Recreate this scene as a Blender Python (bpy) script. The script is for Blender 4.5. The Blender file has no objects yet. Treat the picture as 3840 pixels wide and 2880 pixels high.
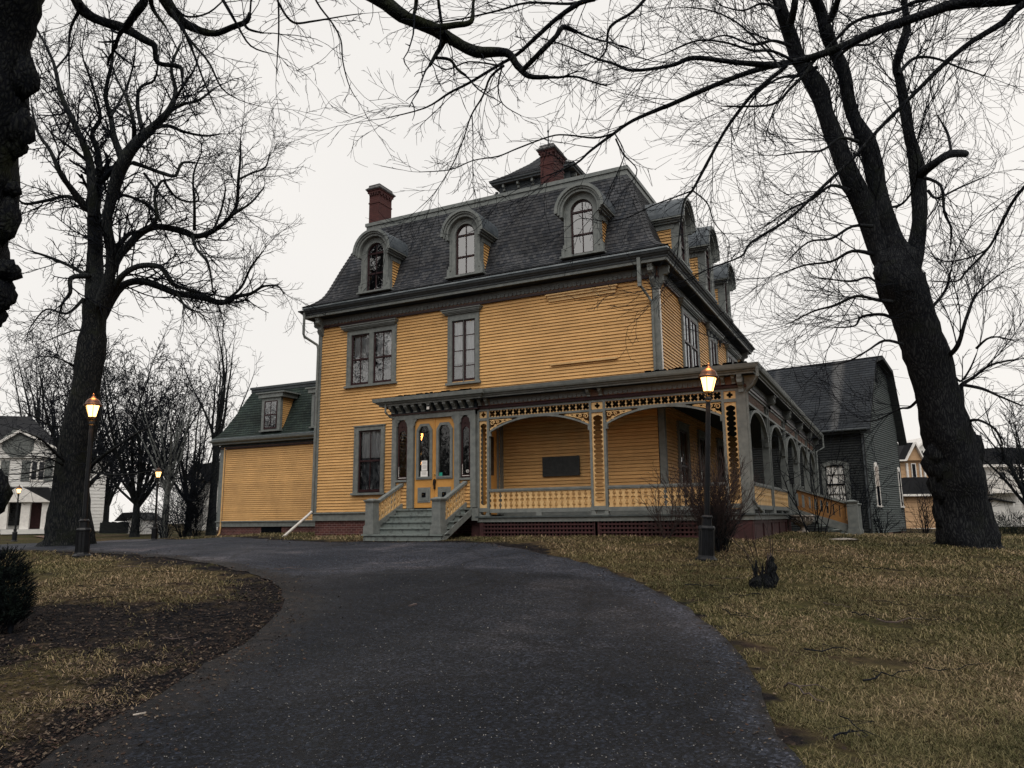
import bpy, bmesh, math, random
import numpy as np
from mathutils import Matrix, Vector
from mathutils.geometry import delaunay_2d_cdt
sc = bpy.context.scene
col = sc.collection
random.seed(7)
R = math.radians
# ---------------------------------------------------------------- camera
F_PX = 2816.3
def cam_matrix(yaw, pitch, roll):
    return (Matrix.Rotation(yaw, 3, 'Z') @ Matrix.Rotation(math.pi / 2 + pitch, 3, 'X') @ Matrix.Rotation(roll, 3, 'Z'))
CR = cam_matrix(R(26.606), R(10.229), R(-.588))
CAM = Vector((0, 0, 1.6))
cd = bpy.data.cameras.new('camera'); cam = bpy.data.objects.new('camera', cd); col.objects.link(cam)
cam.matrix_world = Matrix.Translation(CAM) @ CR.to_4x4()
cd.sensor_width = 36; cd.lens = F_PX / 3840 * 36; cd.clip_end = 2000; cd.clip_start = .05
sc.camera = cam
# ---------------------------------------------------------------- world: overcast sky
SUN_EL, SUN_AZ = R(54), R(146)      # azimuth clockwise from +Y
w = bpy.data.worlds.new('World'); sc.world = w; w.use_nodes = True
nt = w.node_tree; nt.nodes.clear()
wo = nt.nodes.new('ShaderNodeOutputWorld'); bg = nt.nodes.new('ShaderNodeBackground')
sky = nt.nodes.new('ShaderNodeTexSky'); sky.sky_type = 'NISHITA'; sky.sun_disc = False
sky.sun_elevation = SUN_EL; sky.sun_rotation = SUN_AZ; sky.dust_density = 6; sky.air_density = 1
mul = nt.nodes.new('ShaderNodeMixRGB'); mul.blend_type = 'MIX'; mul.inputs[0].default_value = .93
nz = nt.nodes.new('ShaderNodeTexNoise'); nz.inputs['Scale'].default_value = 1.4; nz.inputs['Detail'].default_value = 4
rp = nt.nodes.new('ShaderNodeValToRGB')
rp.color_ramp.elements[0].position = .3; rp.color_ramp.elements[0].color = (8.7, 8.45, 8.1, 1)
rp.color_ramp.elements[1].position = .75; rp.color_ramp.elements[1].color = (9.9, 9.5, 9.0, 1)
tc = nt.nodes.new('ShaderNodeTexCoord')
nt.links.new(tc.outputs['Generated'], nz.inputs['Vector']); nt.links.new(nz.outputs['Fac'], rp.inputs[0])
nt.links.new(sky.outputs[0], mul.inputs[1]); nt.links.new(rp.outputs[0], mul.inputs[2])
nt.links.new(mul.outputs[0], bg.inputs[0]); bg.inputs[1].default_value = .095
nt.links.new(bg.outputs[0], wo.inputs[0])
sd = bpy.data.lights.new('sun', 'SUN'); sun = bpy.data.objects.new('sun', sd); col.objects.link(sun)
sd.energy = 1.5; sd.angle = R(45); sd.color = (1, .95, .87)
dv = Vector((math.sin(SUN_AZ) * math.cos(SUN_EL), math.cos(SUN_AZ) * math.cos(SUN_EL), math.sin(SUN_EL)))
sun.rotation_euler = dv.to_track_quat('Z', 'Y').to_euler()
sc.view_settings.view_transform = 'Standard'; sc.view_settings.look = 'None'
sc.view_settings.exposure = 0.16; sc.view_settings.gamma = 1
# ---------------------------------------------------------------- pixel helpers (view pixels of a 2212 wide picture)
K = 3840 / 2212
def ray(px, py): return CR @ Vector((px * K - 1920, -(py * K - 1440), -F_PX))
def AT(px, py, D): return CAM + ray(px, py) * (D / F_PX)
def ONY(px, py, Y): v = ray(px, py); return CAM + v * ((Y - CAM.y) / v.y)
def ONX(px, py, X): v = ray(px, py); return CAM + v * ((X - CAM.x) / v.x)
# ground height: thin plate through surveyed spots
CP = [(0,0,0),(-12,17,1.03),(-3.4,15,.80),(-17,11.6,.84),(-21,16.7,.98),(1.2,20,.86),(-18,20,1.12),(-10,18.5,1.14),(-3,19,1.1),(-7,18.5,1.13),
      (-3,30,.95),(-1,40,.74),(-31,28,.9),(-34,27,.76),(-41,24,.62),(8,20,.8),(8,8,.32),(-8,8,.5),(4,5,.12),(-5,3,.12),(-12,5,.4),(-70,40,.8),(-60,70,.85),
      (0,70,.6),(40,60,.6),(30,20,.6),(-40,0,.4),(0,-30,-.6),(40,-20,0),(-40,-30,-.4),(-20,90,.8),(-14,36,1.0)]
_P = np.array(CP, float)
def _ph(r2): return np.where(r2 > 0, r2 * np.log(np.maximum(r2, 1e-9)), 0)
_n = len(_P); _A = np.zeros((_n + 3, _n + 3))
_d2 = ((_P[:, None, :2] - _P[None, :, :2]) ** 2).sum(-1); _A[:_n, :_n] = _ph(_d2) + np.eye(_n) * 6
_A[:_n, _n] = 1; _A[:_n, _n + 1:] = _P[:, :2]; _A[_n:, :_n] = _A[:_n, _n:].T
_W = np.linalg.solve(_A, np.append(_P[:, 2], [0, 0, 0]))
def gzs(x, y):
    x = np.asarray(x, float); y = np.asarray(y, float)
    r = np.hypot(x, y - 15); k = np.clip((r - 60) / 60, 0, 1)
    xs = x * np.where(r > 110, 110 / np.maximum(r, 1), 1); ys = y * np.where(r > 110, 110 / np.maximum(r, 1), 1)
    d2 = (xs[..., None] - _P[:, 0]) ** 2 + (ys[..., None] - _P[:, 1]) ** 2
    z = _ph(d2) @ _W[:_n] + _W[_n] + _W[_n + 1] * xs + _W[_n + 2] * ys
    z = z + .03 * np.sin(x * .9 + 1) * np.sin(y * .7) + .015 * np.sin(x * 2.3) * np.sin(y * 2.9 + 2)
    return z * (1 - k) + .6 * k
def gz(x, y): return float(gzs(x, y))
def G(px, py, tmax=120):
    v = ray(px, py).normalized(); t = 1.
    while t < tmax:
        p = CAM + v * t
        if p.z < gz(p.x, p.y): break
        t += .1 + t * .01
    return Vector((p.x, p.y, gz(p.x, p.y)))
# ---------------------------------------------------------------- materials
def mat(name, c1, c2=None, scale=6, rough=.7, bump=0, bscale=None, detail=5, metal=0, stretch=None, spec=.3, c3=None, lo=.35, hi=.65, coord='Object', bdist=.02, big=None):
    m = bpy.data.materials.new(name); m.use_nodes = True; t = m.node_tree; b = t.nodes['Principled BSDF']
    b.inputs['Roughness'].default_value = rough; b.inputs['Metallic'].default_value = metal
    b.inputs['Specular IOR Level'].default_value = spec
    co = t.nodes.new('ShaderNodeTexCoord'); mp = t.nodes.new('ShaderNodeMapping')
    t.links.new(co.outputs[coord], mp.inputs[0])
    if stretch: mp.inputs['Scale'].default_value = stretch
    n = t.nodes.new('ShaderNodeTexNoise'); n.inputs['Scale'].default_value = scale; n.inputs['Detail'].default_value = detail
    t.links.new(mp.outputs[0], n.inputs[0])
    r = t.nodes.new('ShaderNodeValToRGB'); r.color_ramp.elements[0].position = lo; r.color_ramp.elements[1].position = hi
    c2 = c2 or tuple(x * .8 for x in c1)
    r.color_ramp.elements[0].color = (*c2, 1); r.color_ramp.elements[1].color = (*c1, 1)
    if c3: e = r.color_ramp.elements.new((lo + hi) / 2); e.color = (*c3, 1)
    t.links.new(n.outputs['Fac'], r.inputs[0]); t.links.new(r.outputs[0], b.inputs['Base Color'])
    if big:
        bg_ = t.nodes.new('ShaderNodeTexNoise'); bg_.inputs['Scale'].default_value = big[0]; bg_.inputs['Detail'].default_value = 8; bg_.inputs['Roughness'].default_value = .7; t.links.new(co.outputs[coord], bg_.inputs[0])
        br_ = t.nodes.new('ShaderNodeValToRGB'); br_.color_ramp.elements[0].position = .3; br_.color_ramp.elements[1].position = .68; br_.color_ramp.elements[0].color = tuple(1 - big[1] * k for k in (1, 1.05, 1.1)) + (1,); br_.color_ramp.elements[1].color = (1 + big[1] * .3,) * 3 + (1,)
        bm = t.nodes.new('ShaderNodeMixRGB'); bm.blend_type = 'MULTIPLY'; bm.inputs[0].default_value = 1; t.links.new(bg_.outputs['Fac'], br_.inputs[0]); t.links.new(r.outputs[0], bm.inputs[1]); t.links.new(br_.outputs[0], bm.inputs[2]); ge_ = t.nodes.new('ShaderNodeNewGeometry'); ma_ = t.nodes.new('ShaderNodeMath'); ma_.operation = 'MULTIPLY_ADD'; ma_.inputs[1].default_value = .16; ma_.inputs[2].default_value = .90; t.links.new(ge_.outputs['Random Per Island'], ma_.inputs[0]); b2_ = t.nodes.new('ShaderNodeMixRGB'); b2_.blend_type = 'MULTIPLY'; b2_.inputs[0].default_value = 1; t.links.new(bm.outputs[0], b2_.inputs[1]); t.links.new(ma_.outputs[0], b2_.inputs[2]); t.links.new(b2_.outputs[0], b.inputs['Base Color'])
    if bump:
        bn = t.nodes.new('ShaderNodeTexNoise'); bn.inputs['Scale'].default_value = bscale or scale * 3; bn.inputs['Detail'].default_value = 6
        t.links.new(mp.outputs[0], bn.inputs[0])
        bu = t.nodes.new('ShaderNodeBump'); bu.inputs['Strength'].default_value = bump; bu.inputs['Distance'].default_value = bdist
        t.links.new(bn.outputs['Fac'], bu.inputs['Height']); t.links.new(bu.outputs[0], b.inputs['Normal'])
    return m
def brickmat(name, c1, c2, mortar, bw, bh, ms, rough=.8, nstr=.5, bump=.4, offset=.5, coord='UV', dark=None, streak=0):
    m = bpy.data.materials.new(name); m.use_nodes = True; t = m.node_tree; b = t.nodes['Principled BSDF']
    b.inputs['Roughness'].default_value = rough; b.inputs['Specular IOR Level'].default_value = .25
    co = t.nodes.new('ShaderNodeTexCoord'); br = t.nodes.new('ShaderNodeTexBrick'); br.offset = offset
    t.links.new(co.outputs[coord], br.inputs['Vector'])
    br.inputs['Color1'].default_value = (*c1, 1); br.inputs['Color2'].default_value = (*c2, 1); br.inputs['Mortar'].default_value = (*mortar, 1)
    br.inputs['Scale'].default_value = 1; br.inputs['Mortar Size'].default_value = ms; br.inputs['Brick Width'].default_value = bw; br.inputs['Row Height'].default_value = bh
    br.inputs['Mortar Smooth'].default_value = .1; br.inputs['Bias'].default_value = -.1
    n = t.nodes.new('ShaderNodeTexNoise'); n.inputs['Scale'].default_value = 1.1; n.inputs['Detail'].default_value = 6; n.inputs['Roughness'].default_value = .65
    t.links.new(co.outputs['Object'], n.inputs[0])
    r = t.nodes.new('ShaderNodeValToRGB'); r.color_ramp.elements[0].position = .3; r.color_ramp.elements[1].position = .7
    r.color_ramp.elements[0].color = (1 - nstr,) * 3 + (1,); r.color_ramp.elements[1].color = (1 + nstr * .6,) * 3 + (1,)
    t.links.new(n.outputs['Fac'], r.inputs[0])
    mx = t.nodes.new('ShaderNodeMixRGB'); mx.blend_type = 'MULTIPLY'; mx.inputs[0].default_value = 1
    t.links.new(br.outputs[0], mx.inputs[1]); t.links.new(r.outputs[0], mx.inputs[2])
    last = mx.outputs[0]
    if streak:
        mp = t.nodes.new('ShaderNodeMapping'); mp.inputs['Scale'].default_value = (.55, .03, 1); t.links.new(co.outputs['UV'], mp.inputs[0])
        s = t.nodes.new('ShaderNodeTexNoise'); s.inputs['Scale'].default_value = 1.6; s.inputs['Detail'].default_value = 3; t.links.new(mp.outputs[0], s.inputs[0])
        r2 = t.nodes.new('ShaderNodeValToRGB'); r2.color_ramp.elements[0].position = .56; r2.color_ramp.elements[1].position = .66
        r2.color_ramp.elements[0].color = (0, 0, 0, 1); r2.color_ramp.elements[1].color = (streak,) * 3 + (1,)
        t.links.new(s.outputs['Fac'], r2.inputs[0])
        m2 = t.nodes.new('ShaderNodeMixRGB'); t.links.new(r2.outputs[0], m2.inputs[0]); t.links.new(last, m2.inputs[1]); m2.inputs[2].default_value = (.2, .2, .2, 1); last = m2.outputs[0]
    t.links.new(last, b.inputs['Base Color'])
    if bump:
        bu = t.nodes.new('ShaderNodeBump'); bu.inputs['Strength'].default_value = bump; bu.inputs['Distance'].default_value = .01
        ad = t.nodes.new('ShaderNodeMath'); ad.operation = 'ADD'; t.links.new(br.outputs['Color'], ad.inputs[0]); t.links.new(n.outputs['Fac'], ad.inputs[1])
        t.links.new(ad.outputs[0], bu.inputs['Height']); t.links.new(bu.outputs[0], b.inputs['Normal'])
    return m
def glassmat(name, tint=(.9, .95, 1), base=.12, k=2.2):
    m = bpy.data.materials.new(name); m.use_nodes = True; t = m.node_tree; t.nodes.remove(t.nodes['Principled BSDF'])
    o = t.nodes['Material Output']; tr = t.nodes.new('ShaderNodeBsdfTransparent'); gl = t.nodes.new('ShaderNodeBsdfGlossy'); gl.inputs['Roughness'].default_value = .02
    tr.inputs[0].default_value = (*tint, 1); fr = t.nodes.new('ShaderNodeFresnel'); fr.inputs[0].default_value = 1.5
    ma = t.nodes.new('ShaderNodeMath'); ma.operation = 'MULTIPLY_ADD'; ma.inputs[1].default_value = k; ma.inputs[2].default_value = base; ma.use_clamp = True
    t.links.new(fr.outputs[0], ma.inputs[0]); mx = t.nodes.new('ShaderNodeMixShader'); t.links.new(ma.outputs[0], mx.inputs[0])
    n = t.nodes.new('ShaderNodeTexNoise'); n.inputs['Scale'].default_value = 2.5; bu = t.nodes.new('ShaderNodeBump'); bu.inputs['Strength'].default_value = .12; bu.inputs['Distance'].default_value = .05
    co = t.nodes.new('ShaderNodeTexCoord'); t.links.new(co.outputs['Object'], n.inputs[0]); t.links.new(n.outputs['Fac'], bu.inputs['Height']); t.links.new(bu.outputs[0], gl.inputs['Normal'])
    t.links.new(tr.outputs[0], mx.inputs[1]); t.links.new(gl.outputs[0], mx.inputs[2]); t.links.new(mx.outputs[0], o.inputs[0])
    return m
def barkmat(name, plate, crack, moss=None, sc_=9, zs=.25):
    m = bpy.data.materials.new(name); m.use_nodes = True; t = m.node_tree; b = t.nodes['Principled BSDF']; b.inputs['Roughness'].default_value = .95; b.inputs['Specular IOR Level'].default_value = .08
    co = t.nodes.new('ShaderNodeTexCoord'); n = t.nodes.new('ShaderNodeTexNoise'); n.inputs['Scale'].default_value = 3; n.inputs['Detail'].default_value = 6; t.links.new(co.outputs['Object'], n.inputs[0])
    ad = t.nodes.new('ShaderNodeMixRGB'); ad.blend_type = 'ADD'; ad.inputs[0].default_value = .22; t.links.new(co.outputs['Object'], ad.inputs[1]); t.links.new(n.outputs['Color'], ad.inputs[2])
    mp = t.nodes.new('ShaderNodeMapping'); mp.inputs['Scale'].default_value = (1, 1, zs); t.links.new(ad.outputs[0], mp.inputs[0])
    v = t.nodes.new('ShaderNodeTexVoronoi'); v.feature = 'DISTANCE_TO_EDGE'; v.inputs['Scale'].default_value = sc_; t.links.new(mp.outputs[0], v.inputs['Vector'])
    f = t.nodes.new('ShaderNodeTexNoise'); f.inputs['Scale'].default_value = 22; f.inputs['Detail'].default_value = 7; f.inputs['Roughness'].default_value = .7; t.links.new(mp.outputs[0], f.inputs[0])
    mu = t.nodes.new('ShaderNodeMath'); mu.operation = 'MULTIPLY'; t.links.new(v.outputs['Distance'], mu.inputs[0]); t.links.new(f.outputs['Fac'], mu.inputs[1])
    r = t.nodes.new('ShaderNodeValToRGB'); r.color_ramp.elements[0].position = .02; r.color_ramp.elements[0].color = (*crack, 1); r.color_ramp.elements[1].position = .17; r.color_ramp.elements[1].color = (*plate, 1); t.links.new(mu.outputs[0], r.inputs[0])
    out = r.outputs[0]
    if moss:
        q = t.nodes.new('ShaderNodeTexNoise'); q.inputs['Scale'].default_value = 1.3; q.inputs['Detail'].default_value = 9; q.inputs['Roughness'].default_value = .75; t.links.new(co.outputs['Object'], q.inputs[0])
        qr = t.nodes.new('ShaderNodeValToRGB'); qr.color_ramp.elements[0].position = .52; qr.color_ramp.elements[1].position = .66; t.links.new(q.outputs['Fac'], qr.inputs[0])
        mx = t.nodes.new('ShaderNodeMixRGB'); t.links.new(qr.outputs[0], mx.inputs[0]); t.links.new(out, mx.inputs[1]); mx.inputs[2].default_value = (*moss, 1); out = mx.outputs[0]
    t.links.new(out, b.inputs['Base Color']); bu = t.nodes.new('ShaderNodeBump'); bu.inputs['Strength'].default_value = 1; bu.inputs['Distance'].default_value = .07; t.links.new(mu.outputs[0], bu.inputs['Height']); t.links.new(bu.outputs[0], b.inputs['Normal']); return m
def emis(name, c, s):
    m = bpy.data.materials.new(name); m.use_nodes = True; b = m.node_tree.nodes['Principled BSDF']
    b.inputs['Base Color'].default_value = (*c, 1); b.inputs['Emission Color'].default_value = (*c, 1); b.inputs['Emission Strength'].default_value = s
    return m
M = dict(
 yellow=mat('yellow_clapboard', (.70, .42, .17), (.60, .345, .13), 5, .55, .15, 40, stretch=(.6, .6, 9), spec=.3, big=(.8, .22)),
 yellowf=mat('yellow_trim_paint', (.68, .46, .22), (.56, .35, .155), 8, .5),
 door=mat('ochre_door_paint', (.56, .29, .085), (.48, .24, .065), 4, .4),
 oldochre=mat('faded_ochre', (.30, .15, .05), (.20, .10, .04), 6, .7),
 gray=mat('grey_green_trim', (.185, .20, .195), (.13, .145, .145), 7, .55, .1, 60),
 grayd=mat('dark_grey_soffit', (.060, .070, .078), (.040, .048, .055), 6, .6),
 soffit=mat('shadowed_soffit_paint', (.035, .042, .050), (.025, .03, .038), 5, .7, spec=.1),  # trim grey darkened: the shade under the eaves is put into the colour
 steps=mat('worn_step_paint', (.175, .205, .20), (.08, .09, .09), 9, .6, .2, 40, lo=.3, hi=.5),
 silver=mat('galvanised_gutter', (.30, .33, .35), (.16, .19, .21), 3, .35, metal=.3, stretch=(1, 1, 6)),
 copper=mat('dull_lead_sheet', (.095, .11, .125), (.05, .062, .075), 4, .42, .2, 12, metal=.15),
 maroon=mat('dark_maroon_paint', (.030, .010, .012), (.022, .008, .01), 5, .4),
 lattice=mat('maroon_lattice', (.062, .024, .026), (.04, .018, .02), 6, .7),
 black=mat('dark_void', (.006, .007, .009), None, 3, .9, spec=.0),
 deck=mat('grey_deck_paint', (.085, .10, .10), (.045, .055, .06), 6, .6),
 brown=mat('brown_frieze_band', (.17, .095, .065), (.12, .07, .05), 5, .6),
 shingle=brickmat('weathered_shingle', (.060, .062, .068), (.014, .018, .026), (.008, .010, .014), .13, .135, .006, nstr=.6),
 shingle_green=brickmat('mossy_shingle', (.026, .040, .034), (.012, .022, .022), (.005, .008, .008), .17, .15, .012, nstr=.5),
 shingle_barn=brickmat('asphalt_shingle', (.030, .035, .042), (.017, .021, .028), (.008, .010, .013), .3, .16, .01, nstr=.35, streak=.35),
 brick=brickmat('red_brick', (.105, .035, .032), (.06, .022, .024), (.19, .13, .12), .21, .075, .008, nstr=.45),
 brickch=brickmat('painted_chimney_brick', (.078, .028, .026), (.060, .022, .022), (.045, .018, .018), .21, .075, .006, nstr=.3),
 stonecap=mat('chimney_cap_stone', (.12, .12, .12), (.06, .06, .065), 12, .8, .3),
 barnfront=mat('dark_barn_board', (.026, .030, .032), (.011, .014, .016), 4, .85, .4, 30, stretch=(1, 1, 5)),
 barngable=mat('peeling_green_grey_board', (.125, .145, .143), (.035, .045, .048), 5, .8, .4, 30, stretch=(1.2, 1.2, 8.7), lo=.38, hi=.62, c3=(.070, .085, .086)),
 barntrim=mat('weathered_grey_trim', (.16, .17, .165), (.08, .09, .09), 9, .8, .3),
 white=mat('white_house_paint', (.72, .71, .69), (.60, .60, .59), 3, .5, stretch=(1, 1, 12)),
 wood=mat('unseen_wood_bark', (.035, .036, .038), (.02, .021, .023), 2, .95, spec=.05),
 whitetrim=mat('white_trim', (.78, .76, .73), (.65, .63, .61), 4, .5),
 board=mat('weathered_white_board', (.5, .45, .4), (.25, .21, .19), 14, .8, .2, stretch=(1, 1, .3)),
 roofdark=brickmat('dark_house_roof', (.035, .037, .042), (.022, .024, .03), (.012, .013, .016), .3, .16, .01, nstr=.4),
 tan=mat('tan_siding', (.52, .34, .20), (.42, .27, .155), 3, .6, stretch=(1, 1, 8)),
 glass=glassmat('window_glass', base=.16, k=2.0), glassd=glassmat('dormer_glass', base=.28, k=2.5), glasspor=glassmat('door_glass', tint=(.75, .85, .92), base=.03, k=1.2),
 curtain=mat('cream_curtain', (.80, .79, .76), (.50, .50, .50), 5, .9, stretch=(3, 3, .4)),
 lace=mat('grey_lace_curtain', (.26, .28, .29), (.035, .04, .048), 5, .9, detail=5, lo=.38, hi=.68, stretch=(1.6, 1.6, .8)),
 blind=mat('white_blind', (.72, .71, .69), (.62, .62, .61), 2, .8),
 darkwin=mat('dark_window', (.012, .014, .018), (.02, .022, .026), 2, .12, spec=.6),
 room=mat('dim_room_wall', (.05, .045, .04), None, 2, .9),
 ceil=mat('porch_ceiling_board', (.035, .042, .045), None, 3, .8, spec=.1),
 bark=mat('grey_bark', (.046, .050, .046), (.005, .007, .010), 7, .95, 1, 11, stretch=(1, 1, .28), spec=.1, detail=9, bdist=.09, c3=(.016, .019, .020)),
 barkd=mat('dark_wet_bark', (.040, .043, .043), (.004, .005, .009), 8, .95, 1, 12, stretch=(1, 1, .3), spec=.1, detail=9, bdist=.08, c3=(.013, .015, .019)),
 barkmoss=mat('mossy_bark', (.044, .048, .028), (.005, .006, .009), 9, .95, 1, 16, spec=.1, detail=9, bdist=.05, stretch=(1, 1, .6), c3=(.013, .015, .014)),
 twig=mat('twig_bark', (.012, .014, .019), (.007, .009, .013), 4, .9, spec=.05),
 twigf=mat('far_twig_bark', (.018, .021, .026), (.011, .013, .018), 4, .9, spec=.05),
 twigr=mat('reddish_twig', (.045, .027, .025), (.018, .013, .015), 9, .8),
 twigp=mat('pale_twig', (.12, .09, .085), (.05, .04, .04), 9, .8),
 iron=mat('black_cast_iron', (.006, .007, .010), (.003, .004, .006), 8, .42, .1, spec=.3),
 lampcap=mat('bronzed_lamp_roof', (.10, .05, .035), (.05, .028, .022), 6, .35, metal=.4),
 stone=mat('stained_urn_stone', (.48, .44, .40), (.14, .12, .11), 11, .85, .4),
 plaque=mat('grey_bronze_plaque', (.042, .045, .046), (.026, .029, .031), 9, .45, metal=.3),
 paper=mat('white_paper', (.82, .81, .79), (.76, .75, .73), 3, .8), ink=mat('grey_ink', (.25, .25, .26), None, 3, .8),
 teal=mat('teal_sticker', (.02, .30, .22), None, 3, .5), brass=mat('polished_brass', (.6, .42, .18), None, 4, .25, metal=.9),
 ever=mat('evergreen_needles', (.012, .020, .016), (.006, .010, .010), 8, .8, spec=.1),
 graym=mat('mid_grey_scallop', (.16, .175, .175), (.12, .13, .135), 6, .6), glow=emis('lit_lamp_glass', (1, .55, .18), 4.5), glow2=emis('lamp_bulb', (1, .8, .5), 30), glowf=emis('far_lit_lamp_glass', (1, .5, .14), 5),
)
M['bark'] = barkmat('furrowed_bark', (.040, .043, .043), (.008, .010, .013), (.020, .024, .018), 20, .13)
M['barkd'] = barkmat('dark_furrowed_bark', (.034, .037, .040), (.007, .008, .011), (.015, .018, .015), 24, .12)
M['barkmoss'] = barkmat('knobbly_mossy_bark', (.024, .026, .026), (.005, .006, .009), (.022, .026, .013), 24, .35)
# ---------------------------------------------------------------- mesh builder
class MB:
    def __init__(s, T=None): s.v = []; s.f = []; s.uv = []; s.T = T
    def add(s, pts, faces, uvs=None):
        o = len(s.v)
        s.v.extend([tuple(s.T(*p)) if s.T else tuple(p) for p in pts])
        for i, f in enumerate(faces):
            s.f.append([o + k for k in f])
            s.uv.append(uvs[i] if uvs else None)
    def box(s, x0, x1, y0, y1, z0, z1):
        if x0 > x1: x0, x1 = x1, x0
        s.add([(x0,y0,z0),(x1,y0,z0),(x1,y1,z0),(x0,y1,z0),(x0,y0,z1),(x1,y0,z1),(x1,y1,z1),(x0,y1,z1)],
              [(0,1,2,3),(4,7,6,5),(0,4,5,1),(1,5,6,2),(2,6,7,3),(3,7,4,0)])
    def hexa(s, b4, t4): s.add(list(b4) + list(t4), [(3,2,1,0),(4,5,6,7),(0,1,5,4),(1,2,6,5),(2,3,7,6),(3,0,4,7)])
    def quad(s, a, b, c, d, uv=None): s.add([a, b, c, d], [(0,1,2,3)], [uv] if uv else None)
    def prism(s, poly, d0, d1, fn=None):
        """poly in (s,z); extruded along d. fn maps (s,d,z)->coords order"""
        n = len(poly)
        pts = [(p[0], d0, p[1]) for p in poly] + [(p[0], d1, p[1]) for p in poly]
        s.add(pts, [tuple(range(n)), tuple(range(2 * n - 1, n - 1, -1))] + [(i, i + n, (i + 1) % n + n, (i + 1) % n) for i in range(n)])
    def ring(s, outer, inner, d0, d1):
        n = len(outer)
        pts = [(p[0], d1, p[1]) for p in outer] + [(p[0], d1, p[1]) for p in inner] + [(p[0], d0, p[1]) for p in outer] + [(p[0], d0, p[1]) for p in inner]
        fs = []
        for i in range(n):
            j = (i + 1) % n
            fs += [(i, j, n + j, n + i), (n + i, n + j, 3 * n + j, 3 * n + i), (i, 2 * n + i, 2 * n + j, j)]
        s.add(pts, fs)
    def tube(s, pts, rad, n=6, cap=True):
        P = [Vector(p) for p in pts]; o = []; fs = []
        up = None
        for i, p in enumerate(P):
            t = (P[min(i + 1, len(P) - 1)] - P[max(i - 1, 0)])
            if t.length < 1e-9: t = Vector((0, 0, 1))
            t.normalize()
            if up is None: up = t.orthogonal().normalized()
            else: up = (up - t * up.dot(t)); up = up.normalized() if up.length > 1e-6 else t.orthogonal().normalized()
            b = t.cross(up); r = rad[i] if isinstance(rad, (list, tuple)) else rad
            for k in range(n):
                a = 2 * math.pi * k / n; o.append(p + (up * math.cos(a) + b * math.sin(a)) * r)
        for i in range(len(P) - 1):
            for k in range(n): fs.append((i * n + k, i * n + (k + 1) % n, (i + 1) * n + (k + 1) % n, (i + 1) * n + k))
        if cap: fs.append(tuple(range(n - 1, -1, -1))); fs.append(tuple((len(P) - 1) * n + k for k in range(n)))
        s.add(o, fs)
    def lathe(s, prof, c=(0, 0, 0), n=12, lean=(0, 0)):
        o = []; fs = []
        for r, z in prof:
            for k in range(n):
                a = 2 * math.pi * (k + .5) / n; o.append((c[0] + r * math.cos(a) + lean[0] * z, c[1] + r * math.sin(a) + lean[1] * z, c[2] + z))
        for i in range(len(prof) - 1):
            for k in range(n): fs.append((i * n + k, i * n + (k + 1) % n, (i + 1) * n + (k + 1) % n, (i + 1) * n + k))
        fs.append(tuple(range(n - 1, -1, -1))); fs.append(tuple((len(prof) - 1) * n + k for k in range(n)))
        s.add(o, fs)
    def loft(s, x0, x1, y0, y1, prof, sides=(0, 1, 2, 3), vscale=1, lip=0):
        """sweep profile (d,z) round a rectangle, mitred. UV u = metres along, v = profile length"""
        L = 0; prev = None
        for (d0, z0), (d1, z1) in zip(prof[:-1], prof[1:]):
            seg = math.hypot(d1 - d0, z1 - z0)
            def cs(d, z): return [(x0 - d, y0 - d, z), (x1 + d, y0 - d, z), (x1 + d, y1 + d, z), (x0 - d, y1 + d, z)]
            a = cs(d0, z0); b = cs(d1, z1)
            for k in sides:
                j = (k + 1) % 4
                A, B, Cc, D = a[k], a[j], b[j], b[k]
                ax = 0 if k in (0, 2) else 1
                s.quad(A, B, Cc, D, [(A[ax] + k * 3.3, L * vscale), (B[ax] + k * 3.3, L * vscale), (Cc[ax] + k * 3.3, (L + seg) * vscale), (D[ax] + k * 3.3, (L + seg) * vscale)])
            L += seg
    def build(s, name, m, parent=None, smooth=False, label=None):
        me = bpy.data.meshes.new(name); me.from_pydata(s.v, [], s.f); me.materials.append(m)
        if any(u for u in s.uv):
            ul = me.uv_layers.new(name='UVMap'); li = 0
            dat = np.zeros(len(me.loops) * 2)
            for f, u in zip(s.f, s.uv):
                for k in range(len(f)):
                    if u: dat[(li + k) * 2] = u[k][0]; dat[(li + k) * 2 + 1] = u[k][1]
                li += len(f)
            ul.data.foreach_set('uv', dat)
        if smooth: me.polygons.foreach_set('use_smooth', [True] * len(me.polygons))
        o = bpy.data.objects.new(name, me); col.objects.link(o)
        if parent: adopt(o, parent)
        if label: o['label'] = label
        return o
WORLD = {}
def adopt(o, parent):
    pl = WORLD.get(parent.name, Vector((0, 0, 0))); o.parent = parent
    o.location = -pl if WORLD.get('local:' + parent.name) is None else Vector((0, 0, 0))
    WORLD[o.name] = Vector((0, 0, 0))
def thing(name, label, cat, loc=(0, 0, 0), group=None):
    o = bpy.data.objects.new(name, None); col.objects.link(o); o.location = loc; o.empty_display_size = .2
    WORLD[o.name] = Vector(loc); o['label'] = label; o['category'] = cat
    if group: o['group'] = group
    return o
def tag(o, label, cat, group=None):
    o['label'] = label; o['category'] = cat
    if group: o['group'] = group
    return o
def struct(o, kind='structure'): o['kind'] = kind; return o
def copyat(o, name, parent, off, rz=0):
    """copy a mesh object sharing data, moved by off"""
    c = bpy.data.objects.new(name, o.data); col.objects.link(c); c.parent = parent
    c.location = Vector(off) - WORLD.get(parent.name, Vector((0, 0, 0))); c.rotation_euler.z = rz
    WORLD[c.name] = Vector(off)
    return c
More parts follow.
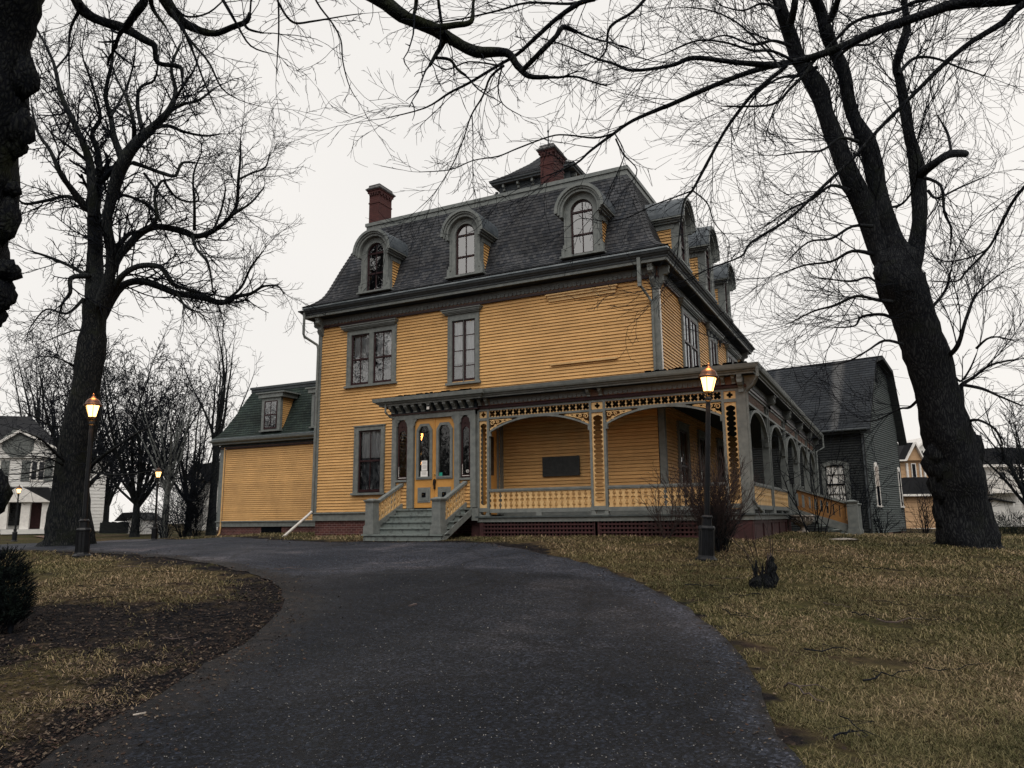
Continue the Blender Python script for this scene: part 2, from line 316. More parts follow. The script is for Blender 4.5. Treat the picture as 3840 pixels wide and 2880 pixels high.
# ================================================================ HOUSE
FY, RX, LX, BY = 20.5, -5.56, -18.0, 33.9
HC = (LX + RX) / 2
TF = lambda s, d, z: (s, FY - d, z)              # front wall frame: s = x
TR = lambda s, d, z: (RX + d, s, z)              # right wall frame: s = y
house = thing('house', 'large three storey mustard yellow clapboard house with mansard roof, corner porch and cupola', 'house', (HC, FY, 1.1))
def clap(mb, s0, s1, z0, z1, holes=(), ex=.1, d=0.0, th=.028, slope=None, gg=.0125):
    """lapped boards with a real shadow gap under each lap"""
    z = z0
    while z < z1 - .01:
        t = min(z + ex, z1); zm = (z + t) / 2
        segs = [(s0, s1)]
        if slope: segs = [slope(zm)]
        for (a, b, c, e) in holes:
            if zm > c and zm < e:
                ns = []
                for (p, q) in segs:
                    if b <= p or a >= q: ns.append((p, q)); continue
                    if a > p: ns.append((p, a))
                    if b < q: ns.append((b, q))
                segs = ns
        for (p, q) in segs:
            if q - p < .01: continue
            g = min(gg, (t - z) * .35)
            mb.add([(p, d - .02, z), (q, d - .02, z), (q, d - .02, z + g), (p, d - .02, z + g), (p, d + th, z + g), (q, d + th, z + g), (q, d + .002, t), (p, d + .002, t)],
                   [(0, 1, 2, 3), (3, 2, 5, 4), (4, 5, 6, 7), (1, 6, 5, 2), (0, 3, 4, 7)])
        z += ex
# window openings (s0,s1,z0,z1)
front_holes = [(-16.60, -15.70, 6.2, 8.08), (-15.60, -14.72, 6.2, 8.08), (-12.44, -11.54, 5.96, 8.04), (-16.14, -15.16, 2.52, 4.66), (-13.4, -10.8, 1.8, 4.8)]
side_holes = [(23.25, 25.15, 6.2, 8.14), (27.25, 28.3, 6.0, 8.14), (30.65, 32.45, 6.2, 8.14), (22.0, 23.1, 2.0, 4.3), (24.6, 25.8, 2.0, 4.3), (27.6, 28.6, 1.8, 4.3)]
mb = MB(TF); clap(mb, LX + .12, RX - .16, 1.9, 8.44, front_holes); mb.build('wall', M['yellow'], house)
mb = MB(TR); clap(mb, FY + .16, BY - .15, 1.9, 8.44, side_holes); mb.build('wall', M['yellow'], house)
mb = MB(lambda s, d, z: (LX - d, s, z)); clap(mb, FY + .1, BY - .1, 1.9, 8.44); mb.build('wall', M['yellow'], house)
mb = MB(lambda s, d, z: (s, BY + d, z)); clap(mb, LX + .1, RX - .1, 1.9, 8.44); mb.build('wall', M['yellow'], house)
# foundation, water table, corner boards
mb = MB(); mb.loft(LX, RX, FY, BY, [(-.04, .3), (-.04, 1.66)]); mb.build('foundation', M['brick'], house)
mb = MB(); mb.loft(LX, RX, FY, BY, [(-.04, 1.62), (.03, 1.62), (.03, 1.84), (.075, 1.85), (.08, 1.88), (-.02, 1.915)]); mb.build('water_table', M['gray'], house)
mb = MB()
for (x, y, sx, sy) in ((LX, FY, 1, 1), (RX, FY, -1, 1), (RX, BY, -1, -1), (LX, BY, 1, -1)):
    mb = MB(); mb.box(x - sx * .035, x + sx * .13, y - sy * .035, y + sy * .02, 1.9, 8.45); mb.box(x - sx * .038, x + sx * .02, y - sy * .03, y + sy * .16, 1.9, 8.448); mb.build('corner_board', M['gray'], house)

mb = MB(); mb.box(RX + .035, RX + .05, FY + .05, FY + .15, 5.2, 8.3); mb.build('corner_strip', M['whitetrim'], house)
# room floors and back of rooms keep the inside dim
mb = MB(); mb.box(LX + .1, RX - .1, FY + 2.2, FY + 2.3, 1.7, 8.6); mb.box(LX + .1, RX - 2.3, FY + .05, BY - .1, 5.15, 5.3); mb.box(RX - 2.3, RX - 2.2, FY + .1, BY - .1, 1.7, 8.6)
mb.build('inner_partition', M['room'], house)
# ---- frieze + scallops
def scallop(mb, s0, s1, zt, zb, pitch, d0, d1):
    n = max(1, round((s1 - s0) / pitch)); p = (s1 - s0) / n
    for i in range(n):
        a = s0 + i * p; g = p * .05; h = zt - zb
        poly = [(a + g, zt), (a + g, zb + h * .42), (a + p * .10, zb + h * .22), (a + p * .30, zb + h * .06), (a + p * .5, zb), (a + p * .7, zb + h * .06), (a + p * .9, zb + h * .22), (a + p - g, zb + h * .42), (a + p - g, zt)]
        mb.prism(poly, d0, d1)
def frieze(T, s0, s1, z0, z1, name='frieze', pitch=.145, back='brown'):
    mb = MB(T); mb.box(s0, s1, -.01, .03, z0 + .065, z1); mb.build(name + '_board', M[back], house)
    mb = MB(T); mb.box(s0, s1, -.01, .07, z0, z0 + .065); mb.build(name + '_moulding', M['maroon'], house)
    mb = MB(T); mb.box(s0, s1, .03, .05, z0 + .22, z1); scallop(mb, s0, s1, z0 + .22, z0 + .10, pitch, .032, .056); mb.build(name + '_scallops', M['graym'], house)
frieze(TF, LX, RX, 8.44, 8.78); frieze(TR, FY, BY, 8.44, 8.78)
frieze(lambda s, d, z: (LX - d, s, z), FY, BY, 8.44, 8.78)
# ---- main cornice and gutter
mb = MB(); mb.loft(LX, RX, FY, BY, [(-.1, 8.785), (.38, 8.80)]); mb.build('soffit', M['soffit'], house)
mb = MB(); mb.loft(LX, RX, FY, BY, [(.38, 8.80), (.38, 8.79), (.43, 8.79), (.43, 8.865), (.44, 8.87)]); mb.build('cornice_fascia', M['gray'], house)
mb = MB(); mb.loft(LX, RX, FY, BY, [(.44, 8.87), (.455, 8.89), (.455, 8.93), (.50, 8.96), (.52, 9.0), (.56, 9.01), (.58, 9.06), (.54, 9.07), (.44, 9.05), (.44, 9.17)])
mb.build('cornice', M['grayd'], house)
mb = MB(); mb.loft(LX, RX, FY, BY, [(.44, 9.125), (.475, 9.13), (.48, 9.175), (.44, 9.18)]); mb.build('roof_drip_edge', M['silver'], house)
# ---- mansard
prof = [(.48, 9.19), (.26, 9.31), (.06, 9.49), (-.03, 9.6), (-.12, 9.76), (-.22, 10.01), (-.47, 10.71), (-.68, 11.25), (-.88, 11.78), (-1.12, 12.38)]
def courses(prof, ex, lip=.014):
    out = []; acc = 0; seglist = list(zip(prof[:-1], prof[1:])); L = sum(math.hypot(b[0] - a[0], b[1] - a[1]) for a, b in seglist); n = int(L / ex)
    def at(t):
        t *= L
        for a, b in seglist:
            l = math.hypot(b[0] - a[0], b[1] - a[1])
            if t <= l + 1e-6: k = t / l; nx, nz = (b[1] - a[1]) / l, -(b[0] - a[0]) / l; return a[0] + (b[0] - a[0]) * k, a[1] + (b[1] - a[1]) * k, nx, nz
            t -= l
        a, b = seglist[-1]; return b[0], b[1], 1, 0
    for i in range(n):
        x, z, nx, nz = at(i / n); x2, z2, _, _ = at(min(1, (i + 1) / n))
        out += [(x + nx * lip, z + nz * lip), (x2 + nx * .002, z2 + nz * .002)]
    return out
def roofloft(x0, x1, y0, y1, prof, ex, m, name, parent, lip=.016, sides=(0, 1, 2, 3), rowh=.135):
    mb = MB(); pr = courses(prof, ex, lip)
    for i in range(0, len(pr) - 1):
        d0, z0 = pr[i]; d1, z1 = pr[i + 1]
        def cs(d, z): return [(x0 - d, y0 - d, z), (x1 + d, y0 - d, z), (x1 + d, y1 + d, z), (x0 - d, y1 + d, z)]
        a = cs(d0, z0); b = cs(d1, z1); row = (i // 2)
        v0, v1 = (row * rowh + .014, (row + 1) * rowh - .002) if i % 2 == 0 else (row * rowh + rowh - .002, row * rowh + rowh - .001)
        for k in sides:
            j = (k + 1) % 4; ax = 0 if k in (0, 2) else 1
            A, B, Cc, D = a[k], a[j], b[j], b[k]
            mb.quad(A, B, Cc, D, [(A[ax] + k * 5.07, v0), (B[ax] + k * 5.07, v0), (Cc[ax] + k * 5.07, v1), (D[ax] + k * 5.07, v1)])
    return mb.build(name, m, parent)
roof = roofloft(LX, RX, FY, BY, prof, .135, M['shingle'], 'roof', house)
# hip shingles, slightly wider tabs on the visible corners
mb = MB()
for (x, y, sx, sy) in ((LX, FY, -1, -1), (RX, FY, 1, -1), (RX, BY, 1, 1)):
    mb = MB(); pr = courses(prof, .135, .035)
    for i in range(0, len(pr) - 2, 2):
        (d0, z0), (d1, z1) = pr[i], pr[i + 2]
        c0 = (x + sx * d0, y + sy * d0, z0); c1 = (x + sx * (d1 - .02), y + sy * (d1 - .02), z1)
        for (ax, ay) in ((-sx, 0), (0, -sy)):
            mb.quad(c0, c1, (c1[0] + ax * .15, c1[1] + ay * .15, z1), (c0[0] + ax * .15, c0[1] + ay * .15, z0), [(0, .01), (0, .12), (.15, .12), (.15, .01)])
    mb.build('hip_shingles', M['shingle'], roof)
mb = MB(); mb.loft(LX, RX, FY, BY, [(-1.16, 12.36), (-1.10, 12.36), (-1.10, 12.53), (-1.06, 12.53), (-1.06, 12.655), (-1.3, 12.665), (-2.5, 12.8)]); mb.build('roof_cap', M['gray'], house)
mb = MB(); mb.box(LX + 2.4, RX - 2.4, FY + 2.4, BY - 2.4, 12.7, 12.79); mb.build('flat_roof', M['shingle_barn'], house)
mb = MB(); mb.lathe([(.07, 12.7), (.07, 14.72), (.055, 14.72)], (-13.35, 25.45, 0), 10); mb.build('vent_pipe', M['iron'], house)
# ---- windows
def sash(mb, s0, s1, z0, z1, d, w=.05, th=.035, mid=True, vb=1, hb=0):
    mb.box(s0, s0 + w, d, d + th, z0, z1); mb.box(s1 - w, s1, d, d + th, z0, z1)
    mb.box(s0 + w, s1 - w, d + .001, d + th - .001, z0, z0 + w * 1.6); mb.box(s0 + w, s1 - w, d + .001, d + th - .001, z1 - w, z1)
    zm = (z0 + z1) / 2
    if mid: mb.box(s0 + w, s1 - w, d + .002, d + th + .012, zm - .03, zm + .03)
    for i in range(vb):
        sm = s0 + (s1 - s0) * (i + 1) / (vb + 1); mb.box(sm - .014, sm + .014, d + .004, d + th - .005, z0 + w, z1 - w)
    for i in range(hb):
        zz = z0 + (z1 - z0) * (i + 1) / (hb + 1); mb.box(s0 + w, s1 - w, d + .006, d + th - .007, zz - .014, zz + .014)
def curtain(T, s0, s1, z0, z1, d, amp=.02, n=26, side=None):
    mb = MB(T); rnd = random.Random(int(abs(s0) * 100)); pts = []; ph = rnd.random() * 6
    for i in range(n + 1):
        s = s0 + (s1 - s0) * i / n; dd = d + amp * math.sin(i * 1.35 + ph + math.sin(i * .7))
        pts.append((s, dd))
    for (a, b) in zip(pts[:-1], pts[1:]):
        mb.quad((a[0], a[1], z0), (b[0], b[1], z0), (b[0], b[1], z1), (a[0], a[1], z1))
    return mb
def window(T, sashes, z0, z1, case, hood=None, cur='mix', vb=1, hb=0, mid=True, label=None, sillz=None, glass='glass', sashmat='maroon', blind=.5, off=0):
    """sashes: list of (s0,s1); case: outer s0,s1,z0,z1"""
    a, b, c, e = case
    mb = MB(T)
    mb.box(a, sashes[0][0], -.05, .06, c, e); mb.box(sashes[-1][1], b, -.05, .06, c, e)
    mb.box(sashes[0][0], sashes[-1][1], -.05, .058, z1, e)
    for (p, q) in zip(sashes[:-1], sashes[1:]): mb.box(p[1], q[0], -.05, .056, c, z1)
    mb.box(a + .02, a + .05, .06, .075, c, e); mb.box(b - .05, b - .02, .06, .075, c, e)
    if not hood: mb.box(a - .02, b + .02, -.02, .09, e, e + .035)
    w = mb.build('window', M['gray'], house, label=label)
    mb = MB(T); mb.box(a - .05, b + .05, -.03, .12, c - .075, c); mb.build('sill', M['gray'], w)
    if hood:
        h0, h1, hz0, hz1 = hood; mb = MB(T)
        mb.box(a, b, -.02, .05, e, hz0 + .02); mb.box(h0 + .1, h1 - .1, -.02, .11, hz0, hz0 + .04); mb.box(h0 + .06, h1 - .06, -.02, .15, hz0 + .04, hz0 + .075)
        mb.box(h0 + .03, h1 - .03, -.02, .18, hz0 + .075, hz1 - .03); mb.box(h0, h1, -.02, .215, hz1 - .03, hz1)
        mb.build('window_hood', M['gray'], w)
    ms = MB(T); mg = MB(T); mr = MB(T)
    for (p, q) in sashes:
        sash(ms, p, q, z0, z1, -.03 + off, mid=mid, vb=vb, hb=hb)
        go = -.015 + off * .8; mg.quad((p + .03, go, z0 + .03), (q - .03, go, z0 + .03), (q - .03, go, z1 - .03), (p + .03, go, z1 - .03))
        mr.box(p - .2, q + .2, -1.1, -1.05, z0 - .2, z1 + .2)
    ms.build('sash', M[sashmat], w); mg.build('pane', M[glass], w)
    for (p, q) in sashes:
        zz = z0 + (z1 - z0) * blind
        if cur == 'mix':
            curtain(T, p + .05, q - .05, zz, z1, -.10, .012).build('curtain', M['curtain'], w); curtain(T, p + .05, q - .05, z0, zz + .02, -.13, .022).build('lace_curtain', M['lace'], w)
        elif cur == 'blind':
            bo = -.09 + off * 2; m2 = MB(T); m2.quad((p, bo, z0), (q, bo, z0), (q, bo, z1), (p, bo, z1)); m2.build('blind', M['blind'], w)
        elif cur == 'lace': curtain(T, p + .02, q - .02, z0, z1, -.1, .02).build('lace_curtain', M['lace'], w)
    return w
window(TF, [(-16.54, -15.76), (-15.58, -14.80)], 6.24, 8.03, (-16.72, -14.62, 6.22, 8.14), (-16.94, -14.56, 8.20, 8.37), label='double window with cream curtains under a moulded hood')
window(TF, [(-12.42, -11.99), (-11.985, -11.555)], 5.99, 8.01, (-12.58, -11.40, 5.95, 8.14), (-12.77, -11.28, 8.22, 8.38), vb=0, hb=3, mid=False, cur='mix', blind=.3, label='tall narrow casement window with four rows of panes')
window(TF, [(-16.11, -15.18)], 2.56, 4.63, (-16.30, -15.02, 2.53, 4.76), blind=.55, label='lone ground floor window left of the front steps')
window(TR, [(23.3, 24.15), (24.25, 25.1)], 6.22, 8.12, (23.1, 25.35, 6.18, 8.22), (22.85, 25.7, 8.28, 8.46), cur='blind', off=.045, glass='glasspor')
w2 = window(TR, [(27.3, 27.75), (27.8, 28.25)], 6.0, 8.1, (27.06, 28.5, 5.95, 8.2), (26.7, 29.3, 8.34, 8.56), cur='blind', vb=0, off=.045, glass='glasspor')
for s in (26.85, 27.3, 27.9, 28.5, 29.05): mb = MB(TR); mb.prism([(s, 8.12), (s + .08, 8.12), (s + .08, 8.34), (s, 8.34)], .0, .08); mb.box(s - .01, s + .09, 0, .15, 8.26, 8.335); mb.build('bracket', M['grayd'], w2)
window(TR, [(30.65, 31.5), (31.6, 32.45)], 6.22, 8.12, (30.4, 32.7, 6.18, 8.22), (30.2, 33.0, 8.28, 8.46), cur='blind', off=.045, glass='glasspor')
for (a, b) in ((22.05, 23.05), (24.65, 25.75)): window(TR, [(a, b)], 2.05, 4.2, (a - .16, b + .16, 2.0, 4.4), cur='lace')
w3 = window(TR, [(27.65, 28.55)], 1.85, 4.2, (27.5, 28.7, 1.85, 4.4), cur=None)
w3.name = 'side_door'
# closed-up window heads on the blank wall: ochre mouldings
mb = MB(TF); mb.box(-9.03, -6.71, 0, .15, 8.345, 8.385); mb.box(-8.98, -6.76, 0, .11, 8.27, 8.345); mb.box(-8.95, -6.79, 0, .06, 8.17, 8.27); mb.build('blind_window_hood', M['yellowf'], house)
mb = MB(TF); mb.box(-8.92, -6.8, 0, .085, 6.17, 6.225); mb.build('blind_window_sill', M['yellowf'], house)
# ---- dormers
def dormer(T, c, sc=1.0, zb=9.43, d=.30, double=False, label=None):
    zs = zb + 1.36 * sc + .02; ro = .575 * sc; ri = .36 * sc; hw = .565 * sc; N = 18
    arc = lambda r, e=1: [(c + r * math.cos(math.pi * k / N), zs + r * e * math.sin(math.pi * k / N)) for k in range(N + 1)]
    mb = MB(T)
    # face: jambs, arch ring, base
    mb.box(c - hw, c - ri, d - .12, d + .02, zb, zs); mb.box(c + ri, c + hw, d - .12, d + .02, zb, zs)
    mb.box(c - hw - .0, c - hw + .05, d + .02, d + .045, zb + .2, zs); mb.box(c + hw - .05, c + hw, d + .02, d + .045, zb + .2, zs)
    o, i = arc(ro), arc(ri)
    for k in range(N):
        mb.hexa([(o[k][0], d - .12, o[k][1]), (o[k+1][0], d - .12, o[k+1][1]), (i[k+1][0], d - .12, i[k+1][1]), (i[k][0], d - .12, i[k][1])],
                [(o[k][0], d + .02, o[k][1]), (o[k+1][0], d + .02, o[k+1][1]), (i[k+1][0], d + .02, i[k+1][1]), (i[k][0], d + .02, i[k][1])])
    mb.box(c - .67 * sc, c - hw, d - .1, d + .04, zb, zb + .26 * sc); mb.box(c + hw, c + .67 * sc, d - .1, d + .04, zb, zb + .26 * sc)
    mb.box(c - .62 * sc, c - hw, d - .1, d + .03, zb + .26 * sc, zb + .36 * sc); mb.box(c + hw, c + .62 * sc, d - .1, d + .03, zb + .26 * sc, zb + .36 * sc)
    mb.box(c - .71 * sc, c + .71 * sc, d - .12, d + .10, zb - .06, zb)
    dm = mb.build('dormer', M['gray'], house, label=label)
    # hood mouldings
    mb = MB(T)
    for (r1, r0, e) in ((.79, .70, .27), (.72, .64, .22), (.66, .56, .17)):
        o, i = arc(r1 * sc), arc(r0 * sc)
        for k in range(N):
            mb.hexa([(o[k][0], d - .05, o[k][1]), (o[k+1][0], d - .05, o[k+1][1]), (i[k+1][0], d - .05, i[k+1][1]), (i[k][0], d - .05, i[k][1])],
                    [(o[k][0], d + e, o[k][1]), (o[k+1][0], d + e, o[k+1][1]), (i[k+1][0], d + e, i[k+1][1]), (i[k][0], d + e, i[k][1])])
        for sg in (-1, 1):
            mb.box(c + sg * r0 * sc, c + sg * r1 * sc, d - 1.0, d + e, zs - (.16 if r1 < .7 else .10 if r1 < .75 else .05), zs)
    mb.build('hood_moulding', M['gray'], dm, smooth=False)
    # barrel roof
    mb = MB(T); o = arc(.80 * sc); i = arc(.76 * sc)
    for k in range(N): mb.hexa([(o[k][0], -1.25, o[k][1]), (o[k+1][0], -1.25, o[k+1][1]), (i[k+1][0], -1.25, i[k+1][1]), (i[k][0], -1.25, i[k][1])],
                    [(o[k][0], d + .262, o[k][1]), (o[k+1][0], d + .262, o[k+1][1]), (i[k+1][0], d + .262, i[k+1][1]), (i[k][0], d + .262, i[k][1])])
    mb.build('barrel_roof', M['copper'], dm, smooth=False)
    # cheeks
    for sg in (-1, 1):
        Tc = lambda s, dd, z, sg=sg: T(c + sg * (hw - .03 + dd), s, z)
        mb = MB(Tc); clap(mb, -1.1, d - .1, zb - .1, zs, ex=.1, d=0)
        mb.build('cheek', M['yellow'], dm)
        mb = MB(Tc); mb.box(d - .22, d - .1, -.02, .035, zb, zs); mb.box(-1.0, d - .1, -.02, .05, zs - .32, zs - .12); mb.build('cheek_trim', M['gray'], dm)
    # sash
    mb = MB(T); w = .045
    o = arc(ri + .005); i = arc(ri - w)
    for k in range(N): mb.hexa([(o[k][0], d - .1, o[k][1]), (o[k+1][0], d - .1, o[k+1][1]), (i[k+1][0], d - .1, i[k+1][1]), (i[k][0], d - .1, i[k][1])],
                    [(o[k][0], d - .05, o[k][1]), (o[k+1][0], d - .05, o[k+1][1]), (i[k+1][0], d - .05, i[k+1][1]), (i[k][0], d - .05, i[k][1])])
    mb.box(c - ri, c - ri + w, d - .1, d - .05, zb + .03, zs); mb.box(c + ri - w, c + ri, d - .1, d - .05, zb + .03, zs)
    mb.box(c - ri + w, c + ri - w, d - .1, d - .052, zb, zb + .07); mb.box(c - ri + w, c + ri - w, d - .1, d - .045, zs - .035, zs + .025)
    zm = (zb + zs) / 2 - .05; mb.box(c - ri + w, c + ri - w, d - .1, d - .04, zm - .025, zm + .025)
    mb.box(c - .012, c + .012, d - .1, d - .058, zb + .05, zs + ri - .02)
    mb.build('sash', M['maroon'], dm)
    mb = MB(T); i = arc(ri - .02); mb.add([(c - ri + .02, d - .08, zb + .03), (c + ri - .02, d - .08, zb + .03)] + [(p[0], d - .08, p[1]) for p in i], [tuple(range(N + 3))])
    mb.build('pane', M['glassd'], dm)
    mb = MB(T); mb.box(c - hw + .05, c + hw - .05, d - 1.2, d - .5, zb - .1, zs + ri); mb.build('dim_interior', M['room'], dm)
    return dm
dormer(TF, -15.39, label='leftmost front dormer'); dormer(TF, -11.78, label='middle front dormer'); dormer(TF, -7.70, label='right front dormer')
dormer(TR, 22.7, label='nearest side dormer'); dormer(TR, 26.45, 1.18, zb=9.43, label='largest side dormer'); dormer(TR, 29.7, label='farthest side dormer')
# ---- corner cornice brackets
def scroll(mb, T, s, z, w=.12, h=.5, d=.34):
    mb.T = T
    prof = [(.02, z), (d, z), (d, z - .06), (d - .03, z - .12), (d - .02, z - .2), (d - .08, z - .26), (d - .17, z - .27), (d - .2, z - .34), (d - .18, z - .42), (.06, z - h), (.02, z - h)]
    n = len(prof); mb.add([(s - w / 2, a, b) for a, b in prof] + [(s + w / 2, a, b) for a, b in prof], [tuple(range(n)), tuple(range(2 * n - 1, n - 1, -1))] + [(i, i + n, (i + 1) % n + n, (i + 1) % n) for i in range(n)])
    a = [(s - w / 2 - .015, d - .1 + .07 * math.cos(t * .628), z - .13 + .07 * math.sin(t * .628)) for t in range(10)]
    b = [(s + w / 2 + .015, p[1], p[2]) for p in a]
    mb.add(a + b, [tuple(range(10)), tuple(range(19, 9, -1))] + [(i, i + 10, (i + 1) % 10 + 10, (i + 1) % 10) for i in range(10)])
for (T, s) in ((TF, LX + .12), (TF, RX - .1), (TR, FY + .1), (TR, BY - .1), (lambda s, d, z: (LX - d, s, z), FY + .1)):
    mb = MB(); scroll(mb, T, s, 8.79, .14, .62, .36); mb.build('cornice_bracket', M['gray'], house)
# ---- downspouts
mb = MB(); xg = LX - .33
mb.tube([(xg, FY - .5, 8.98), (xg, FY - .5, 8.2), (xg + .03, FY - .47, 8.1), (LX - .04, FY - .1, 7.85), (LX + .0, FY - .08, 7.7), (LX + .0, FY - .08, 1.95)], .045, 8); mb.build('downspout', M['gray'], house)
mb = MB(); mb.tube([(LX, FY - .08, 1.95), (LX - .08, FY - .15, 1.84), (LX - .75, FY - .75, 1.02)], .045, 8); mb.build('downspout_shoe', M['whitetrim'], house)
mb = MB(); mb.box(RX - .42, RX - .32, FY - .52, FY - .44, 8.1, 8.95)
mb.tube([(RX - .37, FY - .46, 8.15), (RX - .22, FY - .12, 7.85), (RX - .14, FY - .09, 7.7), (RX - .14, FY - .09, 5.5)], .04, 8); mb.build('downspout', M['gray'], house)
# ---- chimneys
def chimney(x0, x1, y0, y1, z0, z1, textured=False):
    mb = MB(); mb.loft(x0, x1, y0, y1, [(0, z0), (0, z1 - .35)]); zt = z1 - .35
    mb.loft(x0, x1, y0, y1, [(0, zt), (.05, zt), (.05, zt + .08), (.075, zt + .08), (.075, zt + .12)])
    mb.loft(x0, x1, y0, y1, [(0, zt - .42), (.02, zt - .42), (.02, zt - .37), (0, zt - .37)])
    n = 4
    for i in range(n):
        for s, T in ((x0, lambda a, b, zz: (a, y0 - b, zz)), (y0, lambda a, b, zz: (x1 + b, a, zz))):
            L = (x1 - x0) if s == x0 else (y1 - y0); a = s + L * (i + .2) / n; m2 = MB(T); m2.box(a, a + L * .6 / n, 0, .048, zt - .1, zt - .001); mb.add(m2.v, [tuple(f) for f in m2.f])
    ch = mb.build('chimney', M['brickch'], house)
    mb = MB(); mb.loft(x0, x1, y0, y1, [(.0, zt + .12), (.1, zt + .12), (.12, zt + .16), (.04, zt + .24), (.02, zt + .27), (.02, zt + .33), (-.1, zt + .33)]); mb.box(x0, x1, y0, y1, zt + .2, zt + .32)
    mb.build('chimney_cap', M['stonecap'], ch)
    if textured:
        mb = MB(lambda s, d, z: (x1 + d, s, z))
        for i in range(26):
            z = z0 + .4 + i * .055
            for j in range(6):
                if (i + j) % 2: mb.box(y0 + j * (y1 - y0) / 6, y0 + (j + .8) * (y1 - y0) / 6, 0, .012, z, z + .035)
        mb.build('patterned_brick_face', M['brickch'], ch)
    return ch
chimney(-16.92, -16.46, 21.75, 22.55, 12.3, 14.28)
chimney(-9.93, -9.44, 22.2, 23.1, 12.3, 14.42, True)
# ---- cupola
cx, cy = HC, 27.2
mb = MB()
for k, T in enumerate((lambda s, d, z: (cx + s, cy - 1.5 - d, z), lambda s, d, z: (cx + 1.5 + d, cy + s, z), lambda s, d, z: (cx + s, cy + 1.5 + d, z), lambda s, d, z: (cx - 1.5 - d, cy + s, z))):
    m2 = MB(T); clap(m2, -1.5, 1.5, 12.7, 14.75); mb.add(m2.v, m2.f)
cup = mb.build('cupola', M['yellow'], house)
mb = MB(); mb.loft(cx - 1.5, cx + 1.5, cy - 1.5, cy + 1.5, [(0, 14.66), (.06, 14.68), (.05, 15.03), (.3, 15.04), (.3, 15.10), (.36, 15.13), (.37, 15.2), (.2, 15.23)]); mb.build('cornice', M['grayd'], cup)
roofloft(cx - 1.5, cx + 1.5, cy - 1.5, cy + 1.5, [(.38, 15.2), (-.2, 15.62), (-.9, 16.25), (-1.5, 16.95)], .15, M['shingle'], 'cupola_roof', cup)
mb = MB()
for k in range(5):
    s = -1.3 + k * .65
    for T in (lambda s, d, z: (cx + s, cy - 1.5 - d, z), lambda s, d, z: (cx + 1.5 + d, cy + s, z)):
        m2 = MB(T); m2.box(s - .04, s + .04, .05, .24, 14.90, 15.03); m2.box(s - .04, s + .04, .05, .15, 14.78, 14.92); m2.build('bracket', M['gray'], cup)
mb = MB(); mb.lathe([(.05, 16.8), (.08, 17.0), (.03, 17.1), (.025, 17.8), (.05, 17.86), (.02, 17.95), (.008, 18.5)], (cx, cy, 0), 8); mb.build('finial', M['grayd'], cup)
# ================================================================ ENTRANCE VESTIBULE
VY = 18.85; TV = lambda s, d, z: (s, VY - d, z)
mb = MB(TV)
for (a, b) in ((-13.56, -13.40), (-12.99, -12.78), (-11.34, -11.16), (-10.80, -10.63)): mb.box(a, b, -.1, .03, 1.95, 4.76)
mb.box(-13.56, -10.63, -.1, .028, 4.62, 4.78)
for (a, b) in ((-13.40, -12.99), (-11.16, -10.80)): mb.box(a, b, -.1, .05, 2.74, 2.80)
for (a, sg) in ((-13.40, 1), (-12.99, -1), (-12.78, 1), (-11.34, -1), (-11.16, 1), (-10.80, -1)):
    mb.prism([(a, 4.62), (a + sg * .11, 4.62), (a + sg * .09, 4.56), (a + sg * .04, 4.52), (a + sg * .03, 4.42), (a, 4.40)], -.05, .02)
ent = mb.build('entrance', M['gray'], house)
mb = MB(TV)
for (a, b) in ((-13.40, -12.99), (-11.16, -10.80)): clap(mb, a, b, 1.95, 2.74, d=-.03)
m2 = MB(lambda s, d, z: (-10.63 + d, s, z)); clap(m2, VY + .25, FY - .15, 1.8, 4.78, holes=[(19.2, 20.1, 1.8, 4.2)]); mb.add([ (p[0], VY - p[1], p[2]) for p in m2.v], m2.f)
m2 = MB(lambda s, d, z: (-13.56 - d, s, z)); clap(m2, VY + .05, FY, 1.8, 4.78); mb.add([(p[0], VY - p[1], p[2]) for p in m2.v], m2.f)
mb.build('entrance_clapboard', M['yellow'], ent)
mb = MB(); mb.box(-10.62, -10.58, FY - .2, FY + .0, 1.75, 4.7); mb.box(-10.62, -10.58, 19.1, 19.2, 1.75, 4.3); mb.box(-10.62, -10.58, 20.1, 20.2, 1.75, 4.3); mb.build('side_door_frame', M['gray'], ent)
mb = MB(); mb.box(-10.64, -10.61, 19.2, 20.1, 1.75, 4.25); mb.build('inner_side_door', M['door'], ent)
mb = MB(); mb.box(-10.61, -10.60, 19.4, 19.9, 2.9, 4.05); mb.box(-10.61, -10.60, 19.45, 19.85, 2.1, 2.5); mb.build('inner_side_door_panes', M['darkwin'], ent)
# side lights
for (a, b) in ((-13.36, -13.02), (-11.13, -10.83)):
    mb = MB(TV); m = (a + b) / 2; zt = 4.6
    outer = [(a, 2.82), (b, 2.82), (b, 4.33), (b, zt), (m, zt), (a, zt), (a, 4.33), (a, 3.5)]
    inner = [(a + .04, 2.9), (b - .04, 2.9), (b - .04, 4.18), (b - .09, 4.27), (m, 4.29), (a + .09, 4.27), (a + .04, 4.18), (a + .04, 3.5)]
    mb.ring(outer, inner, -.08, -.03); mb.tube([(m - .05, -.02, 4.38), (m, -.02, 4.43), (m + .05, -.02, 4.38)], .008, 5)
    sl = mb.build('sidelight', M['maroon'], ent)
    mb = MB(TV); mb.quad((a, -.06, 2.82), (b, -.06, 2.82), (b, -.06, 4.4), (a, -.06, 4.4)); mb.build('pane', M['glasspor'], sl)
    mb = MB(TV); mb.box(a + .03, b - .03, -.035, -.025, 2.855, 2.87); mb.box(a + .035, a + .043, -.035, -.025, 2.9, 3.2); mb.build('bevelled_glass_edge', M['whitetrim'], sl)
mb = MB(TV); n = 14
